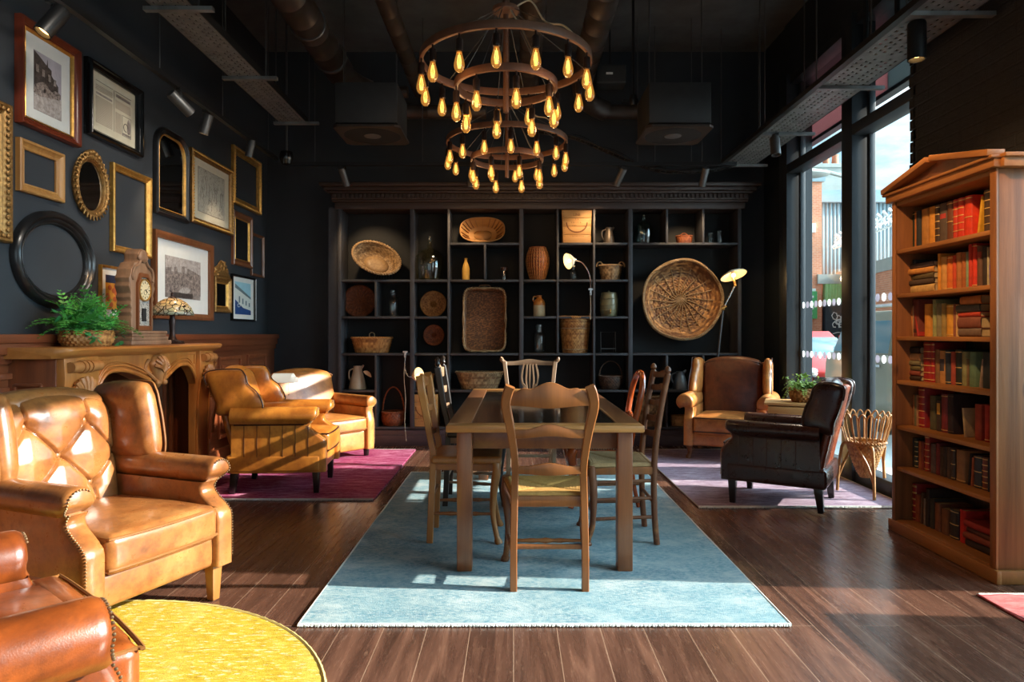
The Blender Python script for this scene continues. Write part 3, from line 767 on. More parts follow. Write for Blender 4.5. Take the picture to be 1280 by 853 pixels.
def conduit(label, pts):
    m = MB(); m.tube(smooth(pts, 5), .018, 8); return tag(m.build('conduit_pipe', M['black']), label, 'pipe')
conduit('black conduit bending down to the window side cable tray', [(1.55, 6.2, 4.47), (2.2, 5.4, 4.47), (2.62, 5.2, 4.4), (2.68, 5.2, 4.1), (2.68, 5.2, 3.12)])
conduit('black conduit looping over the tall window near the brick pier', [(2.7, 4.5, 4.3), (2.68, 4.62, 4.2), (2.67, 4.74, 3.8), (2.67, 4.74, 3.12)])

# ---- spotlight tracks
def track(label, a, b, rods):
    t = thing('track_rail', label, 'lighting track', a)
    with world():
        m = MB(); m.tube([a, b], [(.018, .02)]*2, sec=SQ); m.build('rail', M['black'], t)
        for f in rods:
            p = V(*a)+(V(*b)-V(*a))*f; m = MB(); m.cyl(p, (p.x, p.y, CZ), .004, 6); m.build('suspension_wire', M['grey'], t)
    return t
track('black lighting track hanging in front of the picture wall', (-2.45, 2.4, 3.04), (-2.45, 7.05, 3.04), (.15, .27, .5, .72, .95))
track('black lighting track hanging across the front of the shelving', (-2.33, 7.05, 2.99), (2.3, 7.05, 2.99), (.06, .3, .55, .78, .9))
track('black lighting track along the outer side of the window cable tray', (2.15, 1.2, 3.0), (2.15, 7.0, 3.0), (.2, .5, .8))
SPOTS = []
def spot(label, p, aim, lit=True, power=0, col=(1, .62, .3), ang=50, L=.17, r=.042, name='spotlight'):
    p = V(*p); d = (V(*aim)-p).normalized(); t = thing(name, label, 'spotlight', p, 0, None)
    q = d.to_track_quat('-Z', 'Y').to_matrix().to_4x4(); c = V(0, 0, -.10)
    m = MB(); m.lathe([(0, L*.5), (r*.9, L*.5), (r, L*.45), (r, -L*.5), (r*.86, -L*.5), (r*.8, -L*.36), (0, -L*.36)], 18, M=Tr(c) @ q); m.build('spot_head', M['black'] if r > .04 else M['grey'], t)
    m = MB(); m.cyl((0, 0, 0), (0, 0, -.08), .01, 8); m.box((0, 0, -.005), (.03, .08, .02)); m.build('bracket', M['black'], t)
    m = MB(); m.lathe([(0, -L*.37), (r*.78, -L*.37)], 16, M=Tr(c) @ q, cap=False); m.build('lens', M['lens'] if lit else M['grey'], t)
    if power:
        SPOTS.append((p+c+d*(L*.6), d, power, col, ang))
    return t
# ================================================================== ARMCHAIRS  (local front is -y)
def sstep(a, b, x):
    t = max(0, min(1, (x-a)/(b-a))); return t*t*(3-2*t)
def armchair(name, label, loc, rz, mat, pipe, legm, W=.74, D=.80, leg=.16, deck=.30, seat=.46, arm=.65, ar=.075, back=.99, rake=.16,
             wing=None, tuft=False, legs='taper', flutes=False, nails=True, scoop=.10, tcush=False, armflat=False, group=None, mat2=None, bmat_=None, bwx=None):
    C = thing(name, label, 'armchair', loc, rz, group)
    yf, yb = -D/2, D/2
    t = .046; ox = W/2-.085; rx = ar-t+.002
    wi = 2*(ox-t)                                   # clear width between the arms
    def yfront(z):
        a = sstep(seat-.06, seat+.06, z)*scoop      # below the seat the front is straight, above it the arm sets back
        b = sstep(arm-2.2*ar, arm-.9*ar, z)*(scoop*.55)
        return yf+a-b
    # base
    m = MB(); m.rbox((0, .01, (leg+deck)/2), (W-.07, D-.05, deck-leg), .025, n=4, puff=(0, .008, 0)); m.build('seat_base', mat, C)
    # cushion
    ch = seat-deck
    fr = yf-.01-(.05 if tcush else 0)
    m = MB(); m.rbox((0, (fr+yb-.17)/2, deck+ch/2-.005), (wi-.006, yb-.17-fr, ch+.01), .034, n=10, puff=(0, .012, .028)); 
    if tcush: m.rbox((0, yf-.005, deck+ch/2-.005), (wi+.13, .10, ch+.008), .034, n=6, puff=(0, .012, .014))
    cu = m.build('seat_cushion', mat, C)
    m = MB(); wx = wi/2-.012 if not tcush else wi/2+.055
    for z in (deck+ch-.012, deck+.014):
        m.tube(smooth([(-wx, yf+.05, z), (-wx, fr+.02, z), (-wx+.02, fr+.002, z), (0, fr-.01, z), (wx-.02, fr+.002, z), (wx, fr+.02, z), (wx, yf+.05, z)], 5), .006, 6)
    m.build('piping', pipe, cu)
    # arms
    for sg in (-1, 1):
        zc = arm-ar; sec = []
        zs = [leg+.005+(zc-.05-leg)*k/14 for k in range(15)]
        sec += [(t, z, 0) for z in zs]
        a0, a1 = (-52, 232)
        N = 20
        for k in range(N+1):
            a = math.radians(a0+(a1-a0)*k/N)
            sec.append((rx+ar*(1.0 if not armflat else 1.0)*math.cos(a), zc+ar*math.sin(a)*(1 if not armflat else .72), 1))
        sec += [(-t, z, 0) for z in reversed(zs)]
        n = len(sec); m = MB(); vs = []; fs = []
        sl = [(.74, 0, 0), (.90, .006, 0), (.98, .018, 0), (1, .034, 0)] + [(1, None, q) for q in (.15, .3, .5, .7, .85, 1)]
        for (ins, dy, q) in sl:
            for (x, z, roll) in sec:
                xx = x*ins; zz = z
                if roll: zz = zc+(z-zc)*ins; xx = rx+(x-rx)*ins
                f0 = yfront(z)
                y = f0+dy if dy is not None else f0+.034+(yb-.06-f0-.034)*q
                if q and z > arm-2.4*ar: zz += .012*math.sin(q*PI)*0
                vs.append((sg*(ox+xx), y, zz))
        for a in range(len(sl)-1):
            for i in range(n-1): fs.append((a*n+i, a*n+i+1, (a+1)*n+i+1, (a+1)*n+i))
        for i in range(n//2): 
            j = n-1-i
            if j-i > 1: fs.append((i, i+1, j-1, j) if j-1 != i+1 else (i, i+1, j))
        L = (len(sl)-1)*n
        for i in range(n//2):
            j = n-1-i
            if j-i > 1: fs.append((L+i, L+i+1, L+j-1, L+j) if j-1 != i+1 else (L+i, L+i+1, L+j))
        m.add(vs, fs); A = m.build('arm', mat, C, ang=60)
        if nails:
            m = MB(); path = [(sg*(ox+(x*.84 if not r else rx+(x-rx)*.84)), yfront(z)-.0005, z if not r else zc+(z-zc)*.84) for x, z, r in sec if z > leg+.02]; path = path[:len(path)*58//100]
            acc = 0; prev = None; step = .0125
            for p in path:
                p = V(*p)
                if prev is not None:
                    Ls = (p-prev).length; d = step-acc
                    while d < Ls: 
                        q = prev+(p-prev)*(d/Ls); m.ball(q, .0045, 6, 4); d += step
                    acc = (acc+Ls) % step
                prev = p
            m.build('nailhead_trim', M['nail'], A)
        if flutes:
            m = MB(); k = yf+.13
            while k < yb-.12:
                m.tube([(sg*(ox+t), k, leg+.02), (sg*(ox+t), k, arm-2*ar)], .0028, 5); k += .095
            m.tube([(sg*(ox+t+.003), yf+scoop+.03, arm-1.95*ar), (sg*(ox+t+.003), yb-.08, arm-1.95*ar)], .005, 5)
            m.build('panel_seams', pipe, A)
    # back
    rk = lambda z: (z-deck)*rake
    bt = .15; zb0 = deck+.02; bw = bwx or (wi if wing else wi+.1)+.02; bt = .19 if bwx else bt
    def shear(arch):
        def fn(o):
            zz = o.z+(zb0+back)/2; u = o.x/(bw/2)
            k = sstep(seat, back, zz)
            o.y += rk(zz); o.z += -arch*k*abs(u)**2.4
            return o
        return fn
    m = MB()
    if not tuft:
        m.rbox((0, yb-.16, (zb0+back)/2), (bw, bt, back-zb0), .055, n=12, puff=(0, .03, .01), fn=shear(.05)); 
        B = m.build('backrest', bmat_ or mat, C)
        m = MB(); zz = [seat+.05+(back-.07-seat)*k/10 for k in range(11)]
        m.tube(smooth([(-bw/2+.03, yb-.16-bt/2+.008+rk(z), z-.04*sstep(seat, back, z)) for z in zz]+[(0, yb-.16-bt/2+.006+rk(back-.03), back-.028)]+[(bw/2-.03, yb-.16-bt/2+.008+rk(z), z-.04*sstep(seat, back, z)) for z in reversed(zz)], 3), .005, 6); m.build('piping', pipe, B)
    else:
        sx = wi*.255; r1, r2, r3 = back-.175, back-.325, back-.47
        bt_ = [(-sx, r1), (sx, r1), (-2*sx, r2), (0, r2), (2*sx, r2), (-sx, r3), (sx, r3)]
        seg = []
        for a in bt_[:2]+bt_[5:]:
            for b in bt_[2:5]:
                if abs(a[0]-b[0]) < 1.2*sx: seg.append((a, b))
        for a in bt_[:2]: seg.append((a, (a[0]*1.12, back+.05)))
        for a in bt_[5:]: seg.append((a, (a[0]*1.1, seat-.05)))
        for a in (bt_[2], bt_[4]): seg += [(a, (a[0]*1.25, back+.02)), (a, (a[0]*1.1, seat-.02))]
        def sd(p, a, b):
            ax, az = a; bx, bz = b; L2 = (bx-ax)**2+(bz-az)**2
            q = max(0, min(1, ((p[0]-ax)*(bx-ax)+(p[1]-az)*(bz-az))/L2)); return math.hypot(p[0]-ax-q*(bx-ax), p[1]-az-q*(bz-az))
        y0 = yb-.16-bt/2+.02
        def fs_(u, v):
            x = (u-.5)*bw; w = 2*abs(u-.5); z = seat-.06+(back-seat+.06)*v
            dl = min(sd((x, z), a, b) for a, b in seg); db = min(math.hypot(x-a, z-b) for a, b in bt_)
            d = .020*min(1, dl/.09)**.6+.015*min(1, dl/.008) - .024*math.exp(-(db/.028)**2)
            roll = .085*(max(0, v-.72)/.28)**2.2
            edge = (1-w**8)**.5 if w < 1 else 0
            y = y0+.03-d*edge+roll+rk(z)+.03*(1-edge)
            return V(x, y, z-.05*sstep(seat, back, z)*w**2.4-.04*(max(0, v-.8)/.2)**2)
        m.grid(fs_, 110, 104); B = m.build('backrest', mat, C, ang=80)
        m = MB(); m.rbox((0, yb-.10, (zb0+back)/2-.01), (bw, .14, back-zb0-.02), .05, n=8, fn=shear(.05)); m.build('back_panel', mat, C)
        for a, b in bt_:
            if abs(a) > bw/2-.02: continue
            m = MB(); u = a/bw+.5; v = (b-seat+.06)/(back-seat+.06); p = fs_(u, v); m.ball(p+V(0, -.008, 0), .016, 12, 7, sq=(1, .6, 1)); m.build('button', pipe, B)
    m = MB(); m.rbox((0, yb-.075, (leg+back)/2-.015), ((W-.07 if not wing else W-.17) if not bwx else bwx-.02, .06, back-leg-.05), .028, n=8, fn=lambda o: V(o.x, o.y+rk(max(deck, o.z+(leg+back)/2)), o.z-.05*sstep(.2, .4, o.z)*abs(o.x/(W/2))**3)); m.build('outside_back', mat2 or mat, C)
    # wings
    if wing:
        f0, f1, thk, flare = wing
        for sg in (-1, 1):
            zb = arm-.035
            out = [(f0+.035, zb), (f0, zb+.05), (f0+(f1-f0)*.4, zb+(back-zb)*.45), (f1, back-.12), (f1+.025, back-.045), (f1+.085, back-.006), (yb-.05+rk(back), back-.03), (yb-.03+rk(back-.12), back-.15), (yb-.035+rk(arm), zb+.05), (yb-.05+rk(arm), zb-.03), ((f0+yb)/2, zb-.01)]
            P = sm2(out, 5)
            m = MB(); T = Matrix(((0, 1, 0, 0), (1, 0, 0, 0), (0, 0, 1, 0), (0, 0, 0, 1)))      # outline (y,z) -> yz plane
            xw = W/2-.075
            m.pillow(P, thk, p=5, k=8, M=Tr(sg*xw, 0, 0) @ T)
            o = m.build('wing', mat, C, ang=80)
            for v in o.data.vertices:      # flare outwards towards the front edge
                q = max(0, (yb-.1-v.co.y)/(yb-.1-f0)); v.co.x += sg*flare*q
            m = MB(); pp = [(sg*(xw+thk*.75+flare*max(0, (yb-.1-a)/(yb-.1-f0))), a+.004, b) for a, b in P[:len(P)*7//11]]
            m.tube(pp, .005, 6); m.build('piping', pipe, o)
    # legs
    lx, ly = W/2-.085, D/2-.075
    for sx in (-1, 1):
        for sy in (-1, 1):
            m = MB()
            if legs == 'taper': m.tube([(sx*lx, sy*ly+(0.02 if sy > 0 else 0), 0), (sx*lx, sy*ly, leg+.02)], [(.019, .019), (.029, .029)], sec=SQ)
            elif legs == 'cabriole':
                m.tube(smooth([(sx*lx*1.03, sy*ly*1.05, .0), (sx*lx*1.02, sy*ly*1.04, .02), (sx*lx*.98, sy*ly, .06), (sx*lx, sy*ly*1.01, leg*.8), (sx*lx, sy*ly, leg+.03)], 4), [.026]*5+[.020]*4+[.026]*4+[.036]*4, 10)
            else: m.cyl((sx*lx, sy*ly, 0), (sx*lx, sy*ly, leg+.01), .024, 12, r2=.03)
            m.build('leg', legm, C, bevel=.003)
    return C

th = lambda fx, fy: math.atan2(fx, -fy)
armchair('wingback_armchair', 'tan buttoned leather wingback armchair on the yellow rug edge, pale wooden feet', (-1.81, 2.99, .004), th(.925, -.38), M['tan'], M['pipe'], M['honeychair'],
         W=.80, D=.80, leg=.165, deck=.31, seat=.455, arm=.655, ar=.064, back=1.0, rake=.14, wing=(.05, .085, .058, .012), tuft=True, scoop=.11)
armchair('leather_armchair', 'cognac leather armchair with low rolled arms, cut off in the front left corner', (-1.475, 1.57, .011), th(.68, .73), M['cognac'], M['pipe'], M['legdark'],
         W=.86, D=.80, leg=.12, deck=.27, seat=.47, arm=.62, ar=.085, back=.84, rake=.2, tcush=True, scoop=.08, nails=True)
armchair('wingback_armchair', 'orange tan wingback armchair with panelled sides striped by sunlight on the magenta rug', (-1.84, 5.50, .012), th(.997, .075), M['orange'], M['piped'], M['legdark'],
         W=.72, D=.76, leg=.16, deck=.30, seat=.455, arm=.665, ar=.07, back=.96, rake=.26, wing=(.08, .19, .045, .01), flutes=True, scoop=.13)
armchair('club_armchair', 'apricot leather club armchair with rounded arms by the shelving, left back corner', (-1.93, 6.80, .012), th(.77, -.64), M['apricot'], M['pipe'], M['legdark'],
         W=.84, D=.76, leg=.07, deck=.27, seat=.40, arm=.60, ar=.065, back=.86, rake=.22, scoop=.03, legs='round')
armchair('wingback_armchair', 'brown and sand wingback armchair with cabriole feet beside the floor lamp', (2.17, 6.87, .012), th(-.42, -.91), M['sienna'], M['piped'], M['brownchair'],
         W=.84, D=.80, leg=.13, deck=.26, seat=.42, arm=.635, ar=.085, back=.98, rake=.14, wing=(-.03, .10, .05, .02), scoop=.06, legs='cabriole', nails=False, bmat_=M['umber'])
armchair('low_back_armchair', 'dark oxblood leather armchair turned from the camera, black square legs', (1.97, 5.02, .012), th(-.85, .53), M['oxblood'], M['piped'], M['legdark'],
         W=.70, D=.72, leg=.165, deck=.30, seat=.43, arm=.60, ar=.055, back=.90, rake=.22, wing=(.185, .235, .042, .0), flutes=True, scoop=.08, mat2=leather('sunlit_back_leather', lin(150, 74, 42), lin(118, 54, 30), lin(70, 32, 20), .28, coat=.3, bs=.03))  # outside back coloured orange: sunlight on the oxblood leather, painted in

# ================================================================== DINING TABLE
T = thing('dining_table', 'long oak dining table with a dark glass panelled top on the blue rug', 'table', (.16, 4.63, .012))
TW, TD, TZ = 1.005, 2.36, .755
for sx in (-1, 1):
    for sy in (-1, 1):
        m = MB(); m.box((sx*(TW/2-.09), sy*(TD/2-.085), (TZ-.03)/2), (.078, .078, TZ-.03)); m.build('leg', M['tableleg'], T, bevel=.006)
m = MB()
for sx in (-1, 1): m.box((sx*(TW/2-.06), 0, TZ-.018), (.12, TD-.24, .036))
m.build('side_rail', M['tablewood'], T, bevel=.005)
m = MB()
for sy in (-1, 1): m.box((0, sy*(TD/2-.06), TZ-.018), (TW, .12, .036))
m.build('end_rail', M['tableedge'], T, bevel=.006)
m = MB(); m.box((0, 0, TZ-.012), (TW-.238, TD-.238, .008))
tg = NT('dark_table_glass'); m.build('glass_panel', tg.pbr(lin(26, 23, 21), .06, 0, None, .6), T)
m = MB(); m.box((0, 0, TZ-.03), (TW-.2, TD-.2, .02))
m.build('panel_bed', M['darkwood'], T)
for sx in (-1, 1):
    m = MB(); m.box((sx*(TW/2-.095), 0, TZ-.082), (.022, TD-.24, .095)); m.build('apron', M['tablewood'], T, bevel=.003)
for sy in (-1, 1):
    m = MB(); m.box((0, sy*(TD/2-.09), TZ-.082), (TW-.24, .022, .095)); m.build('apron', M['tablewood'], T, bevel=.003)

# ================================================================== WOODEN CHAIRS  (local front is -y)
def rail(mb, x0, x1, y, z0, z1, th_, arch=.0, dip=.0, horn=0, n=22, ybow=.0, notch=0):
    """shaped back rail between two posts"""
    def f(u):
        a = arch*math.exp(-((u)/.42)**2); return a
    top = []; bot = []
    for k in range(n+1):
        u = -1+2*k/n; x = (x0+x1)/2+(x1-x0)/2*u
        zt = z1+f(u)+horn*math.exp(-((abs(u)-.62)/.12)**2)-notch*math.exp(-((abs(u)-.45)/.07)**2)
        zb = z0+dip*math.exp(-(u/.5)**2)
        top.append((x, zt)); bot.append((x, zb))
    vs = []; fs = []
    for k in range(n+1):
        u = -1+2*k/n; yy = y+ybow*(1-u*u)
        (x, zt), (_, zb) = top[k], bot[k]
        vs += [(x, yy-th_/2, zb), (x, yy-th_/2, zt), (x, yy+th_/2, zt), (x, yy+th_/2, zb)]
    for k in range(n):
        a = 4*k
        for i in range(4): fs.append((a+i, a+(i+1) % 4, a+4+(i+1) % 4, a+4+i))
    fs += [(3, 2, 1, 0), (4*n, 4*n+1, 4*n+2, 4*n+3)]
    return mb.add(vs, fs)
def rush_seat(name, mat, C, wf, wb, yf, yb, z, t=.035):
    m = MB()
    def fn(u, v):
        w = wb+(wf-wb)*(1-v); x = (u-.5)*w; y = yf+(yb-yf)*v
        a, b = abs(u-.5)*2, abs(v-.5)*2; d = max(a, b)
        h = -.016*(1-d**2) + .0045*abs(math.sin(d*PI*13))
        seam = .006*math.exp(-((a-b)/.06)**2)
        e = -.018*max(0, (d-.9)/.1)**2
        return V(x, y, z+h-seam+e)
    m.grid(fn, 64, 64)
    w0 = lambda y: (wb+(wf-wb)*(1-(y-yf)/(yb-yf)))/2
    m.add([(-wf/2, yf, z-.018), (wf/2, yf, z-.018), (wb/2, yb, z-.018), (-wb/2, yb, z-.018), (-wf/2+.01, yf+.01, z-t), (wf/2-.01, yf+.01, z-t), (wb/2-.01, yb-.01, z-t), (-wb/2+.01, yb-.01, z-t)], [(0,1,5,4),(1,2,6,5),(2,3,7,6),(3,0,4,7),(4,5,6,7)])
    return m.build(name, mat, C, ang=60)
def turned(mb, a, b, r, n=10, beads=((.3, 1.25), (.5, 1.5), (.7, 1.25))):
    a, b = V(*a), V(*b); P = []; rr = []
    for k in range(25):
        t = k/24; P.append(a+(b-a)*t); q = 1
        for c, s_ in beads: q += (s_-1)*math.exp(-((t-c)/.045)**2)
        rr.append(r*q*(.8+.2*math.sin(PI*t)))
    return mb.tube(P, rr, n)

def provencal(label, loc, rz, wood_, rail_, seatm, wb=.34, wf=.45, d=.38, sz=.465, top=.975, legf=None, group=None, rails=None, finial=0, hstretch=False, frontm=None, bow=True, solid=None):
    C = thing('dining_chair', label, 'chair', loc, rz, group)
    yb, yf = d/2, -d/2
    for sg in (-1, 1):
        m = MB()
        px = [(wb/2, 0), (wb/2, .2), (wb/2-.005, sz), (wb/2-.008, .60), (wb/2+.012, .76), (wb/2+.035, .88), (wb/2+.028, .94), (wb/2+.015, top)] if bow else [(wb/2, 0), (wb/2, sz), (wb/2+.004, .7), (wb/2+.01, top)]
        path = [(sg*x, yb+.005+max(0, z-sz)*.16+(.02*(1-z/sz) if z < sz else 0), z) for x, z in px]
        P = smooth(path, 5); m.tube(P, [(.017+.006*sstep(.6, .95, p.z), .018+.004*sstep(.6, .9, p.z)) for p in P], sec=SQR)
        if finial:
            e = P[-1]; m.lathe([(.017, 0), (.012, .012), (.02, .026), (.014, .042), (.019, .058), (.006, .075), (0, .078)], 10, e)
        m.build('back_post', wood_, C)
    for (z0, z1, kw) in (rails or [(.885, .945, dict(arch=.05, dip=-.012, horn=.018)), (.728, .768, dict(arch=.03, dip=.012, notch=0)), (.556, .592, dict(arch=.018, dip=-.006))]):
        zc = (z0+z1)/2; ex = (wb/2-.008 + (.04*sstep(.62, .88, zc) if bow else .005))
        m = MB(); rail(m, -ex, ex, yb+.008+(zc-sz)*.16, z0, z1, .018, ybow=.018, **kw); m.build('back_rail', rail_, C, bevel=.003)
    # seat and frame
    if solid: 
        m = MB(); m.rbox((0, -.01, sz-.012), (wf+.02, d+.05, .045), .02, n=4, puff=(0, 0, .004)); m.build('seat', solid, C)
    else: rush_seat('seat', seatm, C, wf, wb+.02, yf-.01, yb, sz)
    m = MB()
    for z in (sz-.055,):
        m.tube([(-wf/2+.01, yf, z), (wf/2-.01, yf, z)], [(.022, .012)]*2, sec=SQR); m.tube([(-wb/2, yb, z+.01), (wb/2, yb, z+.01)], [(.026, .012)]*2, sec=SQR)
        for sg in (-1, 1): m.tube([(sg*(wf/2-.012), yf, z), (sg*wb/2, yb, z)], [(.02, .011)]*2, sec=SQR)
    m.build('seat_frame', rail_, C)
    for sg in (-1, 1):
        m = MB(); x = wf/2-.02
        P = smooth([(sg*(x+.014), yf-.022, 0), (sg*(x+.004), yf-.006, .05), (sg*(x-.006), yf+.016, .18), (sg*x, yf+.008, .32), (sg*(x+.006), yf-.006, sz-.08), (sg*x, yf, sz-.005)], 5)
        m.tube(P, [.022 if p.z < .03 else .016+.010*sstep(.15, .4, p.z) for p in P], 10); m.build('front_leg', frontm or wood_, C)
    m = MB()
    if hstretch:
        for sg in (-1, 1): turned(m, (sg*(wf/2-.03), yf+.01, .17), (sg*wb/2, yb+.01, .17), .011)
        turned(m, (-wf/2+.05, -.02, .17), (wf/2-.05, -.02, .17), .012)
        m.cyl((-wb/2, yb+.01, .27), (wb/2, yb+.01, .27), .009, 8)
    else:
        m.tube([(-wb/2, yb+.012, .205), (wb/2, yb+.012, .205)], [(.011, .008)]*2, sec=SQR)
        for sg in (-1, 1): turned(m, (sg*(wf/2-.025), yf+.012, .15), (sg*wb/2, yb+.012, .17), .011)
        turned(m, (-wf/2+.03, yf+.014, .12), (wf/2-.03, yf+.014, .12), .011)
    m.build('stretchers', rail_, C)
    return C
provencal('oak rush-seated ladder-back chair at the near end of the table', (.17, 3.455, .012), PI, M['oakchair'], M['oakchair'], M['rush'], frontm=M['brownchair'])
provencal('honey wood chair with solid seat at the near left side of table', (-.285, 4.15, .012), PI/2, M['honeychair'], M['oakchair'], M['rush'], wb=.32, wf=.40, d=.36, sz=.50, top=.965, hstretch=True, bow=True, solid=M['honeychair'],
          rails=[(.90, .95, dict(arch=.03, dip=-.01)), (.74, .78, dict(arch=.02, dip=.01)), (.60, .63, dict(arch=.01))])
provencal('dark carved ladder-back chair with finials at the far left of table', (-.27, 5.02, .012), PI/2, M['blackchair'], M['palechair'], M['rushg'], wb=.36, wf=.42, d=.38, sz=.52, top=.98, finial=1, bow=False, solid=M['blackchair'],
          rails=[(.90, .97, dict(arch=.03, dip=-.01)), (.78, .83, dict(arch=.02, dip=.01)), (.66, .70, dict(arch=.015))])
# turned ladder-back, right front
C = thing('dining_chair', 'dark turned ladder-back chair with woven rush seat, near right of table', 'chair', (.635, 4.14, .012), -PI/2)
w, d, sz = .41, .36, .475
for sg in (-1, 1):
    m = MB(); P = smooth([(sg*.185, d/2+.015, 0), (sg*.187, d/2, .2), (sg*.19, d/2, .48), (sg*.195, d/2+.03, .75), (sg*.20, d/2+.075, .985)], 6); m.tube(P, [.0185]*len(P), 12)
    e = P[-1]; m.lathe([(.0185, 0), (.012, .008), (.020, .022), (.017, .036), (.006, .048), (0, .05)], 12, e); m.build('back_post', M['brownchair'], C)
for z in (.60, .695, .79, .885, .965):
    m = MB(); rail(m, -.19, .19, d/2+.005+max(0, z-.48)*.145, z-.018, z+.018, .012, arch=.016, dip=.008, ybow=.022); m.build('back_rail', M['brownchair'], C, bevel=.003)
rush_seat('seat', M['rushg'], C, w+.05, w-.02, -d/2-.025, d/2, sz, .03)
m = MB(); m.tube([(-w/2, -d/2-.01, sz-.04), (w/2, -d/2-.01, sz-.04)], .014, 8)
for sg in (-1, 1): m.tube([(sg*w/2, -d/2-.01, sz-.045), (sg*.19, d/2, sz-.045)], [(.022, .012)]*2, sec=SQR)
m.build('seat_frame', M['oakchair'], C)
for sg in (-1, 1):
    m = MB(); P = smooth([(sg*w/2, -d/2-.03, 0), (sg*w/2, -d/2-.022, .045), (sg*w/2, -d/2, .12), (sg*w/2, -d/2+.006, .28), (sg*w/2, -d/2-.005, sz-.05), (sg*w/2, -d/2-.005, sz-.012)], 5)
    m.tube(P, [.026 if p.z < .02 else (.017+.009*sstep(.12, .4, p.z)) for p in P], 12); m.build('front_leg', M['brownchair'], C)
m = MB()
for z in (.15, .26, .36):
    for sg in (-1, 1): m.tube([(sg*w/2, -d/2, z), (sg*.187, d/2, z+.01)], .0105, 8)
m.tube([(-w/2, -d/2, .30), (w/2, -d/2, .30)], .0105, 8); m.tube([(-w/2, -d/2, .19), (w/2, -d/2, .19)], .0105, 8); m.tube([(-.187, d/2, .24), (.187, d/2, .24)], .0105, 8); m.build('stretchers', M['brownchair'], C)
# red velvet chair
C = thing('dining_chair', 'cherry wood chair with studded crimson velvet seat, far right of table', 'chair', (.62, 4.98, .012), -PI/2)
w, d, sz = .44, .42, .50
m = MB(); m.rbox((0, -.01, sz-.045), (w, d, .09), .04, n=8, puff=(0, 0, .022)); m.build('seat_pad', M['velvet'], C)
m = MB()
for k in range(24):
    for x in (-1, 1): m.ball((x*w/2, -d/2+.01+(d-.02)*k/23, sz-.085), .006, 6, 4)
    m.ball((-w/2+w*k/23, -d/2-.01, sz-.085), .006, 6, 4)
m.build('studs', M['nail'], C)
m = MB(); rail(m, -w/2+.02, w/2-.02, -d/2+.01, sz-.155, sz-.088, .03, dip=.022)
for sg in (-1, 1): m.box((sg*(w/2-.02), 0, sz-.12), (.03, d-.06, .065))
m.box((0, d/2-.02, sz-.12), (w-.1, .03, .065)); m.build('seat_frame', M['redchair'], C, bevel=.004)
for sg in (-1, 1):
    m = MB(); P = smooth([(sg*(w/2-.01), -d/2-.012, 0), (sg*(w/2-.03), -d/2+.018, .1), (sg*(w/2-.03), -d/2+.018, .22), (sg*(w/2-.01), -d/2-.008, .36), (sg*(w/2-.02), -d/2+.01, .41)], 5); m.tube(P, [.020 if p.z < .02 else .014+.02*sstep(.12, .36, p.z) for p in P], 12); m.build('front_leg', M['redchair'], C)
    m = MB(); P = smooth([(sg*(w/2-.05), d/2+.05, 0), (sg*(w/2-.05), d/2+.01, .2), (sg*(w/2-.05), d/2-.01, .42)], 5); m.tube(P, [.014+.006*sstep(0, .4, p.z) for p in P], 10); m.build('rear_leg', M['redchair'], C)
m = MB(); arc = [(-.165, .42), (-.155, .55), (-.175, .66), (-.19, .76), (-.165, .86), (-.09, .925), (0, .94), (.09, .925), (.165, .86), (.19, .76), (.175, .66), (.155, .55), (.165, .42)]
P = smooth([(x, d/2-.01+(z-.42)*.2, z) for x, z in arc], 5); m.tube(P, [(.017, .022)]*len(P), 10); m.build('balloon_back', M['redchair'], C)
m = MB(); rail(m, -.16, .16, d/2+.02, .595, .64, .02, arch=.02, dip=.012); m.build('back_rail', M['redchair'], C, bevel=.003)
# pale chair at the far end
C = thing('dining_chair', 'pale limed wood chair with pierced splat at the far table end', 'chair', (.15, 6.02, .012), 0)
w, d, sz = .46, .42, .47
for sg in (-1, 1):
    m = MB(); P = smooth([(sg*.19, d/2+.03, 0), (sg*.19, d/2, .25), (sg*.195, d/2, .48), (sg*.21, d/2+.03, .75), (sg*.235, d/2+.08, .965)], 5); m.tube(P, [(.018, .017)]*len(P), sec=SQR); m.build('back_post', M['palechair'], C)
m = MB(); rail(m, -.235, .235, d/2+.08, .93, .965, .026, arch=.022, dip=.004, horn=0, ybow=.02)
for sg in (-1, 1): m.tube(smooth([(sg*.215, d/2+.08, .945), (sg*.24, d/2+.078, .962), (sg*.262, d/2+.075, .985), (sg*.255, d/2+.07, 1.0)], 4), .017, 8)
m.build('crest_rail', M['palechair'], C, bevel=.004)
m = MB(); ys = lambda z: d/2+.012+(z-.5)*.155
for sg in (-1, 1):
    for pts in ([(.02, .47), (.03, .58), (.022, .68), (.06, .75), (.075, .83), (.055, .94)], [(.05, .47), (.07, .55), (.05, .66), (.03, .72), (.035, .80), (.025, .94)]):
        P = smooth([(sg*x, ys(z), z) for x, z in pts], 5); m.tube(P, [(.008, .012)]*len(P), sec=SQR)
m.tube(smooth([(-.06, ys(.76), .76), (0, ys(.72), .70), (.06, ys(.76), .76)], 5), [(.008, .014)]*11, sec=SQR); m.tube([(0, ys(.75), .72), (0, ys(.93), .94)], [(.008, .011)]*2, sec=SQR)
rail(m, -.07, .07, ys(.5), .47, .52, .02); m.build('splat', M['palechair'], C)
m = MB(); m.rbox((0, -.005, sz-.02), (w, d, .04), .018, n=4, puff=(0, 0, .008)); m.build('seat', M['rushg'], C)
m = MB(); m.box((0, -d/2+.02, sz-.07), (w-.06, .025, .065))
for sg in (-1, 1): m.box((sg*(w/2-.03), 0, sz-.07), (.025, d-.05, .065))
m.box((0, d/2-.02, sz-.07), (.36, .025, .065)); m.build('seat_frame', M['palechair'], C, bevel=.003)
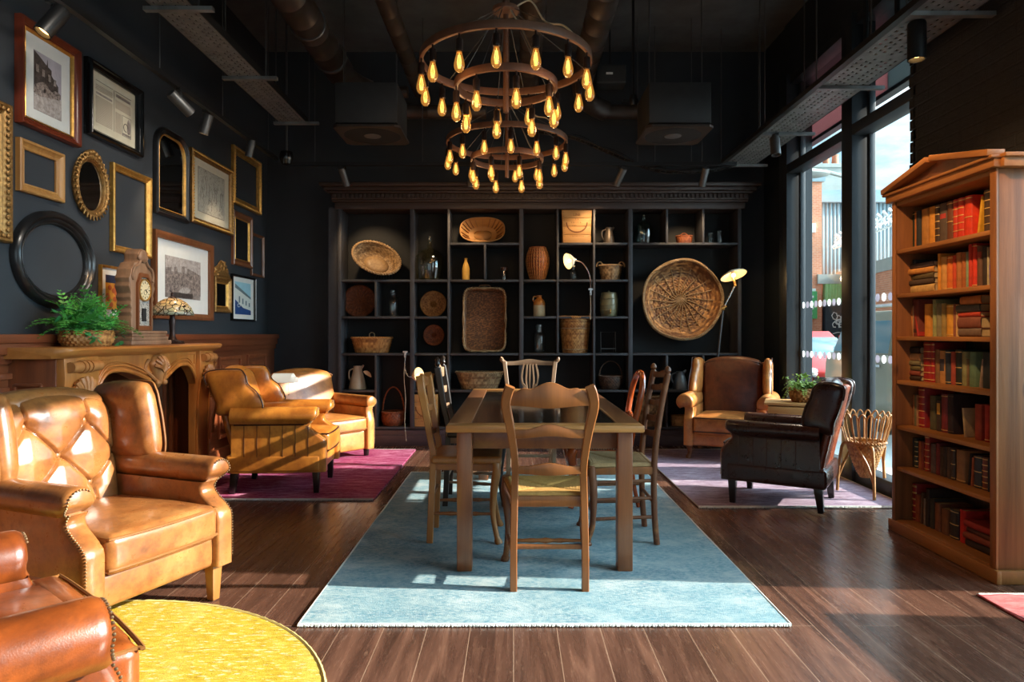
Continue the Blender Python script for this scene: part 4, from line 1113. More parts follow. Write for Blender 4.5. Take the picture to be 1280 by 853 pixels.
for sg in (-1, 1):
    m = MB(); m.box((sg*(w/2-.035), -d/2+.03, sz/2-.02), (.038, .038, sz-.05)); m.build('front_leg', M['palechair'], C, bevel=.004)
m = MB()
for sg in (-1, 1): m.box((sg*.2, 0, .15), (.018, d-.04, .026))
m.box((0, -.03, .15), (.4, .018, .026)); m.box((0, d/2+.005, .2), (.37, .018, .03)); m.build('stretchers', M['palechair'], C)

# ================================================================== RUGS
def rug(label, x0, x1, y0, y1, mat, fr=None, z=.012, fm=None, bind=None):
    t = thing('area_rug', label, 'rug', ((x0+x1)/2, (y0+y1)/2, 0))
    w, d = x1-x0, y1-y0
    m = MB(); m.grid(lambda u, v: V((u-.5)*w+.004*math.sin(v*31), (v-.5)*d, z+.0015*math.sin(u*23+v*17)), 40, 50)
    m.tube([(-w/2, -d/2, z*.5), (w/2, -d/2, z*.5), (w/2, d/2, z*.5), (-w/2, d/2, z*.5)], z*.5, 6, closed=True); m.build('pile', mat, t)
    if fm:
        m = MB()
        for y, s_ in ((-d/2, -1), (d/2, 1)):
            n = int(w/.0085)
            for k in range(n):
                x = -w/2+w*(k+.5)/n; m.tube([(x, y, z*.75), (x+R.uniform(-.004, .004), y+s_*fr*.55, z*.6), (x+R.uniform(-.007, .007), y+s_*fr*R.uniform(.9, 1.05), .004)], [.006, .006, .004], 5)
        for y in (-d/2, d/2): m.tube([(-w/2, y, z*.7), (w/2, y, z*.7)], .007, 6)
        o = m.build('fringe', fm, t); o['kind'] = 'stuff'
    if bind:
        for sg in (-1, 1): m = MB(); m.tube([(sg*w/2, -d/2, z*.7), (sg*w/2, d/2, z*.7)], .006, 6); m.build('side_binding', bind, t)
    return t
M['fringe'] = flat('cotton_fringe', lin(206, 206, 198), .95, var=.08, nscale=60); M['fringeg'] = flat('grey_fringe', lin(168, 160, 156), .95, var=.1, nscale=60)
rug('large faded sky-blue rug under the dining table', -.905, 1.165, 2.87, 6.03, rugmat('faded_blue_rug', lin(108, 146, 156), lin(176, 186, 186), lin(74, 118, 138), sc=(1.6, 2.6, 1), s2=(5, 9, 1), th=.47), .010, .012, M['fringe'], M['fringe'])
rug('magenta vintage rug under the two tan chairs, left', -2.55, -1.04, 5.05, 7.22, rugmat('magenta_rug', lin(142, 34, 82), lin(204, 142, 168), lin(92, 14, 50), th=.55, s2=(4, 14, 1)), .02, .012, M['fringeg'])
rug('faded mauve rug under the leather chairs by the window', 1.31, 2.80, 4.83, 7.22, rugmat('mauve_rug', lin(128, 104, 122), lin(194, 176, 188), lin(92, 68, 88)), .02, .012, M['fringe'], M['fringeg'])
rug('coral red rug peeking in front of the tall bookcase', 2.18, 2.9, 1.2, 3.2, rugmat('coral_rug', lin(196, 84, 84), lin(216, 140, 134), lin(160, 50, 56)), .016, .012, M['fringe'])
def yrug():
    t = NT('yellow_flatweave'); v = t.map(scale=(5, 14, 1)); n = t.noise(v, 3, 6, .75, .4); n2 = t.noise(t.map(scale=(3.2, 12, 1)), 6, 4, .7); big = t.noise(t.map(scale=(2.4, .5, 1)), 1.5, 4); f = t.noise(t.map(), 170, 2, .8)
    c = t.ramp(n, [(.34, lin(166, 134, 34)), (.5, lin(192, 160, 46)), (.66, lin(204, 178, 76))])
    c = t.mix(t.ramp(n2, [(.56, (0, 0, 0)), (.64, (.85, .85, .85))]), c, lin(222, 208, 168)); c = t.mix(t.ramp(n2, [(.33, (.75, .75, .75)), (.40, (0, 0, 0))]), c, lin(128, 112, 62))
    c = t.mix(t.ramp(big, [(.5, (0, 0, 0)), (.7, (.5, .5, .5))]), c, lin(218, 196, 110))
    c = t.mix(.4, c, t.mix(f, (.4, .4, .4, 1), (1.2, 1.2, 1.2, 1)), 'MULTIPLY')
    return t.pbr(c, .95, 0, t.bump(t.math('ADD', n2, f), .5, .006), 0, .15)
t = thing('round_rug', 'round mustard yellow flat-woven rug at the front left', 'rug', (-1.69, 2.035, 0))
m = MB(); rr = 1.088; m.lathe([(0, .010)]+[(rr*k/20, .010) for k in range(1, 20)]+[(rr-.004, .010), (rr, .006), (rr-.002, 0), (0, .0)], 120); m.build('weave', yrug(), t)
m = MB(); m.tube([(rr*math.cos(a), rr*math.sin(a), .007) for a in [2*PI*k/240 for k in range(240)]], [.0075+.0015*(k % 2) for k in range(240)], 6, closed=True); m.build('bound_edge', flat('cream_yellow_binding', lin(204, 184, 110), .9), t)
# ================================================================== SHELVING ON THE BACK WALL
SF, SB = 7.55, 7.89
XK = [2.502-.4028*(11-k) for k in range(12)]
ZK = [.19+.4085*k for k in range(7)]
S = thing('shelving_unit', 'wide charcoal display shelving with dark cornice covering the back wall', 'shelving', (.29, 7.72, 0))
with world():
    m = MB(); m.box((.29, SB-.008, 1.45), (4.52, .014, 2.55)); m.build('back_panel', M['backpanel'], S)
    m = MB(); m.box((.29, (SF+SB)/2+.0, .085), (4.56, SB-SF+.06, .17)); m.box((.29, SF-.045, .06), (4.62, .03, .12)); m.build('plinth', M['plinth'], S, bevel=.006)
    for k, (z0, z1, ex, dp) in enumerate(((2.62, 2.69, .03, .0), (2.69, 2.72, .05, .03), (2.72, 2.785, .06, .045), (2.785, 2.81, .09, .08), (2.81, 2.85, .12, .10), (2.85, 2.885, .155, .145))):
        pass
    m = MB()
    for (z0, z1, ex, dp) in ((2.615, 2.69, .02, .01), (2.69, 2.715, .045, .035), (2.715, 2.78, .05, .04), (2.78, 2.805, .085, .075), (2.805, 2.845, .115, .105), (2.845, 2.885, .155, .145)):
        m.box((.29, (SF-dp+SB)/2, (z0+z1)/2), (4.50+2*ex, SB-SF+dp, z1-z0))
    m.build('cornice', M['cornice'], S, bevel=.008, bseg=3)
    m = MB()
    for k in range(95): m.box((-1.96+k*.0479, SF-.052, 2.752), (.026, .026, .04))
    m.build('dentil_strip', M['cornice'], S)
    def upright(x, k0, k1, w):
        z0, z1 = ZK[k0], ZK[k1]
        m = MB(); m.box((x, (SF+SB)/2, (z0+z1)/2), (w, SB-SF, z1-z0-.024 if w < .03 else z1-z0)); m.build('upright', M['shelf'], S, bevel=.002)
    def shelfb(i0, i1, k):
        m = MB(); m.box(((XK[i0]+XK[i1])/2, (SF+SB)/2+.004, ZK[k]), (XK[i1]-XK[i0]-.004, SB-SF-.008, .024)); m.build('shelf_board', M['shelf'], S, bevel=.002)
    for i in (0, 2, 5, 8, 11): upright(XK[i], 0, 6, .046 if 0 < i < 11 else .04)
    upright(XK[3], 0, 6, .024); upright(XK[6], 2, 6, .024); upright(XK[7], 0, 6, .024)
    for a, b, i in ((0, 2, 1), (3, 4, 1), (4, 5, 4), (5, 6, 9), (5, 6, 10), (0, 2, 9), (0, 2, 10)): upright(XK[i], a, b, .024)
    m = MB(); m.box((XK[0]-.075, SF+.12, 1.33), (.10, .20, 2.62)); m.build('end_pilaster', M['shelf'], S)
    for a in ((0, 2, 0), (2, 3, 0), (3, 5, 0), (5, 7, 0), (7, 8, 0), (8, 11, 0), (0, 1, 1), (2, 3, 1), (3, 5, 1), (7, 8, 1), (8, 9, 1), (9, 11, 1), (0, 2, 2), (2, 3, 2), (3, 5, 2), (5, 7, 2), (7, 8, 2), (8, 11, 2),
              (0, 2, 3), (2, 3, 3), (5, 6, 3), (6, 7, 3), (7, 8, 3), (0, 2, 4), (2, 3, 4), (3, 5, 4), (5, 6, 4), (6, 7, 4), (7, 8, 4), (3, 5, 5), (6, 7, 5), (7, 8, 5), (8, 11, 5), (0, 2, 6), (2, 3, 6), (3, 5, 6), (5, 7, 6), (7, 8, 6), (8, 11, 6)):
        shelfb(*a)
def sx(x, Y=7.72): return (x-CX)*Y/FP
def zt(k): return ZK[k]+.0125

# ---- woven things
def woven(mb, shape, nrib, rows, amp, M_=None, v0=0, v1=1):
    nu, nv = nrib*4, rows*2
    def fn(u, v):
        vv = v0+(v1-v0)*v; p = shape(u, vv); e = 1e-3
        n = (shape(u+e, vv)-shape(u-e, vv)).cross(shape(u, min(1, vv+e))-shape(u, max(0, vv-e)))
        n = n.normalized() if n.length > 1e-12 else V(0, 0, 1)
        return p+n*amp*1.5*math.sin(2*PI*nrib*u)*math.cos(PI*rows*v)
    i0 = len(mb.v); mb.grid(fn, nu, nv, closed_u=True, M=M_)
    for j in range(nv+1):
        for i in range(nu):
            a, b = (i+1)//2, (j+1)//2; hsh = math.sin(a*12.9898+b*78.233)*43758.5453; hb = math.sin(b*3.77)*917.3
            mb.at[i0+j*nu+i] = 1.08+.5*(hsh-math.floor(hsh))+.34*(hb-math.floor(hb))
def braid(mb, path, r, turns, closed=True, M_=None, strands=2):
    P = [Vector(p) for p in path]; n = len(P)
    for s_ in range(strands):
        Q = []
        for i, p in enumerate(P):
            a = P[(i-1) % n] if closed or i > 0 else P[i]; b = P[(i+1) % n] if closed or i < n-1 else P[i]
            t = (b-a).normalized(); u = t.orthogonal() if abs(t.z) > .95 else V(0, 0, 1).cross(t).normalized(); w = t.cross(u)
            ph = 2*PI*turns*i/(n if closed else n-1)+2*PI*s_/strands
            Q.append(p+(u*math.cos(ph)+w*math.sin(ph))*r*.75)
        mb.tube(Q, r*.8, 6, closed=closed, M=M_)
def ell(a, b, z, n=72, p=2, x0=0, y0=0):
    out = []
    for k in range(n):
        t = 2*PI*k/n; c, s_ = math.cos(t), math.sin(t)
        out.append(V(x0+a*abs(c)**(2/p)*(1 if c >= 0 else -1), y0+b*abs(s_)**(2/p)*(1 if s_ >= 0 else -1), z))
    return out
def shp(prof, ax=1, ay=1, p=2):
    """prof(v)->(r,z)"""
    def f(u, v):
        r, z = prof(v); t = 2*PI*u; c, s_ = math.cos(t), math.sin(t)
        return V(ax*r*abs(c)**(2/p)*(1 if c >= 0 else -1), ay*r*abs(s_)**(2/p)*(1 if s_ >= 0 else -1), z)
    return f
def pl(*pts):
    """piecewise smooth profile through (r,z) points"""
    P = smooth([(a, b, 0) for a, b in pts], 8)
    def f(v):
        q = v*(len(P)-1); i = min(len(P)-2, int(q)); t = q-i; p = P[i]*(1-t)+P[i+1]*t; return p.x, p.y
    return f
def basket(name, label, loc, mat, prof, nrib=26, rows=10, amp=.004, ax=1, ay=1, p=2, rim=.009, rz=0, handle=None, ears=None, bandm=None, cat='basket', group=None, legs=None):
    t = thing(name, label, cat, loc, rz, group); f = shp(prof, ax, ay, p)
    m = MB(); woven(m, f, nrib, rows, amp); r0, z0 = prof(0)
    m.lathe([(0, z0+.004), (r0*.5, z0+.004), (r0, z0+.002)], 32, sx=ax, sy=ay, cap=False)
    m.build('woven_body', mat, t, solid=.005, ang=70, recalc=False)
    r1, z1 = prof(1); m = MB(); braid(m, ell(ax*r1, ay*r1, z1, 96, p), rim, 26); m.build('rim', mat, t)
    if handle:
        hr, hz, th_ = handle; m = MB()
        P = smooth([(-ax*r1, 0, z1-.02)]+[(-hr*math.cos(a), 0, z1+hz*math.sin(a)) for a in [PI*k/10 for k in range(1, 10)]]+[(ax*r1, 0, z1-.02)], 5)
        braid(m, P, th_, 16, closed=False); m.build('handle', mat, t)
    if ears:
        er = ears
        for sg in (-1, 1):
            m = MB(); P = [V(sg*ax*r1*.96, 0, z1-.01)+V(er*.9*math.cos(a)*.9, 0, er*1.25*max(-.1, math.sin(a))) for a in [PI*k/14 for k in range(15)]]
            braid(m, P, .006, 6, closed=False); m.build('handle', mat, t)
    return t
def disc(name, label, loc, r, mat, tilt=.12, rings=None, radial=20, cat='wall basket', bowl=.03, rim=.008, amp=.003, sp=False):
    """round woven plate leaning against the back, facing the room"""
    t = thing(name, label, cat, loc)
    Mx = Tr(0, 0, r) @ Rx(PI/2-tilt)
    m = MB(); rows = rings or 12
    f = shp(lambda v: (r*(.02+.98*v), bowl*(v**2.2)))
    woven(m, f, radial, rows, amp, Mx); m.build('woven_plate', mat, t, solid=.006, ang=80, recalc=False)
    m = MB(); braid(m, ell(r, r, bowl, 110), rim, 30, M_=Mx); m.build('rim', mat, t)
    if sp:
        m = MB()
        for k in range(radial):
            a = 2*PI*k/radial; m.tube([(r*.08*math.cos(a), r*.08*math.sin(a), .012), (r*.55*math.cos(a), r*.55*math.sin(a), .02), (r*.96*math.cos(a), r*.96*math.sin(a), bowl+.004)], .007, 5, M=Mx)
        m.build('spokes', mat, t)
    return t
def vessel(name, label, loc, prof, mat, n=28, cat='jar', extra=None, sx_=1):
    t = thing(name, label, cat, loc); m = MB(); m.lathe(prof, n, sx=sx_, sy=sx_, cap=True); m.build('body', mat, t, ang=50); 
    if extra: extra(t)
    return t

# 1 tilted oval basket on a stand
t = basket('oval_basket', 'oval straw basket tilted toward the room in the top left shelf cell', (sx(470), 7.74, 2.02), M['wickg'], pl((.10, 0), (.135, .03), (.165, .10), (.19, .15)), 30, 12, .004, 1.45, 1.0, 2, .012)
t.rotation_euler = (math.radians(62), math.radians(24), 0)
t = thing('basket_stand', 'small black wire stand under the tilted oval basket', 'stand', (sx(480), 7.74, zt(4)))
m = MB()
for k in range(7): m.tube(smooth([(-.10+k*.033, -.06, 0), (-.09+k*.03, -.02, .05), (-.085+k*.028, .05, .11)], 4), .004, 5)
m.tube([(-.11, -.06, .004), (.11, -.06, .004)], .005, 6); m.tube([(-.09, .05, .11), (.09, .05, .11)], .005, 6); m.build('wire_frame', M['black'], t)
disc('woven_plate', 'reddish round woven plate with raised spokes, second row left shelf', (sx(448), 7.80, zt(3)), .178, M['wickr'], .1, 10, 18, rim=.009, sp=True)
def stopper(mt, r, z, h): 
    def f(t): m = MB(); m.lathe([(0, z), (r, z), (r*1.1, z+h*.5), (r, z+h), (0, z+h)], 16); m.build('stopper', mt, t)
    return f
JAR = [(0, 0), (.062, 0), (.066, .01), (.066, .17), (.058, .2), (.036, .22), (.034, .245), (.042, .25), (.042, .262), (.03, .262)]
vessel('glass_jar', 'tall clear glass jar beside the reddish spoked plate', (sx(491.5), 7.72, zt(3)), JAR, M['cglass'], extra=stopper(M['cglass'], .03, .262, .04))
t = basket('oblong_basket', 'oblong slatted straw basket with a ring handle, left shelf third row', (sx(465), 7.72, zt(2)), M['wick'], pl((.18, 0), (.195, .05), (.21, .11), (.225, .17)), 40, 6, .004, 1, .55, 2.6, .010)
m = MB(); m.tube([(0+.03*math.cos(a), -.0, .20+.03*math.sin(a)) for a in [2*PI*k/16 for k in range(16)]], .006, 6, closed=True); m.build('ring_handle', M['wickg'], t)
def jugparts(mt, r, h, hr, sp=.0):
    def f(t):
        m = MB(); m.tube(smooth([(-r*.55, 0, h*.93), (-r*1.3, 0, h*.82), (-r*1.35, 0, h*.5), (-r*.92, 0, h*.28)], 6), .008, 8); m.build('handle', mt, t)
        if sp: m = MB(); m.tube(smooth([(r*.35, 0, h*.9), (r*.75, 0, h*1.0), (r*.95, 0, h*1.08)], 4), [(.02, .022), (.02, .022), (.018, .02), (.016, .02), (.014, .018), (.012, .016), (.011, .015), (.010, .014), (.009, .012)], 8); m.build('spout', mt, t)
    return f
t = vessel('jug', 'beige enamel jug with a dry leaf, lower left shelf', (sx(447), 7.72, zt(1)), [(0, 0), (.098, 0), (.1, .01), (.085, .09), (.062, .17), (.045, .24), (.05, .26), (.044, .26), (.0, .2)], M['enamel'], cat='jug', extra=jugparts(M['enamel'], .07, .25, .05, 1))
m = MB(); m.pillow(sm2([(0, 0), (.03, .025), (.075, .02), (.11, -.015), (.07, -.02), (.03, -.018)]), .002, M=Tr(.07, -.02, .2) @ Ry(.5)); m.build('dry_leaf', M['cream'], t)
basket('handled_basket', 'round brown basket with tall hoop handle on the floor level shelf, left', (sx(492), 7.71, zt(0)), M['wickr'], pl((.10, 0), (.125, .05), (.13, .10), (.125, .15)), 22, 8, .006, 1, 1, 2, .010, handle=(.12, .28, .007))
DEMI = [(0, .012), (.1, .0), (.145, .02), (.165, .12), (.168, .2), (.155, .27), (.11, .325), (.05, .355), (.026, .385), (.024, .43), (.033, .437), (.033, .455), (.022, .455)]
vessel('demijohn', 'large amber glass demijohn with stopper in the tall cell', (sx(537), 7.72, zt(4)), DEMI, M['aglass'], cat='demijohn', extra=stopper(M['cglass'], .018, .455, .05))
disc('woven_coaster', 'golden round woven mat below the amber demijohn', (sx(541), 7.80, zt(3)), .145, M['wick'], .1, 10, 24, rim=.006)
disc('woven_coaster', 'small dark red round woven mat, alone in the third row cell', (sx(541.5), 7.80, zt(2)+.085), .115, M['wickr'], .02, 9, 20, rim=.005)
t = thing('slatted_trug', 'small slatted wooden basket behind the glowing clip lamp, above the crate', 'basket', (sx(530), 7.74, zt(1)))
m = MB()
for k in range(16):
    a = 2*PI*k/16; m.tube([(.085*math.cos(a), .07*math.sin(a), .01), (.11*math.cos(a), .085*math.sin(a), .17)], [(.013, .004)]*2, sec=SQ, up=(math.cos(a+PI/2), math.sin(a+PI/2), 0))
m.build('slats', M['wick'], t)
m = MB(); m.tube(ell(.112, .088, .165), .008, 6, closed=True); m.tube(ell(.086, .072, .02), .008, 6, closed=True); m.lathe([(0, .01), (.085, .01), (.085, .02), (0, .02)], 24, sy=.82); m.build('hoops', M['wick'], t)

def text_part(s, size, mat, parent, loc, rot=(PI/2, 0, 0), name='stencil_lettering', sxx=1):
    cu = bpy.data.curves.new('txt', 'FONT'); cu.body = s; cu.size = size; cu.align_x = 'CENTER'; cu.align_y = 'CENTER'; cu.extrude = .0006
    to = bpy.data.objects.new('txt', cu); COL.objects.link(to); me = bpy.data.meshes.new_from_object(to.evaluated_get(bpy.context.evaluated_depsgraph_get()))
    COL.objects.unlink(to); bpy.data.objects.remove(to); me.materials.clear(); me.materials.append(mat)
    o = bpy.data.objects.new(name, me); COL.objects.link(o); o.parent = parent; o.location = loc; o.rotation_euler = rot; o.scale = (sxx, 1, 1); return o
def crate(label, loc, w, h, d, txt, mark, taper=.0):
    t = thing('wooden_crate', label, 'crate', loc)
    for k in range(4):
        m = MB(); z0, z1 = h*k/4+.002, h*(k+1)/4-.002; w0, w1 = w-taper*(1-k/4), w-taper*(1-(k+1)/4)
        m.add([(-w0/2, -d/2, z0), (w0/2, -d/2, z0), (w1/2, -d/2, z1), (-w1/2, -d/2, z1), (-w0/2, -d/2+.014, z0), (w0/2, -d/2+.014, z0), (w1/2, -d/2+.014, z1), (-w1/2, -d/2+.014, z1)], [(0,1,2,3),(7,6,5,4),(0,4,5,1),(1,5,6,2),(2,6,7,3),(3,7,4,0)]); m.build('front_board', M['crate'], t, bevel=.002)
    m = MB()
    for sg in (-1, 1): m.box((sg*(w/2-taper*.25-.008), .005, h/2), (.014, d-.02, h))
    m.box((0, d/2-.008, h/2), (w-taper-.02, .014, h)); m.box((0, 0, .008), (w-taper-.02, d-.03, .014)); m.box((0, 0, h-.006), (w-.01, d-.02, .012)); m.build('box', M['crate'], t)
    m = MB()
    for sg in (-1, 1):
        for k in range(8): m.ball((sg*(w/2-taper*.5*(1-k/8)-.018), -d/2-.001, h*(k+.5)/8), .0035, 6, 4)
    m.build('nails', M['crateink'], t)
    for (s, x, z, sz) in txt:
        if isinstance(s, str): text_part(s, sz, M['crateink'], t, (x, -d/2-.0016, z)); continue
        m = MB(); rk_ = random.Random(s)          # worn stamp strokes, no longer readable
        for k in range(s):
            xx = x+(k-(s-1)/2)*sz*.75; m.box((xx, -d/2-.0012, z), (sz*.14, .002, sz*.7*rk_.uniform(.5, 1)))
            if k % 2: m.box((xx+sz*.18, -d/2-.0012, z+sz*rk_.uniform(-.25, .25)), (sz*.35, .002, sz*.14))
        m.build('worn_stamp', M['crateink'], t)
    m = MB()
    for k in range(mark): 
        a = PI+PI*(k+.5)/mark; m.box((w*.34*math.cos(a), -d/2-.0012, h*.62+h*.30*math.sin(a)), (.012, .002, .016), M=None)
    if mark: m.build('stamped_arc', M['crateink'], t)
    return t
crate('pine crate with faded stamped lettering in the top row of shelves', (sx(719.5), 7.70, zt(5)), .335, .365, .26, [('LINE', 0, .31, .04), (2, .0, .262, .028), (6, -.01, .225, .026), (3, -.03, .19, .026), (8, 0, .075, .026)], 22, .035)
crate('pine crate with faded stamp on the lowest shelf behind the left chairs', (sx(533), 7.70, zt(0)), .29, .36, .26, [(7, .0, .11, .03), (5, -.02, .06, .028)], 18)
# wooden trug leaning
t = thing('wooden_trug', 'oval slatted wooden trug tipped forward on the upper middle shelf', 'basket', (sx(603), 7.73, zt(5)+.012))
Mx = Tr(0, 0, .145) @ Rx(math.radians(68))
m = MB(); f = shp(pl((.10, -.10), (.17, -.09), (.215, -.03), (.25, .03)), 1, .62, 2.6)
m.grid(lambda u, v: f(u, v), 60, 14, True, M=Mx); m.lathe([(0, -.10), (.10, -.10)], 24, sy=.62, M=Mx, cap=False); m.build('bowl', M['orange_wood'] if 'orange_wood' in M else M['crate'], t, solid=.006, recalc=False)
m = MB()
for k in range(22): 
    u = (k+.5)/22; m.tube([f(u, v)*.985+V(0, 0, .003) for v in (.32, .55, .8, .97)], [(.013, .002)]*4, sec=SQ, M=Mx, up=(0, 0, 1))
m.build('slats', M['honeychair'], t)
m = MB(); m.tube(ell(.25, .155, .03, 72, 2.6), .007, 8, closed=True, M=Mx); m.build('rim', M['crate'], t)
vessel('clay_bottle', 'slim ochre clay bottle standing under the slatted trug', (sx(582.5), 7.70, zt(4)), [(0, 0), (.04, 0), (.043, .02), (.043, .13), (.03, .18), (.017, .21), (.016, .235), (.02, .24), (.018, .252), (0, .252)], M['ochre'], cat='bottle')
vessel('glass_jar', 'small clear jar with dark lid, right of the ochre bottle', (sx(630), 7.70, zt(4)), [(0, 0), (.036, 0), (.038, .01), (.038, .09), (.03, .105), (.03, .115)], M['cglass'], extra=stopper(M['darkwood'], .037, .115, .035))
# rectangular wicker tray hanging
t = thing('wicker_tray', 'rectangular brown wicker tray with pale rim standing in the tall middle cell', 'tray', (sx(606), 7.72, zt(2)))
Mx = Tr(0, .02, .368) @ Rx(PI/2-.08)
a_, b_ = .235, .355
m = MB(); f = lambda u, v: shp(lambda q: (1, 0), a_*(.9+.1*v), b_*(.94+.06*v), 7)(u, 0)+V(0, 0, .10*v)
woven(m, lambda u, v: f(u, v), 44, 8, .004, Mx)
def bt(u, v): 
    x, y = (u-.5)*2*a_*.9, (v-.5)*2*b_*.94; return V(x, y, .004*math.sin(u*PI*14)*math.cos(v*PI*60))
i0 = len(m.v); m.grid(bt, 56, 120, M=Mx)
for j in range(121):
    for i in range(57):
        hsh = math.sin((i//2)*12.9898+((j+1)//2)*78.233)*43758.5453; m.at[i0+j*57+i] = 1.1+.7*(hsh-math.floor(hsh))
m.build('woven_body', M['wickd'], t, solid=.005, recalc=False)
m = MB(); braid(m, ell(a_, b_, .10, 120, 7), .011, 40, M_=Mx); m.build('rim', M['wickg'], t)
m = MB(); braid(m, smooth([(-.07, b_-.01, .09), (-.05, b_+.03, .09), (.05, b_+.03, .09), (.07, b_-.01, .09)], 6), .007, 6, closed=False, M_=Mx); m.build('handle', M['wickd'], t)
t = basket('oval_basket', 'long oval willow basket with dark bands on the shelf behind the table', (sx(599.5), 7.71, zt(1)), M['wickg'], pl((.195, 0), (.215, .05), (.24, .12), (.265, .19)), 46, 8, .004, 1, .5, 2.3, .010)
m = MB()
for v in (.35, .72):
    r_, z_ = pl((.195, 0), (.215, .05), (.24, .12), (.265, .19))(v); braid(m, ell(r_*1.012, r_*.5*1.02, z_, 96, 2.3), .005, 40)
m.build('dark_bands', M['wickd'], t)
t = basket('barrel_basket', 'tall barrel shaped orange wicker vase on the upper middle shelf', (sx(672), 7.72, zt(4)), M['wickr'], pl((.075, 0), (.10, .07), (.122, .16), (.128, .22), (.115, .3), (.088, .37)), 26, 26, .0035, 1, 1, 2, .007, cat='vase')
m = MB()
for k in range(26):
    a = 2*PI*k/26; m.tube([((r_+.004)*math.cos(a), (r_+.004)*math.sin(a), z_) for r_, z_ in [pl((.075, 0), (.10, .07), (.122, .16), (.128, .22), (.115, .3), (.088, .37))(v/12) for v in range(13)]], .0045, 5)
m.build('ribs', M['wick'], t)
t = vessel('stoneware_jug', 'two tone cream and amber stoneware jug with a small loop handle', (sx(674), 7.71, zt(3)), [(0, 0), (.064, 0), (.068, .008), (.068, .13)], M['stone'], cat='jug')
m = MB(); m.lathe([(.0681, .128), (.0675, .15), (.055, .185), (.03, .205), (.024, .225), (.03, .23), (.03, .24), (.018, .24)], 28, cap=True); m.build('amber_top', M['stoneb'], t)
m = MB(); m.tube(smooth([(-.025, 0, .225), (-.06, 0, .225), (-.07, 0, .19), (-.056, 0, .165)], 5), .008, 8); m.build('handle', M['stoneb'], t)
vessel('glass_jar', 'square shouldered clear glass jar under the stoneware jug', (sx(674), 7.71, zt(2)), [(0, 0), (.066, 0), (.07, .01), (.07, .19), (.06, .22), (.04, .235), (.04, .285), (.052, .29), (.052, .31), (.04, .31)], M['cglass'], n=8, extra=stopper(M['cglass'], .036, .305, .02))
vessel('glass_bottle', 'small stoppered clear glass bottle under the glowing gooseneck lamp', (sx(717), 7.74, zt(4)), [(0, 0), (.042, 0), (.045, .008), (.045, .09), (.036, .11), (.018, .12), (.017, .14), (.024, .145), (.024, .155), (.014, .155)], M['cglass'], cat='bottle', extra=stopper(M['cream'], .016, .155, .02))
t = basket('waste_basket', 'tall golden wicker waste basket on the shelf right of centre', (sx(718.5), 7.71, zt(2)), M['wick'], pl((.135, 0), (.145, .1), (.158, .22), (.172, .33), (.182, .40)), 34, 22, .0045, 1, .8, 2, .012)
m = MB()
for v in (.12, .62):
    r_, z_ = pl((.135, 0), (.145, .1), (.158, .22), (.172, .33), (.182, .40))(v); braid(m, ell(r_*1.02, r_*.82, z_, 90), .006, 34)
m.build('bands', M['wickg'], t)
vessel('jug', 'small dark pewter jug in the top row, right of the stamped crate', (sx(761), 7.71, zt(5)), [(0, 0), (.062, 0), (.064, .01), (.055, .08), (.042, .14), (.034, .17), (.038, .19), (.032, .19), (0, .15)], M['pewterd'], cat='jug', extra=jugparts(M['pewterd'], .058, .18, .04, 1))
t = basket('two_handled_basket', 'pale willow basket with two loop ears, right of the gooseneck lamp', (sx(763), 7.71, zt(4)), M['wickg'], pl((.095, 0), (.105, .05), (.118, .11), (.128, .165)), 18, 7, .007, 1, .9, 2, .009, ears=.045)
def cr(t):
    m = MB(); m.lathe([(0, .262), (.03, .262), (.03, .27), (.085, .272), (.09, .262)], 24); m.ball((0, 0, .282), .014); m.build('lid', M['khaki'], t)
    m = MB(); m.cyl((0, -.09, .045), (0, -.135, .04), .009, 8); m.cyl((0, -.12, .03), (0, -.12, .065), .006, 8); m.ball((0, -.12, .072), .011); m.build('tap', M['brass'], t)
    m = MB()
    for z in (.07, .13, .2): m.tube(ell(.1025, .1025, z, 40), .004, 5, closed=True)
    m.build('raised_bands', M['khaki'], t)
vessel('crock', 'khaki glazed barrel crock with lid and little tap', (sx(761), 7.71, zt(3)), [(0, 0), (.085, 0), (.09, .01), (.1, .07), (.102, .13), (.1, .2), (.088, .262), (0, .262)], M['khaki'], cat='crock', extra=cr)
t = thing('wire_easel', 'thin metal folding easel frame below the khaki crock', 'easel', (sx(760), 7.72, zt(2)))
m = MB(); m.tube([(-.085, -.04, 0), (-.085, .0, .235), (.085, .0, .235), (.08, -.04, .0)], .0035, 6); m.tube([(-.07, .07, 0), (-.08, .0, .23)], .003, 6); m.tube([(.07, .07, 0), (.08, 0, .23)], .003, 6); m.tube([(-.085, -.035, .05), (.08, -.035, .05)], .0035, 6); m.tube([(-.085, -.05, .045), (.085, -.05, .045)], .003, 6); m.build('frame', M['grey'], t)
basket('handled_basket', 'dark willow basket with tall hoop handle below the wire easel', (sx(763), 7.71, zt(1)), M['wickv'], pl((.095, 0), (.12, .05), (.132, .10), (.13, .145)), 24, 9, .006, 1, .9, 2, .009, handle=(.128, .17, .0055))
vessel('demijohn', 'large dark green glass demijohn in the top right shelf row', (sx(804.5), 7.71, zt(5)), [(r*.62, z*.72) for r, z in DEMI], M['gglass'], cat='demijohn')
vessel('demijohn', 'second glass demijohn half hidden behind the green one, top row', (sx(799), 7.80, zt(5)), [(r*.5, z*.42) for r, z in DEMI], M['cglass'], cat='demijohn')
basket('small_basket', 'tiny orange wicker basket with a hoop handle, top right row', (sx(854.5), 7.70, zt(5)), M['wickr'], pl((.075, 0), (.083, .04), (.088, .09)), 20, 5, .004, 1, .8, 2.4, .006, handle=(.04, .035, .004))
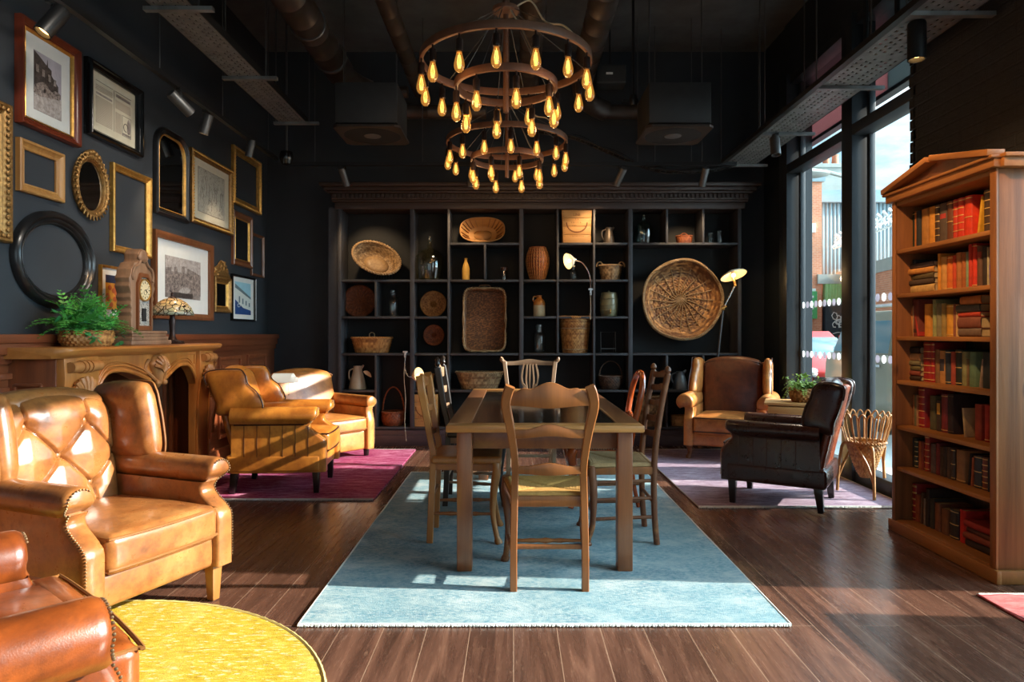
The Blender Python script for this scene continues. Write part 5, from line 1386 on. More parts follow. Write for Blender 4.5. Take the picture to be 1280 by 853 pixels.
vessel('glass_jar', 'small clear glass jar at the far right of the top row, front one', (sx(898), 7.68, zt(5)), [(0, 0), (.034, 0), (.036, .01), (.036, .1), (.028, .12), (.028, .128), (.034, .13), (.034, .145), (0, .145)], M['cglass'])
vessel('glass_jar', 'small clear glass jar tucked behind its twin, top row right', (sx(889.5), 7.76, zt(5)), [(0, 0), (.034, 0), (.036, .01), (.036, .09), (.028, .11), (.028, .12), (.034, .122), (.034, .135), (0, .135)], M['cglass'])
# huge round tray
t = thing('round_wicker_tray', 'huge round wicker tray hanging in the wide right-hand shelf bay', 'wall basket', (sx(852), 7.80, 1.62))
rr = .445; Mx = Tr(0, 0, 0) @ Rx(PI/2)
m = MB(); f = shp(lambda v: (rr*(.015+.985*v), .12*max(0, (v-.72)/.28)**1.5+.01*v))
woven(m, lambda u, v: f(u, v)*(1+.012*math.sin(2*PI*u*5+1)), 30, 26, .007, Mx); m.build('woven_body', wicker('tray_willow', lin(104, 66, 36), lin(222, 168, 104), .6, 16), t, solid=.006, ang=80, recalc=False)
m = MB()
for k in range(20):
    a = 2*PI*k/20; m.tube(smooth([(.0, 0, .016), (.1*math.cos(a+.25), .1*math.sin(a+.25), .018), (.30*math.cos(a), .30*math.sin(a), .02), (.40*math.cos(a), .40*math.sin(a), .05)], 4), .006, 5, M=Mx)
m.build('spokes', M['wickg'], t)
m = MB(); braid(m, [p*(1+.012*math.sin(math.atan2(p.y, p.x)*5+1)) for p in ell(rr, rr, .13, 140)], .014, 46, M_=Mx, strands=3); m.build('rim', M['wickg'], t)
m = MB(); m.cyl((0, .09, .3), (0, -.02, .3), .006, 6); m.build('hook', M['black'], t)
t = vessel('jug', 'grey pewter jug with flared spout, lower right shelf', (sx(850), 7.71, zt(1)), [(0, 0), (.085, 0), (.088, .01), (.07, .09), (.05, .15), (.04, .19), (.046, .2), (.04, .2), (0, .16)], M['pewter'], cat='jug', extra=jugparts(M['pewter'], .07, .2, .05, 1))
basket('tall_basket', 'tall pale willow basket on the lowest shelf behind the turned ladder-back', (sx(809), 7.70, zt(0)), M['wickg'], pl((.13, 0), (.135, .1), (.14, .2), (.145, .33)), 22, 12, .008, 1, .9, 2.4, .011)
basket('straw_box', 'small straw box basket on the lowest right shelf', (sx(848), 7.70, zt(0)), M['wick'], pl((.088, 0), (.09, .05), (.09, .11)), 24, 6, .004, 1, .8, 6, .005)

# ================================================================== BOOKCASE
B = thing('tall_bookcase', 'tall old pine bookcase with broken pediment, full of books, right side', 'bookcase', (2.56, 3.83, 0))
X0, X1, Y0, Y1 = 2.385, 2.735, 3.37, 4.285
SZ = [.075, .405, .662, .943, 1.215, 1.478, 1.752]
with world():
    for y, nm in ((Y0+.014, 'side_panel'), (Y1-.014, 'side_panel')):
        m = MB(); m.box(((X0+X1)/2, y, 1.05), (X1-X0, .03, 2.0)); m.build(nm, M['pine'], B, bevel=.004)
    for k in range(3):
        m = MB(); m.box((X0-.004, Y0+.012, 1.05), (.012, .045, 2.0)); m.box((X0-.004, Y1-.018, 1.05), (.012, .036, 2.0))
    m.build('face_stile', M['pine'], B, bevel=.003)
    m = MB()
    for k in range(7): m.box((X1-.008, Y0+.07+k*.13, 1.05), (.014, .126, 2.0))
    m.build('back_boards', M['pineback'], B, bevel=.003)
    for z in SZ:
        m = MB(); m.box(((X0+X1)/2-.002, (Y0+Y1)/2, z-.011), (X1-X0-.01, Y1-Y0-.05, .024)); m.build('shelf', M['pineY'], B, bevel=.003)
    m = MB(); m.box((X0-.006, (Y0+Y1)/2, .034), (.025, Y1-Y0+.06, .068)); m.box(((X0+X1)/2, Y0-.015, .034), (X1-X0, .025, .068)); m.box(((X0+X1)/2, Y1+.01, .034), (X1-X0, .025, .068)); m.build('plinth', M['pineY'], B, bevel=.005)
    m = MB(); m.box(((X0+X1)/2, (Y0+Y1)/2, 2.04), (X1-X0, Y1-Y0-.02, .03)); m.box((X0-.01, (Y0+Y1)/2, 2.075), (.05, Y1-Y0+.06, .045)); m.box((X0-.018, (Y0+Y1)/2, 2.102), (.07, Y1-Y0+.08, .015)); m.box(((X0+X1)/2, Y0-.022, 2.075), (X1-X0, .06, .05)); m.box(((X0+X1)/2, Y0-.03, 2.105), (X1-X0+.01, .08, .02)); m.build('cornice', M['pineY'], B, bevel=.005)
    ym = (Y0+Y1)/2
    for sg, gap in ((1, .0), (-1, .03)):
        m = MB(); a = V(X0-.022, ym+sg*(.485), 2.122); b = V(X0-.022, ym+sg*gap+.02, 2.215)
        m.tube([a, b], [(.016, .045)]*2, sec=SQ, up=(0, 0, 1)); m.build('raking_moulding', M['pineY'], B, bevel=.004)
    m = MB(); T = Matrix(((0, 1, 0, 0), (1, 0, 0, 0), (0, 0, 1, 0), (0, 0, 0, 1))); m.prism([(ym-.47, 2.11), (ym+.47, 2.11), (ym, 2.205)], .02, M=Tr(X0+.0, 0, 0) @ T); m.build('tympanum', M['walnut'], B)

RED = lin(150, 30, 28); REDB = lin(196, 40, 24)
BOOKMATS = {}
def bmat(c, cloth):
    k = (c, cloth)
    if k not in BOOKMATS:
        BOOKMATS[k] = flat('book_%s' % ('cloth' if cloth else 'leather'), lin(*c), .75 if cloth else .45, var=.22, nscale=26, bst=.15)
    return BOOKMATS[k]
def book(label, c, y, z, t_, h, dep=.19, lean=0, flatb=False, bands=0, gilt=None, cloth=True, lab=None, xs=2.485, group=None, rz=0):
    """spine faces the room (-x); t_ thickness, h height, dep depth"""
    o = thing('book', label, 'book', (xs, y, z), 0, group)
    if flatb: o.rotation_euler = (0, 0, rz)
    else: o.rotation_euler = (lean, 0, 0)
    bd = .0028
    A = Matrix.Identity(4) if not flatb else Matrix(((1, 0, 0, 0), (0, 0, 1, 0), (0, 1, 0, 0), (0, 0, 0, 1)))
    m = MB()
    n = 7; vs = []; 
    prof = []
    for k in range(n):
        a = -PI/2+PI*k/(n-1); prof.append((-.010*math.cos(a)+.004, t_/2*math.sin(a)))
    outer = [(dep, -t_/2)]+[(x, yy) for x, yy in prof]+[(dep, t_/2)]
    inner = [(dep, -t_/2+bd)]+[(x+bd, yy*(1-2*bd/t_)) for x, yy in prof]+[(dep, t_/2-bd)]
    L = len(outer); 
    for z0 in (0, h): vs += [(x, yy, z0) for x, yy in outer]+[(x, yy, z0) for x, yy in inner]
    fs = []
    for i in range(L-1):
        fs += [(i, i+1, 2*L+i+1, 2*L+i), (L+i+1, L+i, 3*L+i, 3*L+i+1), (i+1, i, L+i, L+i+1), (2*L+i, 2*L+i+1, 3*L+i+1, 3*L+i)]
    fs += [(0, 2*L, 3*L, L), (L-1, 2*L-1, 4*L-1, 3*L-1)]
    m.add(vs, fs, M=A); m.build('cover', bmat(c, cloth), o, ang=50)
    m = MB(); m.box(((dep+.002)/2, 0, h/2), (dep-.012, t_-2*bd-.0006, h-.008), M=A); m.build('pages', M['page'], o)
    if bands:
        m = MB()
        for k in range(bands):
            zz = h*(.06+.88*k/max(1, bands-1)); m.tube([(x-.0012, yy*1.0, zz) for x, yy in prof], [(.0022, .0012)]*n, sec=SQ, up=(0, 0, 1), M=A)
        m.build('gilt_bands', gilt or M['gilt'], o)
    if lab:
        m = MB(); z0, z1 = lab[1]*h, lab[2]*h
        vs = [(x-.0008, yy*.96, z0) for x, yy in prof]+[(x-.0008, yy*.96, z1) for x, yy in prof]; m.add(vs, [(i, i+1, n+i+1, n+i) for i in range(n-1)], M=A); m.build('spine_label', bmat(lab[0], True), o)
    return o
NAMES = ['top', 'second', 'third', 'fourth', 'fifth', 'sixth', 'bottom']
ORD = ['first', 'second', 'third', 'fourth', 'fifth', 'sixth', 'seventh', 'eighth', 'ninth', 'tenth', 'eleventh', 'twelfth', 'thirteenth', 'fourteenth', 'fifteenth', 'sixteenth', 'seventeenth', 'eighteenth', 'nineteenth', 'twentieth', 'twenty-first']
BX = 2.47
def row(shelf, sc, ox, oy, items):
    z = SZ[6-shelf]+.002; k = 0
    for it in items:
        x0, x1, top, col, word = it[:5]; kw = dict(it[5]) if len(it) > 5 else {}
        px0, px1 = ox+x0/sc, ox+x1/sc; py = oy+top/sc
        ya, yb = FP*BX/(px1-CX), FP*BX/(px0-CX); y = (ya+yb)/2; t_ = max(.012, min(.075, (yb-ya)*.97))
        h = min((H-(py-CY)*y/FP)-z, (SZ+[2.02])[7-shelf]-SZ[6-shelf]-.035)
        h = max(.11, h); ln = kw.pop('lean', 0)
        if ln: t_ = min(t_, kw.pop('t', .02))
        lab = '%s book, %s upright from left on the %s bookcase shelf' % (word, ORD[k], NAMES[shelf])
        y = max(Y0+.035+t_/2, min(Y1-.035-t_/2, y))
        zz = z
        if ln: zz = z+abs(math.sin(ln))*t_/2
        book(lab, col, y, zz, t_, h, lean=ln, **kw); k += 1
def stack(shelf, sc, ox, x0, x1, items, word='flat stack'):
    z = SZ[6-shelf]+.002; ya, yb = FP*BX/(ox+x1/sc-CX), FP*BX/(ox+x0/sc-CX); y = (ya+yb)/2; n = len(items)
    for k, (col, w, th_, dep, dy, rz_) in enumerate(items):
        pos = 'bottom' if k == 0 else 'top' if k == n-1 else ORD[k]+' from the bottom'
        book('%s book lying flat, %s of the %s bookcase shelf stack' % (w, pos, NAMES[shelf]), col, y-(yb-ya)/2+dy, z+th_/2, th_, (yb-ya)*.97, dep=dep, flatb=True, xs=2.475, rz=rz_); z += th_+.001
g5 = dict(bands=6, cloth=False); g3 = dict(bands=3, cloth=False)
row(0, 7.752, 1110, 210, [(118, 170, 370, (28, 50, 36), 'dark green', dict(bands=2)), (172, 240, 365, (168, 96, 40), 'tan orange'), (242, 292, 330, (34, 36, 38), 'black'), (300, 368, 330, (166, 112, 50), 'brown ochre'), (373, 428, 300, (196, 130, 44), 'golden ochre'),
    (430, 472, 285, (62, 40, 26), 'dark tooled', g5), (474, 545, 280, (84, 68, 56), 'grey brown', dict(lab=((170, 50, 40), .62, .74))), (547, 600, 270, (104, 56, 30), 'chestnut', g3), (605, 643, 240, (190, 48, 24), 'narrow red', g5), (645, 706, 225, (200, 50, 26), 'bright red', g5),
    (712, 787, 205, (206, 54, 24), 'thick red', g3), (835, 860, 285, (206, 152, 36), 'slim yellow leaning', dict(lean=.16, t=.016)), (900, 980, 120, (72, 50, 32), 'tall tooled brown', g5), (986, 1046, 215, (150, 84, 44), 'short tan')])
row(1, 6.09, 1110, 290, [(135, 158, 250, (170, 130, 84), 'short cream'), (160, 184, 215, (40, 40, 40), 'thin black'), (360, 381, 165, (206, 136, 40), 'amber'), (383, 425, 190, (196, 140, 70), 'pale amber'), (428, 468, 185, (206, 104, 34), 'orange', dict(bands=2)), (471, 497, 180, (190, 66, 30), 'red orange'),
    (499, 535, 158, (170, 104, 50), 'light tan'), (538, 572, 158, (160, 88, 40), 'saddle brown'), (575, 592, 155, (128, 146, 110), 'pale green'), (593, 618, 70, (186, 50, 28), 'tall red'), (621, 654, 70, (206, 52, 28), 'tall bright red', dict(bands=2)), (656, 694, 105, (96, 64, 46), 'brown', dict(lab=((160, 60, 44), .7, .85))),
    (698, 733, 110, (48, 34, 26), 'dark brown'), (736, 749, 115, (176, 160, 120), 'slim cream'), (751, 775, 115, (84, 84, 128), 'slate blue', dict(lab=((60, 60, 170), .2, .55))), (778, 830, 115, (36, 32, 32), 'thick black', dict(bands=1))])
stack(1, 6.09, 1110, 165, 352, [((190, 152, 92), 'parchment', .05, .17, 0, 0), ((70, 52, 38), 'dark brown', .032, .18, .004, .03), ((88, 72, 40), 'olive', .034, .17, .01, -.04), ((196, 132, 62), 'orange tan', .034, .18, .006, .05), ((92, 76, 72), 'grey', .03, .16, .016, 0)])
row(2, 6.09, 1110, 290, [(68, 112, 505, (112, 46, 30), 'tall maroon', dict(lab=((60, 26, 20), .1, .2))), (142, 165, 565, (188, 150, 110), 'cream'), (172, 182, 575, (190, 120, 60), 'tan leaning', dict(lean=-.13, t=.022)), (205, 218, 575, (164, 40, 30), 'red leaning', dict(lean=-.16, t=.024)), (258, 304, 550, (198, 130, 46), 'ochre'), (320, 347, 515, (146, 146, 92), 'pale sage'),
    (349, 384, 545, (128, 118, 84), 'grey green'), (386, 418, 545, (146, 120, 62), 'olive tan'), (425, 474, 555, (206, 146, 50), 'yellow ochre', dict(bands=2)), (479, 495, 550, (140, 82, 58), 'slim brown'), (497, 520, 555, (196, 156, 100), 'buff'), (740, 800, 515, (78, 76, 56), 'dark olive leaning', dict(lean=.3, t=.026))])
stack(2, 6.09, 1110, 528, 706, [((104, 84, 70), 'grey brown', .045, .17, 0, 0), ((120, 66, 48), 'russet', .06, .18, .003, .02), ((176, 58, 34), 'red', .026, .17, .006, -.02), ((78, 74, 64), 'dark grey', .04, .16, .01, .04), ((196, 116, 56), 'orange tan', .046, .2, .002, -.06)])
row(3, 8.828, 1110, 415, [(362, 438, 115, (150, 30, 28), 'thick red gilt', g5), (443, 482, 115, (156, 32, 28), 'slim red gilt', g5), (493, 538, 195, (128, 88, 52), 'light brown'), (541, 597, 210, (176, 122, 66), 'tan', dict(lab=((56, 50, 56), .38, .75))), (604, 660, 205, (46, 52, 60), 'dark blue', dict(bands=2)), (664, 711, 220, (156, 64, 46), 'brick red'), (716, 779, 200, (34, 40, 32), 'black green gilt', g3), (785, 840, 220, (132, 128, 84), 'sage'), (843, 862, 300, (110, 84, 52), 'thin brown'),
    (864, 940, 220, (92, 116, 86), 'green'), (975, 1000, 300, (150, 128, 110), 'speckled leaning', dict(lean=.15, t=.014)), (1010, 1115, 225, (24, 30, 30), 'very dark green'), (1124, 1204, 105, (152, 32, 26), 'large red gilt', g5)])
stack(3, 8.828, 1110, 185, 355, [((56, 36, 24), 'dark brown', .028, .17, 0, 0), ((130, 60, 44), 'brick', .03, .17, .003, .02), ((104, 92, 56), 'olive', .03, .16, .0, -.03), ((116, 104, 72), 'grey olive', .03, .17, .005, .04), ((188, 142, 92), 'cream tan', .044, .17, .004, 0), ((36, 32, 30), 'black', .04, .16, .006, 0)])
row(4, 8.828, 1110, 475, [(190, 246, 155, (168, 112, 72), 'tan'), (252, 300, 165, (108, 100, 66), 'olive green'), (309, 372, 85, (150, 32, 28), 'tall red gilt', g5), (433, 497, 175, (84, 76, 48), 'dark olive'), (508, 552, 230, (62, 44, 32), 'brown', dict(lab=((198, 142, 50), .55, .92))), (559, 624, 155, (118, 34, 36), 'maroon', dict(bands=2, cloth=False)), (630, 690, 155, (40, 20, 20), 'black embossed', dict(bands=2, gilt=M['wickv'])),
    (815, 835, 315, (188, 156, 112), 'ragged cream leaning', dict(lean=-.12, t=.02)), (926, 1004, 270, (146, 54, 36), 'red brown'), (1036, 1090, 280, (158, 40, 32), 'red', dict(bands=1)), (1092, 1125, 400, (110, 64, 40), 'short brown'), (1139, 1204, 190, (152, 34, 28), 'large red gilt', g5)])
row(5, 8.124, 1110, 535, [(166, 203, 90, (38, 46, 64), 'navy'), (206, 246, 100, (62, 52, 40), 'dark olive'), (252, 276, 125, (48, 48, 40), 'patterned black', g5), (286, 317, 135, (164, 86, 44), 'orange brown'), (320, 341, 140, (140, 54, 36), 'red brown'), (346, 390, 75, (160, 42, 26), 'tall red gilt', g5), (406, 458, 160, (104, 82, 72), 'grey brown'), (461, 500, 155, (120, 42, 42), 'maroon'), (504, 535, 190, (82, 54, 34), 'brown'), (538, 570, 190, (66, 50, 38), 'slim brown'), (572, 614, 195, (88, 64, 48), 'mid brown'), (617, 650, 210, (72, 52, 40), 'gilt brown', g3),
    (656, 764, 225, (150, 106, 66), 'wide tan', dict(bands=1)), (785, 800, 255, (54, 46, 38), 'dark leaning', dict(lean=.12, t=.02)), (815, 835, 300, (176, 92, 56), 'orange leaning', dict(lean=.08, t=.018)), (842, 918, 280, (40, 44, 52), 'blue black gilt', g3), (928, 984, 300, (110, 50, 34), 'ornate brown', g5), (986, 1014, 310, (44, 46, 56), 'slim navy'), (1022, 1104, 235, (150, 34, 30), 'large red gilt', g5)])
row(6, 5.88, 1105, 590, [(118, 144, 65, (150, 34, 30), 'red gilt', g5), (146, 172, 68, (146, 32, 28), 'second red gilt', g5), (190, 208, 90, (140, 34, 28), 'slim red gilt', g5), (212, 244, 165, (150, 70, 36), 'russet'), (250, 262, 150, (104, 70, 44), 'tan leaning', dict(lean=.06, t=.02)), (275, 288, 195, (140, 112, 88), 'slim buff'), (290, 316, 125, (48, 34, 26), 'tall black'), (320, 350, 195, (60, 52, 40), 'dark olive'), (354, 396, 230, (128, 74, 44), 'brown'), (402, 456, 270, (118, 72, 40), 'light brown'), (462, 526, 280, (44, 34, 26), 'black gilt', g3), (537, 582, 282, (190, 34, 24), 'bright red')])
stack(6, 5.88, 1105, 590, 815, [((46, 30, 24), 'black', .04, .18, 0, 0), ((128, 54, 34), 'russet', .032, .17, .0, .06), ((96, 52, 36), 'brown', .03, .18, .005, -.05), ((150, 36, 28), 'red', .036, .2, .0, .04)])
# ================================================================== GALLERY WALL (left)
def gw(x, y):
    Y = FP*(-LX)/(CX-x); return Y, H-(y-CY)*Y/FP
WM = Matrix(((0, -1, 0, 0), (1, 0, 0, 0), (0, 0, 1, 0), (0, 0, 0, 1)))      # local x -> +Y, local -y (front) -> +X
def frame_loops(mb, loopfn, prof, n):
    """prof: (inset, height) across the moulding; loopfn(inset) -> list of (x,z)"""
    vs = []; fs = []
    for (d, h) in prof:
        vs += [(x, -h, z) for x, z in loopfn(d)]
    for a in range(len(prof)-1):
        for i in range(n): fs.append((a*n+i, a*n+(i+1) % n, (a+1)*n+(i+1) % n, (a+1)*n+i))
    mb.add(vs, fs)
def rectloop(w, h):
    def f(d): return [(-w/2+d, -h/2+d), (w/2-d, -h/2+d), (w/2-d, h/2-d), (-w/2+d, h/2-d)]
    return f, 4
def ovalloop(w, h, n=72):
    def f(d): return [((w/2-d)*math.cos(2*PI*k/n), (h/2-d)*math.sin(2*PI*k/n)) for k in range(n)]
    return f, n
def archloop(w, h, n=10):
    def f(d):
        r = w*.32-d*.8; P = [(-w/2+d, -h/2+d), (w/2-d, -h/2+d)]
        for sg, a0 in ((1, 0), (-1, PI/2)):
            c = (sg*(w/2-d-r), h/2-d-r)
            P += [(c[0]+r*math.cos(a0+PI/2*k/n), c[1]+r*math.sin(a0+PI/2*k/n)) for k in range(n+1)]
        return P
    return f, 2+2*(n+1)
def moulding(wd, dp, kind='std'):
    if kind == 'flat': return [(0, 0), (0, dp), (.3*wd, dp*1.05), (.75*wd, dp*.8), (wd, dp*.7), (wd, 0)]
    if kind == 'round': return [(0, 0), (0, dp*.5), (.1*wd, dp*.8), (.25*wd, dp), (.4*wd, dp*.95), (.5*wd, dp*.72), (.55*wd, dp*.62), (.68*wd, dp*.72), (.8*wd, dp*.6), (.86*wd, dp*.4), (.95*wd, dp*.42), (wd, dp*.3), (wd, 0)]
    return [(0, 0), (0, dp*.8), (.12*wd, dp), (.3*wd, dp), (.42*wd, dp*.72), (.7*wd, dp*.5), (.8*wd, dp*.58), (.9*wd, dp*.52), (wd, dp*.35), (wd, 0)]
def gframe(name, label, px, mat, wd, dp=.035, shape='rect', kind='std', matt=None, art=None, mirror=False, inner=None, orn=None, backing=None, cat='picture frame', off=0.002):
    xl, xr, yt, yb = px
    Yl, zt_ = gw(xl, yt); _, zb = gw(xl, yb); Yr, _ = gw(xr, yt)
    if shape != 'rect' and name != 'arched_mirror':
        zc = H-((yt+yb)/2-CY)*((Yl+Yr)/2)/FP; hh = (yb-yt)*((Yl+Yr)/2)/FP; zt_, zb = zc+hh/2, zc-hh/2
    w, h = Yr-Yl, zt_-zb
    t = thing(name, label, cat, (LX+off, (Yl+Yr)/2, (zt_+zb)/2), PI/2)
    f, n = rectloop(w, h) if shape == 'rect' else ovalloop(w, h) if shape == 'oval' else archloop(w, h)
    m = MB(); frame_loops(m, f, moulding(wd, dp, kind), n); m.build('frame', mat, t, ang=30 if shape == 'rect' else 50)
    if inner:
        m = MB(); frame_loops(m, lambda d: f(wd+d), [(0, dp*.5), (.004, dp*.6), (.010, dp*.5), (.014, dp*.2)], n); m.build('gilt_slip', inner, t, ang=40)
    def panel(d, y, mt, nm):
        m = MB(); P = f(d); m.add([(x, y, z) for x, z in P]+[(x, y+.002, z) for x, z in P], [list(range(n)), list(range(2*n-1, n-1, -1))]+[(i, i+n, (i+1) % n+n, (i+1) % n) for i in range(n)]); return m.build(nm, mt, t)
    if mirror: panel(wd*.9, -dp*.25, mirror, 'mirror_glass')
    if matt: panel(wd*.9, -dp*.15, matt, 'mount')
    if art: art(t, w-2*wd, h-2*wd, -dp*.15-.001)
    if orn: orn(t, w, h, dp)
    return t
def quadp(t, nm, x0, x1, z0, z1, y, mt):
    m = MB(); m.box(((x0+x1)/2, y, (z0+z1)/2), (x1-x0, .001, z1-z0)); return m.build(nm, mt, t)
def polyp(t, nm, P, y, mt):
    m = MB(); m.prism(P, .0008, M=Tr(0, y-.0008, 0)); return m.build(nm, mt, t)
def photo_mat(name, a, b, sc=30):
    t = NT(name); n = t.noise(t.map(), sc, 8, .75, .6); n2 = t.noise(t.map(), sc*3, 5, .8)
    c = t.ramp(n, [(.36, a), (.64, b)]); c = t.mix(.4, c, t.mix(n2, (.4, .4, .4, 1), (1.3, 1.3, 1.3, 1)), 'MULTIPLY'); return t.pbr(c, .5)
PM = dict(dark=photo_mat('sepia_dark', lin(40, 32, 30), lin(90, 78, 72)), mid=photo_mat('sepia_mid', lin(88, 76, 70), lin(170, 156, 148)), light=photo_mat('sepia_light', lin(150, 136, 128), lin(206, 196, 190)), sky=photo_mat('sepia_sky', lin(168, 160, 170), lin(192, 184, 190), 4), crowd=photo_mat('sepia_crowd', lin(36, 24, 22), lin(186, 168, 158), 42))
def art_street(t, w, h, y):
    a, b = w*.28, h*.335; z0 = -.02*h
    quadp(t, 'photo_print', -a, a, z0-b, z0+b, y, PM['sky'])
    polyp(t, 'photo_street', [(-a, z0-b), (a, z0-b), (a, z0-b*.28), (-a, z0-b*.42)], y-.001, PM['light'])
    polyp(t, 'photo_building', [(-a, z0-b*.42), (a*.75, z0-b*.22), (a*.75, z0+b*.15), (a*.25, z0+b*.42), (a*.25, z0+b*.6), (0, z0+b*.66), (-.05*a, z0+b*.9), (-.1*a, z0+b*.68), (-a*.6, z0+b*.86), (-a, z0+b*.98)], y-.0015, PM['dark'])
    for k in range(4): quadp(t, 'photo_windows', -a*.85+k*a*.42, -a*.68+k*a*.42, z0+b*(.3-.12*k*.5), z0+b*(.55-.14*k*.5), y-.003, PM['mid'])
    polyp(t, 'photo_cart', sm2([(-a, z0-b*.45), (-a*.5, z0-b*.48), (a*.1, z0-b*.38), (a*.8, z0-b*.3), (a*.9, z0-b*.1), (a*.5, z0-b*.05), (a*.2, z0-b*.15), (-a*.3, z0+b*.05), (-a*.8, z0-b*.1), (-a, z0-b*.2)], 4), y-.0035, PM['crowd'])
def art_group(t, w, h, y):
    a, b = w*.335, h*.29; z0 = .0
    quadp(t, 'photo_print', -a, a, z0-b, z0+b, y, PM['mid'])
    polyp(t, 'photo_ceiling', [(-a, z0+b*.4), (-a, z0+b), (a, z0+b), (a, z0+b*.3), (0, z0+b*.62)], y-.001, PM['light'])
    polyp(t, 'photo_crowd', [(-a, z0-b*.78), (a, z0-b*.78), (a, z0+b*.3), (a*.8, z0+b*.34), (a*.4, z0+b*.2), (0, z0+b*.24), (-a*.5, z0+b*.16), (-a, z0+b*.28)], y-.0015, PM['crowd'])
    for x, ww in ((-.62, .07), (-.25, .12), (.1, .07)): quadp(t, 'photo_window', a*(x-ww), a*(x+ww), z0+b*.28, z0+b*.56, y-.0028, PM['light'])
    quadp(t, 'photo_table', -a*.55, a*.5, z0-b*.96, z0-b*.72, y-.0028, PM['dark']); polyp(t, 'photo_cloth', sm2([(-a*.3, z0-b*.68), (a*.2, z0-b*.72), (a*.35, z0-b*.5), (0, z0-b*.42)], 4), y-.0034, PM['light'])
def newsmat():
    t = NT('faded_newsprint'); sp = t.n('ShaderNodeSeparateXYZ'); t.l(t.co.outputs['Object'], sp.inputs[0])
    cb = t.n('ShaderNodeCombineXYZ'); t.l(sp.outputs[0], cb.inputs[0]); t.l(sp.outputs[2], cb.inputs[1])
    b = t.n('ShaderNodeTexBrick'); b.offset = .4; b.inputs['Scale'].default_value = 1; b.inputs['Brick Width'].default_value = .021; b.inputs['Row Height'].default_value = .0085; b.inputs['Mortar Size'].default_value = .0026; b.inputs['Mortar Smooth'].default_value = .2
    b.inputs['Color1'].default_value = lin(120, 110, 96); b.inputs['Color2'].default_value = lin(150, 140, 124); b.inputs['Mortar'].default_value = lin(196, 182, 160); t.l(cb.outputs[0], b.inputs['Vector']); return t.pbr(b.outputs[0], .85)
M['news'] = newsmat()
def art_news(t, w, h, y):
    quadp(t, 'newspaper', -w*.42, w*.42, -h*.40, h*.40, y, M['cream'])
    for x0, x1, z0, z1 in ((-.39, -.03, -.36, .10), (-.39, -.03, .20, .30), (.03, .39, .06, .22), (.03, .17, -.36, .0)): quadp(t, 'text_column', w*x0, w*x1, h*z0, h*z1, y-.001, M['news'])
    quadp(t, 'headline', w*.05, w*.38, h*.27, h*.32, y-.0012, PM['mid']); quadp(t, 'headline', -w*.38, -w*.04, h*.13, h*.165, y-.0012, PM['mid'])
    m = MB()
    for a, b in (((.03, .36), (.39, .36)), ((0, -.37), (0, .36)), ((-.39, .36), (-.03, .36)), ((.19, .0), (.39, .0)), ((.19, -.36), (.19, 0)), ((.39, -.36), (.39, 0)), ((.19, -.36), (.39, -.36))): m.tube([(w*a[0], y-.0015, h*a[1]), (w*b[0], y-.0015, h*b[1])], .0016, 4)
    m.tube([(w*(.27+.05*math.cos(q)), y-.0015, h*(-.2+.07*math.sin(q))) for q in [PI*k/12 for k in range(20)]], .003, 4); m.build('ruled_lines', PM['dark'], t)
    polyp(t, 'advert_drawing', sm2([(w*.31, -h*.28), (w*.37, -h*.27), (w*.38, -h*.12), (w*.35, -h*.02), (w*.31, -h*.08)], 4), y-.001, PM['mid']); quadp(t, 'advert_title', w*.2, w*.38, -h*.345, -h*.31, y-.001, PM['mid'])
def art_engrave(t, w, h, y):
    tt = NT('pale_engraving'); n = tt.noise(tt.map(), 26, 7, .75, 1.4); e = tt.pbr(tt.ramp(n, [(.38, lin(108, 104, 94)), (.47, lin(176, 170, 154)), (.62, lin(188, 182, 166))]), .6)
    quadp(t, 'engraving', -w*.36, w*.36, -h*.37, h*.37, y, e); m = MB(); m.tube([(-w*.36, y-.001, -h*.37), (w*.36, y-.001, -h*.37), (w*.36, y-.001, h*.37), (-w*.36, y-.001, h*.37)], .0018, 4, closed=True)
    r = random.Random(5)
    for k in range(9):
        x = -w*.3+k*w*.075; z = r.uniform(-h*.3, -h*.05); m.tube(smooth([(x+r.uniform(-.01, .01), y-.001, z), (x+r.uniform(-.015, .015), y-.001, z+h*.15), (x+r.uniform(-.03, .03), y-.001, z+h*.32)], 4), .0022, 4)
    m.build('line_drawing', PM['mid'], t)
def art_building(t, w, h, y):
    a, b = w*.36, h*.39
    quadp(t, 'poster_sky', -a, a, -b, b, y, flat('poster_sky_blue', lin(150, 196, 210), .7, var=.08, nscale=6))
    c = flat('poster_white', lin(206, 212, 206), .7, var=.05); bl = flat('poster_blue', lin(24, 62, 118), .7, var=.1); gr = flat('poster_slate', lin(98, 118, 124), .7)
    polyp(t, 'poster_building', [(-a, -b*.45), (a, -b*.72), (a, b*.12), (-a, b*.86)], y-.001, c); polyp(t, 'poster_base', [(-a, -b), (a, -b), (a, -b*.72), (0, -b*.58), (-a, -b*.1)], y-.0014, bl); polyp(t, 'poster_cornice', [(-a, b*.62), (a, b*.0), (a, b*.12), (-a, b*.86)], y-.0018, gr)
    for k in range(4): x = -a*.55+k*a*.42; quadp(t, 'poster_window', x, x+a*.16, -b*(.28+.07*k), b*(.12-.12*k), y-.002, gr)
    m = MB(); m.tube([(-a*.55+a*.16*math.cos(q), y-.002, -b*.45+b*.1*math.sin(q)) for q in [PI*2*k/16 for k in range(16)]], .003, 4, closed=True); m.build('poster_roundel', c, t)
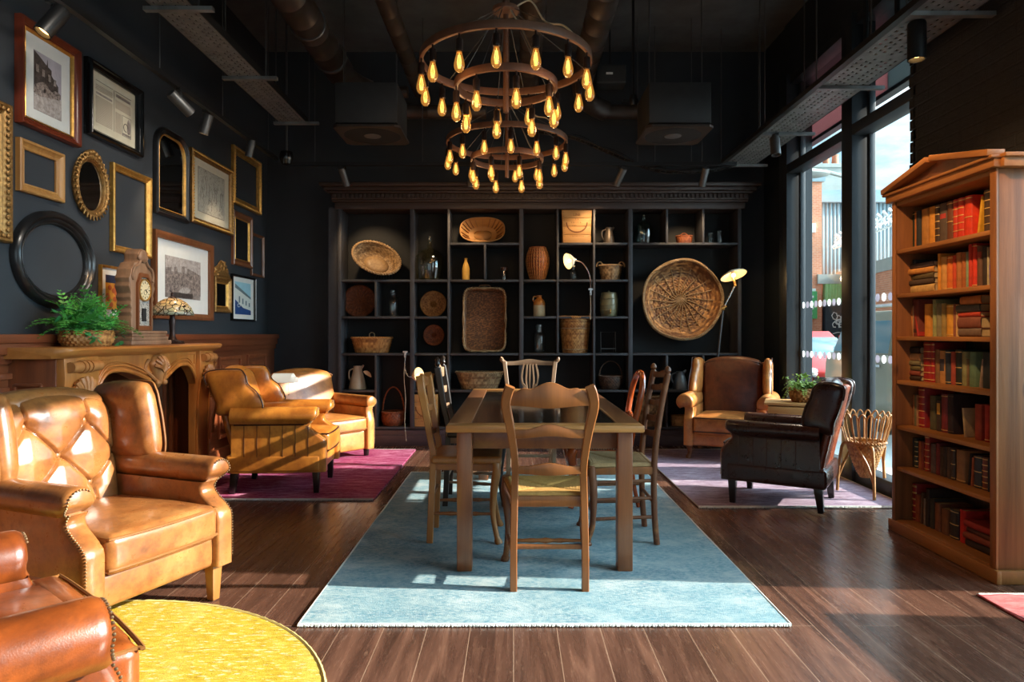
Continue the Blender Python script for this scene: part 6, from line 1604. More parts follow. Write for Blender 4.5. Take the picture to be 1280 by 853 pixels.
def art_poster(t, w, h, y):
    a, b = w*.33, h*.36
    quadp(t, 'poster_ground', -a, a, -b, b, y, flat('poster_amber', lin(214, 140, 40), .6, var=.3, nscale=20)); quadp(t, 'poster_band', -a, a, b*.55, b, y-.001, flat('poster_navy', lin(40, 44, 70), .6))
    m = MB(); r = random.Random(9)
    for k in range(12): m.ball((r.uniform(-a*.8, a*.8), y-.001, r.uniform(-b*.85, b*.45)), .024, 8, 4, sq=(1, .06, .8))
    m.build('poster_shapes', flat('poster_rust', lin(190, 84, 34), .6, var=.3), t)
def leafy(mt, step=.03, size=.013, inset=.03):
    def f(t, w, h, dp):
        m = MB(); 
        def run(x0, z0, x1, z1):
            L = math.hypot(x1-x0, z1-z0); n = int(L/step)
            for k in range(n+1):
                q = k/n; m.ball((x0+(x1-x0)*q, -dp*.95, z0+(z1-z0)*q), size, 6, 4, sq=(1, .7, 1))
        i = inset; run(-w/2+i, -h/2+i, w/2-i, -h/2+i); run(-w/2+i, h/2-i, w/2-i, h/2-i); run(-w/2+i, -h/2+i, -w/2+i, h/2-i); run(w/2-i, -h/2+i, w/2-i, h/2-i)
        m.build('carved_beads', mt, t)
    return f
def oval_orn(t, w, h, dp):
    m = MB(); n = 34
    for k in range(n):
        a = 2*PI*k/n; x, z = (w/2-.012)*math.cos(a), (h/2-.012)*math.sin(a); m.ball((x, -dp*.7, z), .017, 7, 5, sq=(1, .7, 1)); 
        b = a+PI/n; m.tube(smooth([((w/2-.01)*math.cos(b), -dp*.8, (h/2-.01)*math.sin(b)), ((w/2+.022)*math.cos(b+.05), -dp*.7, (h/2+.022)*math.sin(b+.05)), ((w/2+.012)*math.cos(b+.12), -dp*.5, (h/2+.012)*math.sin(b+.12))], 3), .006, 5)
    for k in range(5): a = PI/2+(k-2)*.16; m.ball(((w/2+.02)*math.cos(a), -dp*.7, (h/2+.025-.006*abs(k-2))*math.sin(a)), .02, 8, 5)
    m.build('carved_scrolls', M['golddark'], t)
gframe('picture_frame', 'tall worn gilt frame cut off at the far left edge', (-75, 6, 96, 290), M['golddark'], .07, .05, art=None, orn=leafy(M['golddark'], .035, .014, .035))
gframe('framed_photograph', 'red mahogany frame with an old street photograph, top left', (17.4, 93, 16, 152.5), M['redwood'], .048, .05, matt=M['mat'], art=art_street, inner=M['gold'], cat='framed picture')
gframe('framed_newspaper', 'black lacquer frame holding a yellowed newspaper page', (104, 172, 70, 166.5), M['blackgloss'], .055, .055, matt=M['cream'], art=art_news, cat='framed picture', kind='round')
gframe('picture_frame', 'small landscape frame of pale gilt wood, empty, left', (18.5, 75, 171, 238), M['ginger'], .055, .035)
gframe('oval_mirror', 'small oval mirror in a carved antique gilt frame', (89, 130, 195, 271), M['golddark'], .042, .04, 'oval', 'round', mirror=M['mirror'], orn=oval_orn, cat='mirror')
gframe('round_picture_frame', 'big empty round black wooden frame above the fern', (11, 113, 265, 385.6), M['blackworn'], .082, .05, 'oval', 'round')
gframe('picture_frame', 'tall narrow empty gold frame above the mantel clock', (136.5, 185, 202.5, 314), M['gold'], .05, .035)
gframe('arched_mirror', 'tall mirror with rounded top corners in a black and gold frame', (190.5, 232, 152, 266), M['blackworn'], .05, .045, 'arch', 'round', mirror=M['mirror'], inner=M['gold'], cat='mirror')
gframe('framed_engraving', 'ornate gilt frame with a pale engraving in a cream mount', (235.5, 287.5, 184, 277), M['golddark'], .055, .04, matt=M['cream'], art=art_engrave, orn=leafy(M['gold'], .026, .011, .02), cat='framed picture')
gframe('picture_frame', 'empty gilt frame with beaded edge, top right of the gallery wall', (288.5, 323, 180.5, 253.5), M['gold'], .075, .04, orn=leafy(M['gold'], .03, .012, .02))
gframe('wall_mirror', 'small plain mirror in a brown gilt frame below the beaded frame', (288.5, 312.5, 262, 330.5), M['walnut'], .06, .035, mirror=M['mirror'], inner=M['gold'], cat='mirror')
gframe('picture_frame', 'thin narrow empty frame at the far right end of gallery wall', (312.5, 328, 290, 344.5), M['walnut'], .03, .025)
gframe('framed_photograph', 'walnut frame with a sepia photograph of a crowded hall, above the lamp', (188, 262, 286, 398), M['walnut'], .055, .04, matt=M['mat'], art=art_group, cat='framed picture', kind='flat')
def crest(t, w, h, dp):
    m = MB(); P = sm2([(-w*.48, h*.5), (-w*.52, h*.56), (-w*.4, h*.66), (-w*.42, h*.74), (-w*.22, h*.84), (-w*.14, h*.92), (0, h*1.0), (w*.14, h*.92), (w*.22, h*.84), (w*.42, h*.74), (w*.4, h*.66), (w*.52, h*.56), (w*.48, h*.5)], 3); m.pillow(P, .02, p=3, M=Tr(0, -.012, 0))
    r = random.Random(2)
    for k in range(26): 
        q = r.uniform(0, 1); m.ball((r.uniform(-1, 1)*w*.38*(1-q*.75), -.03, h*(.53+.42*q)), .012, 6, 4)
    m.build('carved_crest', M['golddark'], t)
gframe('crested_mirror', 'narrow gilt mirror with a pierced carved crest', (264.5, 285, 345, 390), M['golddark'], .05, .04, mirror=M['mirror'], orn=crest, inner=M['gold'], cat='mirror')
gframe('framed_poster', 'black framed poster of a blue and white building', (287.5, 317, 342, 401), M['blackgloss'], .022, .03, matt=M['mat'], art=art_building, cat='framed picture', kind='flat')
gframe('framed_poster', 'thin gold frame with an amber poster behind the mantel clock', (122.5, 162, 330.5, 398), M['gold'], .016, .025, matt=M['mat'], art=art_poster, cat='framed picture', kind='flat')

# ================================================================== FIREPLACE SURROUND
FB = thing('fireplace_surround', 'carved honey oak fireplace surround with serpentine mantel shelf', 'fireplace', (-2.6, 4.68, 0), PI/2)
FXF = -2.50      # front plane; local: x along the wall (+Y), -y towards the room
lx = lambda Y: Y-4.68
fy = lambda X: -(X+2.6)
F0, F1 = 3.75, 5.61
def sbow(x): 
    u = x/.95; return .055*math.exp(-(u/.28)**2)+.03*math.exp(-((abs(u)-.95)/.16)**2)
m = MB()
n = 60; vs = []; fs = []
prof = [(0, 1.095), (.02, 1.098), (.035, 1.108), (.055, 1.112), (.07, 1.125), (.078, 1.14), (.07, 1.152), (.05, 1.157), (.0, 1.157)]
for k in range(n+1):
    x = -1.0+2.0*k/n; b = sbow(x); rr_ = min(1, (1.0-abs(x))/.06)**.5 if abs(x) > .94 else 1
    vs += [(x, .20, 1.095)]+[(x, fy(FXF)-.005-(d*.9+b)*rr_, z) for d, z in prof]+[(x, .20, 1.157)]
L = len(prof)+2
for k in range(n):
    for i in range(L-1): fs.append((k*L+i, k*L+i+1, (k+1)*L+i+1, (k+1)*L+i))
    fs.append((k*L+L-1, k*L, (k+1)*L, (k+1)*L+L-1))
fs += [list(range(L)), list(range(n*L+L-1, n*L-1, -1))]
m.add(vs, fs); m.build('mantel_shelf', M['oakY'] if False else wood('honey_oak_shelf_board', lin(146, 84, 36), lin(204, 132, 64), 'X', 4, .32, coat=.3), FB)
# frieze with two arches dropping to the middle
def archz(x):
    u = x/.66; s = abs(u)
    if s > 1: return .80
    return .905+.085*sstep(.10, .62, s)**.8-.16*(max(0, s-.70)/.30)**2.4
def bowf(x): return .045*math.exp(-(x/.30)**2)
m = MB(); vs = []; fs = []; n = 72; a, b = lx(4.06), lx(5.37)
for k in range(n+1):
    x = a+(b-a)*k/n; z = archz(x-(a+b)/2); y = fy(FXF)-bowf(x)
    vs += [(x, y, 1.1), (x, y, z), (x, fy(FXF)+.06, z), (x, fy(FXF)+.06, 1.1)]
for k in range(n):
    for i in range(4): fs.append((4*k+i, 4*k+(i+1) % 4, 4*k+4+(i+1) % 4, 4*k+4+i))
fs += [(0, 1, 2, 3), (4*n+3, 4*n+2, 4*n+1, 4*n)]
m.add(vs, fs); m.build('frieze', M['oak'], FB)
for dz, r_ in ((.012, .013), (.042, .007), (.062, .005)):
    m = MB(); m.tube([(x, fy(FXF)-bowf(x)-.004, min(1.07, archz(x-(a+b)/2)+dz)) for x in [a+.02+(b-a-.04)*k/70 for k in range(71)]], r_, 8); m.build('arch_moulding', M['oak'], FB)
m = MB()
for sg in (-1, 1): m.tube([((a+b)/2+sg*x, fy(FXF)-.004, z) for x, z in ((.14, 1.075), (.62, 1.075), (.62, 1.0))], .004, 6)
m.build('frieze_bead', M['oak'], FB)
# pilasters
def pil(Y_0, Y_1, name='pilaster'):
    m = MB(); x0, x1 = lx(Y_0), lx(Y_1); f = fy(FXF)
    pts = [(0, .03), (.07, .035), (.12, .01), (.35, -.005), (.62, .0), (.80, .012), (.92, .03), (1.0, .035), (1.1, .03)]
    P = smooth([(q, d, 0) for q, d in pts], 5); vs = []; fs = []
    for p in P: vs += [(x0, f-p.y, p.x), (x1, f-p.y, p.x), (x1, f+.06, p.x), (x0, f+.06, p.x)]
    for k in range(len(P)-1):
        for i in range(4): fs.append((4*k+i, 4*k+(i+1) % 4, 4*k+4+(i+1) % 4, 4*k+4+i))
    fs += [(3, 2, 1, 0), (4*len(P)-4, 4*len(P)-3, 4*len(P)-2, 4*len(P)-1)]; m.add(vs, fs)
    for x in (x0+.025, x1-.025): m.tube([(x, f-P[min(len(P)-1, k)].y-.004, P[min(len(P)-1, k)].x) for k in range(4, len(P)-12)], .008, 6)
    o = m.build(name, M['oak'], FB, bevel=.004, bang=50)
    c = (x0+x1)/2; w = x1-x0
    m = MB()
    for k in range(9):          # shell
        an = PI*(.1+.8*k/8); m.tube(smooth([(c, f-.045, .815), (c+.07*math.cos(an), f-.065, .84+.07*math.sin(an)), (c+w*.42*math.cos(an), f-.05, .85+.135*math.sin(an))], 4), [.006]*3+[.012]*3+[.018]*3, 8)
    m.ball((c, f-.05, .81), .02, 8, 5, sq=(1.6, .7, .8)); m.build('carved_shell', M['carve'], o)
    m = MB(); m.tube([(x0+.02, f-.05, 1.045), (x1-.02, f-.05, 1.045)], .030, 12)
    for q in (.38, .5, .62): m.tube([(x0+w*q-.012, f-.05, 1.045), (x0+w*q+.012, f-.05, 1.045)], .037, 12)
    m.build('capital_roll', M['carve'], o)
pil(3.75, 4.06); pil(5.37, 5.61)
m = MB(); f = fy(FXF)
for (cx_, cz, r_, tw) in ((lx(5.625), 1.03, .035, 2.3), (lx(5.625), .86, .03, 2.2), (lx(5.625), .74, .04, 2.3)):
    m.tube([(cx_+.004, f-.02-r_*(1-q/26)*math.cos(q*tw*PI*2/26), cz+r_*(1-q/26)*math.sin(q*tw*PI*2/26)) for q in range(26)], .008, 6)
m.tube(smooth([(lx(5.62), f-.05, 1.0), (lx(5.62), f-.02, .93), (lx(5.62), f-.05, .86), (lx(5.62), f-.03, .78), (lx(5.62), f-.06, .70), (lx(5.62), f-.03, .55), (lx(5.62), f-.02, .42)], 5), .012, 6)
m.build('scroll_carving', M['carve'], FB)
m = MB(); f2 = fy(FXF)-.05; c = (a+b)/2-.03
m.pillow(sm2([(c-.06, .97), (c-.085, 1.03), (c-.05, 1.08), (c, 1.09), (c+.05, 1.08), (c+.085, 1.03), (c+.06, .97), (c+.03, .90), (c, .86), (c-.03, .90)], 4), .05, p=2.2, M=Tr(0, f2, 0))
for k in range(7): an = PI*(.08+.84*k/6); m.tube(smooth([(c, f2-.05, .97), (c+.05*math.cos(an), f2-.058, .99+.05*math.sin(an)), (c+.082*math.cos(an), f2-.03, 1.0+.085*math.sin(an))], 4), [.005]*4+[.012]*5, 7)
for sg in (-1, 1): m.tube(smooth([(c+sg*.03, f2-.03, .9), (c+sg*.09, f2-.01, .95), (c+sg*.13, f2+.01, 1.0), (c+sg*.10, f2+.0, 1.06)], 4), .012, 7); m.ball((c+sg*.045, f2-.03, .90), .022, 8, 5)
m.build('cartouche', M['carve'], FB)
# sides and the recessed back of the opening
for Yq, sg in ((3.755, -1), (5.605, 1)):
    m = MB(); m.box((lx(Yq), .055, .55), (.03, .29, 1.1)); m.build('side_panel', M['mahog'], FB, bevel=.003)
    m = MB()
    for (y, z, dy, dz) in ((.06, .95, .15, .02), (.06, .18, .15, .02), (-.01, .565, .02, .78), (.13, .565, .02, .78)): m.box((lx(Yq)+sg*.02, y, z), (.016, dy, dz))
    m.build('side_moulding', M['mahogX'], FB, bevel=.004)
m = MB(); m.box((0, .135, .5), (1.4, .03, 1.0)); m.build('inner_panel', M['darkwood'], FB)
m = MB()
for x0, x1 in ((-.62, -.24), (-.16, .16), (.24, .62)):
    for (cx_, cz, dx, dz) in (((x0+x1)/2, .86, x1-x0, .03), ((x0+x1)/2, .16, x1-x0, .03), (x0, .5, .03, .72), (x1, .5, .03, .72)): m.box((cx_, .115, cz), (dx, .03, dz))
m.build('inner_moulding', M['mahog'], FB, bevel=.005)
m = MB(); m.box((.20, .10, .5), (.02, .04, .95)); m.build('door_edge', M['grey'], FB)

MT = 1.158
# ---- fern in basket
def fronds(mb, c, n, rx, ry, ln, zr, seed, wide=.013, droop=.6, leaf=9, up=.6):
    r = random.Random(seed)
    for k in range(n):
        a = r.uniform(0, 2*PI); L = ln*r.uniform(.6, 1.1); el = r.uniform(.15, 1.2)*up+.1
        p = V(c[0]+r.uniform(-rx, rx), c[1]+r.uniform(-ry, ry), c[2]); d = V(math.cos(a)*math.cos(el), math.sin(a)*math.cos(el), math.sin(el)); P = [p]
        for s_ in range(leaf):
            d = (d+V(0, 0, -droop/leaf*(1+s_*.25))).normalized(); P.append(P[-1]+d*(L/leaf))
        mb.tube(P, [.0022*(1-.7*i/leaf) for i in range(len(P))], 4)
        for i in range(1, len(P)):
            t = (P[i]-P[i-1]).normalized(); s_ = t.cross(V(0, 0, 1)); s_ = s_.normalized() if s_.length > .01 else V(1, 0, 0); nn = s_.cross(t)
            lw = wide*(1.9 if i < leaf else 1.2)*(1-.55*i/leaf)
            for sg in (-1, 1):
                q = P[i]; e = q+s_*sg*lw*2.0+t*lw*.8+nn*lw*r.uniform(-.3, .5); mid1 = q+s_*sg*lw*1.0+t*lw*.9+nn*.003; mid2 = q+s_*sg*lw*1.0-t*lw*.5+nn*.003
                mb.add([q, mid2, e, mid1, q+nn*.0012, mid2+nn*.0012, e+nn*.0012, mid1+nn*.0012], [(0, 1, 2, 3), (7, 6, 5, 4), (0, 4, 5, 1), (1, 5, 6, 2), (2, 6, 7, 3), (3, 7, 4, 0)])
def broad(mb, c, n, rx, ry, rz, seed, size=.03):
    r = random.Random(seed)
    for k in range(n):
        a, b = r.uniform(0, 2*PI), r.uniform(0, 1); p = V(c[0]+rx*b*math.cos(a), c[1]+ry*b*math.sin(a), c[2]+r.uniform(-.4, 1)*rz)
        Mx = Tr(p) @ Matrix.Rotation(r.uniform(0, 6.28), 4, 'Z') @ Matrix.Rotation(r.uniform(-1.0, .9), 4, 'X') @ Matrix.Rotation(r.uniform(-.5, .5), 4, 'Y'); s_ = size*r.uniform(.6, 1.2)
        out = [(0, 0), (s_*.45, s_*.25), (s_*.55, s_*.7), (s_*.3, s_*1.2), (0, s_*1.6), (-s_*.3, s_*1.2), (-s_*.55, s_*.7), (-s_*.45, s_*.25)]
        vs = [(x, y, -.25*abs(x)-.12*y*y/s_*.5) for x, y in out]+[(x, y, -.25*abs(x)-.12*y*y/s_*.5+.001) for x, y in out]
        mb.add(vs, [list(range(8)), list(range(15, 7, -1))]+[(i, i+8, (i+1) % 8+8, (i+1) % 8) for i in range(8)], M=Mx)
FX, FY_ = -2.60, 4.16
PT = thing('potted_fern', 'lush green fern in a low straw basket on the mantel shelf', 'plant', (FX, FY_, MT))
m = MB(); woven(m, shp(pl((.125, 0), (.148, .03), (.152, .07), (.146, .095)), .82, 1.2), 30, 7, .004); m.lathe([(0, .07), (.14, .07)], 24, sx=.82, sy=1.2, cap=False); m.build('straw_basket', M['wick'], PT, solid=.005, recalc=False)
m = MB(); m.lathe([(0, .07), (.135, .075), (.12, .085), (0, .09)], 24, sx=.8, sy=1.15); m.build('soil', M['rubber'], PT)
m = MB(); fronds(m, (0.0, 0, .10), 92, .06, .14, .25, .2, 4, .013, .62, 9, 1.15); o = m.build('fern_fronds', M['fern'], PT, weld=False, recalc=False)
m = MB(); broad(m, (.03, -.10, .13), 46, .11, .15, .10, 8, .03); broad(m, (.03, .17, .11), 30, .08, .09, .1, 9, .026); broad(m, (.12, -.16, .06), 7, .03, .06, .05, 12, .03); broad(m, (.13, .12, .04), 5, .02, .03, .05, 13, .03); m.build('broad_leaves', M['fernd'], PT, weld=False, recalc=False)
# ---- mantel clock
CK = thing('mantel_clock', 'carved wooden mantel clock with scalloped case and cream dial', 'clock', (-2.585, 4.70, MT), PI/2)
m = MB()
for z0, z1, w, d in ((0, .03, .52, .20), (.03, .055, .47, .18), (.055, .075, .44, .165), (.075, .095, .46, .17)): m.box((0, 0, (z0+z1)/2), (w, d, z1-z0))
m.build('stepped_base', M['walnutc'] if 'walnutc' in M else wood('worn_clock_walnut', lin(108, 80, 60), lin(168, 130, 100), 'Z', 7, .5), CK, bevel=.005)
CW = bpy.data.materials['worn_clock_walnut']
half = [(0, .66), (.03, .652), (.055, .62), (.05, .585), (.06, .565), (.10, .555), (.115, .53), (.14, .51), (.145, .475), (.165, .45), (.152, .42), (.165, .395), (.15, .365), (.14, .345), (.15, .32), (.136, .295), (.146, .27), (.132, .245), (.142, .22), (.13, .195), (.14, .17), (.135, .095)]
P = half+[(-x, z) for x, z in reversed(half[1:])]
m = MB(); m.prism(P, .10, M=Tr(0, -.03, 0)); m.build('case', CW, CK, bevel=.006)
m = MB(); m.pillow(sm2([(-.045, .575), (-.06, .60), (-.03, .645), (0, .655), (.03, .645), (.06, .60), (.045, .575), (0, .56)], 3), .016, p=2.5, M=Tr(0, -.032, 0))
for sg in (-1, 1):
    m.tube(smooth([(sg*.02, -.034, .60), (sg*.06, -.036, .545), (sg*.11, -.036, .52), (sg*.13, -.034, .47), (sg*.12, -.034, .44)], 4), .009, 6)
m.build('carved_crown', CW, CK)
dl = [(-.085, .10), (.085, .10), (.085, .42), (.045, .49), (-.045, .49), (-.085, .42)]
m = MB(); vs = []; k_ = len(dl)
for q, y in ((1, -.031), (1, -.048), (.86, -.05), (.84, -.038)): vs += [((x)*q, y, .3+(z-.3)*q) for x, z in dl]
m.add(vs, [(a*k_+i, a*k_+(i+1) % k_, (a+1)*k_+(i+1) % k_, (a+1)*k_+i) for a in range(3) for i in range(k_)]); D = m.build('glazed_door', M['walnut'], CK)
m = MB(); m.prism([(x*.85, .3+(z-.3)*.85) for x, z in dl], .004, M=Tr(0, -.036, 0))
tg = NT('etched_clock_glass'); vo = tg.voro(tg.map(), 75, 'DISTANCE_TO_EDGE'); m.build('etched_panel', tg.pbr(tg.ramp(vo.outputs['Distance'], [(.08, lin(188, 186, 178)), (.2, lin(86, 88, 86))]), .3), D)
m = MB(); m.box((0, -.041, .205), (.05, .004, .09)); m.build('pendulum_window', M['rubber'], D)
m = MB(); m.lathe([(0, .012), (.066, .010), (.07, .0)], 40, M=Tr(0, -.036, .375) @ Rx(PI/2)); m.build('dial', flat('ivory_dial', lin(216, 200, 160), .45, var=.06), CK)
m = MB(); m.lathe([(.066, 0), (.068, .016), (.076, .016), (.078, 0)], 40, M=Tr(0, -.036, .375) @ Rx(PI/2), cap=False); m.build('bezel', M['gold'], CK)
for k in range(12):
    m = MB(); an = 2*PI*k/12; c_ = V(.052*math.sin(an), -.0485, .375+.052*math.cos(an)); m.box((0, 0, 0), (.0035 if k % 3 else .007, .001, .013), M=Tr(c_) @ Ry(an)); m.build('hour_mark', M['rubber'], CK)
for an, L_, w_ in ((math.radians(118), .032, .005), (math.radians(70), .046, .0035)):
    m = MB(); m.tube([V(0, -.0505, .375), V(L_*math.sin(an), -.0505, .375+L_*math.cos(an))], [w_*.6, w_*.3], 6); m.build('hand', M['rubber'], CK)
m = MB(); m.tube([(.018*math.cos(q), -.0495, .36+.018*math.sin(q)) for q in [2*PI*k/24 for k in range(24)]], .0012, 4, closed=True); m.build('seconds_ring', M['rubber'], CK)
# ---- stained glass lamp
TL = thing('stained_glass_lamp', 'small leaded stained glass lamp with bronze foot on the mantel', 'lamp', (-2.585, 5.17, MT))
m = MB(); m.lathe([(0, 0), (.085, 0), (.088, .008), (.07, .018), (.035, .03), (.024, .05), (.018, .08), (.022, .13), (.026, .17), (.018, .2), (.022, .215), (.012, .225), (.012, .30), (0, .30)], 24)
for k in range(8): a_ = 2*PI*k/8; m.ball((.072*math.cos(a_), .072*math.sin(a_), .012), .016, 7, 4, sq=(1, 1, .6))
m.build('bronze_base', flat('bronze_patina', lin(58, 42, 38), .42, .6, var=.3), TL)
tg = NT('leaded_glass'); v_ = tg.map(scale=(1, 1, 1.4)); vo = tg.voro(v_, 26); ve = tg.voro(v_, 26, 'DISTANCE_TO_EDGE'); sp = tg.n('ShaderNodeSeparateXYZ'); tg.l(tg.co.outputs['Object'], sp.inputs[0])
base = tg.ramp(tg.math('ADD', tg.math('MULTIPLY', tg.math('SUBTRACT', sp.outputs[2], .215), 6), tg.math('MULTIPLY', tg.noise(v_, 14, 3), .3)), [(.25, lin(140, 148, 128)), (.75, lin(224, 186, 128))])
base = tg.mix(.12, base, vo.outputs['Color'], 'SOFT_LIGHT'); colr = tg.mix(tg.ramp(ve.outputs['Distance'], [(.05, (1, 1, 1)), (.09, (0, 0, 0))]), base, lin(40, 34, 28))
m = MB(); m.lathe([(.148, .215), (.145, .235), (.128, .275), (.098, .31), (.06, .335), (.03, .345)], 40, cap=False); m.build('glass_shade', tg.pbr(colr, .25, 0, None, .3), TL, solid=.004)
m = MB(); m.lathe([(.032, .345), (.028, .352), (.01, .36), (.012, .375), (.006, .39), (0, .392)], 14); m.build('finial', bpy.data.materials['bronze_patina'], TL)

# ================================================================== CHANDELIERS
def chandelier(label, cx, cy, ph1, ph2, group=None):
    Ch = thing('chandelier', label, 'chandelier', (cx, cy, 3.32), 0, group)
    m = MB(); m.lathe([(0, .012), (.085, .012), (.088, 0), (.085, -.014), (.05, -.022), (.02, -.03), (0, -.03)], 28); m.build('hub_plate', M['copper'], Ch)
    m = MB(); m.cyl((0, 0, 0), (0, 0, CZ-3.32), .022, 14); m.cyl((0, 0, 0), (0, 0, -.66), .017, 14); m.build('rod', M['copper'], Ch)
    rings = []
    for (rad, z) in ((.542, -.335), (.321, -.49)):
        m = MB(); prof = [(rad-.012, -.024), (rad+.012, -.024), (rad+.012, .024), (rad-.012, .024)]
        n = 96; m.add([(r_*math.cos(2*PI*k/n), r_*math.sin(2*PI*k/n), z+zz) for k in range(n) for r_, zz in prof], [(k*4+i, k*4+(i+1) % 4, ((k+1) % n)*4+(i+1) % 4, ((k+1) % n)*4+i) for k in range(n) for i in range(4)])
        rings.append(m.build('ring', M['copper'], Ch, bevel=.003))
    m = MB()
    for k in range(6): a_ = 2*PI*k/6+.3; m.cyl((.07*math.cos(a_), .07*math.sin(a_), -.01), (.542*math.cos(a_), .542*math.sin(a_), -.312), .0028, 6)
    for k in range(5): a_ = 2*PI*k/5+.5; m.cyl((.05*math.cos(a_), .05*math.sin(a_), -.01), (.321*math.cos(a_), .321*math.sin(a_), -.468), .0028, 6)
    m.build('stay_wires', M['grey'], Ch)
    m = MB(); m.tube(smooth([(.06, -.04, .0), (.16, -.06, .03), (.25, -.1, -.12), (.36, -.16, -.17), (.44, -.28, -.31)], 6), .006, 6); m.tube(smooth([(.03, -.05, -.02), (.12, -.1, -.2), (.2, -.2, -.42), (.25, -.2, -.47)], 6), .005, 6); m.build('cable', M['enamel'], Ch)
    proto = None
    for (rad, z, n, ph, nm) in ((.542, -.335, 15, ph1, 'o'), (.321, -.49, 8, ph2, 'i')):
        for k in range(n):
            a_ = math.radians(ph)+2*PI*k/n; p = (rad*math.cos(a_), -rad*math.sin(a_), z-.024)
            if proto is None:
                m = MB(); m.cyl((0, 0, .0), (0, 0, -.03), .006, 8); m.lathe([(0, -.105), (.016, -.105), (.0215, -.10), (.0215, -.035), (.018, -.03), (0, -.03)], 16); so = m.build('lamp_holder', M['socket'], Ch)
                m = MB(); m.lathe([(.0, -.225), (.014, -.222), (.026, -.208), (.0315, -.19), (.031, -.172), (.024, -.142), (.0165, -.112), (.0145, -.10)], 18, cap=False, mi=0)
                for q in range(8):
                    b_ = 2*PI*q/8; m.tube([(.006*math.cos(b_), .006*math.sin(b_), -.125), (.0125*math.cos(b_+.2), .0125*math.sin(b_+.2), -.165), (.008*math.cos(b_+.4), .008*math.sin(b_+.4), -.20)], .0011, 4, mi=1)
                m.tube([(0, 0, -.105), (0, 0, -.20)], .0018, 5, mi=1); m.lathe([(0, -.112), (.0155, -.112), (.0155, -.098), (0, -.098)], 12, mi=2)
                bu = m.build('bulb', [M['bulbglass'], M['filament'], M['brass']], so, weld=False, recalc=False); proto = (so, bu); so.location = p
            else:
                so = proto[0].copy(); COL.objects.link(so); so.parent = Ch; so.location = p; bu = proto[1].copy(); COL.objects.link(bu); bu.parent = so
    return Ch
chandelier('nearer two ring chandelier with caged filament bulbs above the table'.replace('caged ', ''), -.05, 4.40, 95, 78)
chandelier('farther two ring chandelier with filament bulbs, behind and below the first', -.06, 6.23, 86, 70)

# ================================================================== LAMPS
def glow(name, c, st, base):
    t = NT(name); d = t.n('ShaderNodeBsdfPrincipled'); d.inputs['Base Color'].default_value = base; d.inputs['Emission Color'].default_value = c; d.inputs['Emission Strength'].default_value = st; d.inputs['Roughness'].default_value = .4
    t.l(d.outputs[0], t.out.inputs[0]); return t.m
M['lamplit'] = glow('lit_lamp_interior', (1, .60, .20, 1), .5, lin(236, 214, 160)); M['lampbulb'] = emis('lamp_bulb_glow', (1, .72, .36, 1), 2.6)
LAMPS = []
def goose(label, clampp, pts, head, aim, R_=.075, power=4, cord=None):
    t = thing('clip_lamp', label, 'lamp', clampp)
    d = (V(*aim)-V(*head)).normalized(); q = d.to_track_quat('-Z', 'Y').to_matrix().to_4x4(); Mx = Tr(V(*head)) @ q
    with world():
        m = MB(); m.tube(smooth(pts, 7), .0065, 8); m.build('gooseneck', M['chrome'], t)
        m = MB(); m.lathe([(.02, .055), (.026, .04), (R_*.62, .018), (R_*.93, -.018), (R_, -.035)], 30, M=Mx, cap=False); sh = m.build('shade', M['lampshade'], t, solid=.002)
        m = MB(); m.lathe([(.022, .034), (R_*.6, .012), (R_*.9, -.02), (R_*.965, -.034)], 30, M=Mx, cap=False); m.build('shade_interior', M['lamplit'], sh)
        m = MB(); m.lathe([(0, .07), (.018, .068), (.02, .03), (0, .03)], 14, M=Mx); m.build('lamp_holder', M['chrome'], t)
        m = MB(); m.ball((0, 0, -.012), .024, 12, 8, M=Mx); m.build('bulb', M['lampbulb'], t)
        m = MB(); c = V(*clampp); m.box(c, (.05, .06, .02)); m.box(c+V(0, -.03, -.03), (.02, .012, .07)); m.cyl(c+V(0, -.04, -.045), c+V(0, -.075, -.045), .007, 8); m.build('clamp', M['chrome'], t)
        if cord: m = MB(); m.tube(smooth(cord, 5), .0035, 6); m.build('cord', M['enamel'], t)
    LAMPS.append((V(*head)+d*.05, power))
Yl = 7.47
g = lambda x, y, Y=Yl: tuple(at(x, y, Y))
goose('lit gooseneck clip lamp over the glass bottle, upper middle shelves', g(738, 362, 7.53), [g(738, 362, 7.52), g(738, 350, 7.44), g(735, 339, 7.40), g(728, 329, 7.40), g(720, 326, 7.42)], g(713, 326, 7.42), g(690, 331, 7.32), .088, 1.3, [g(738, 364, 7.54), g(738.5, 385, 7.52), g(738, 400, 7.52), g(737, 392, 7.53)])
goose('lit gooseneck clip lamp low on the left shelf upright, beside the pine crate', g(507, 440, 7.53), [g(507, 444, 7.50), g(506, 458, 7.46), g(509, 469, 7.42), g(515, 472, 7.40), g(519, 471, 7.40)], g(521, 470, 7.40), g(545, 465, 7.28), .088, 1.0, [g(507, 442, 7.52), g(505, 470, 7.5), g(507, 500, 7.5), g(506, 528, 7.48), g(508, 552, 7.46)])
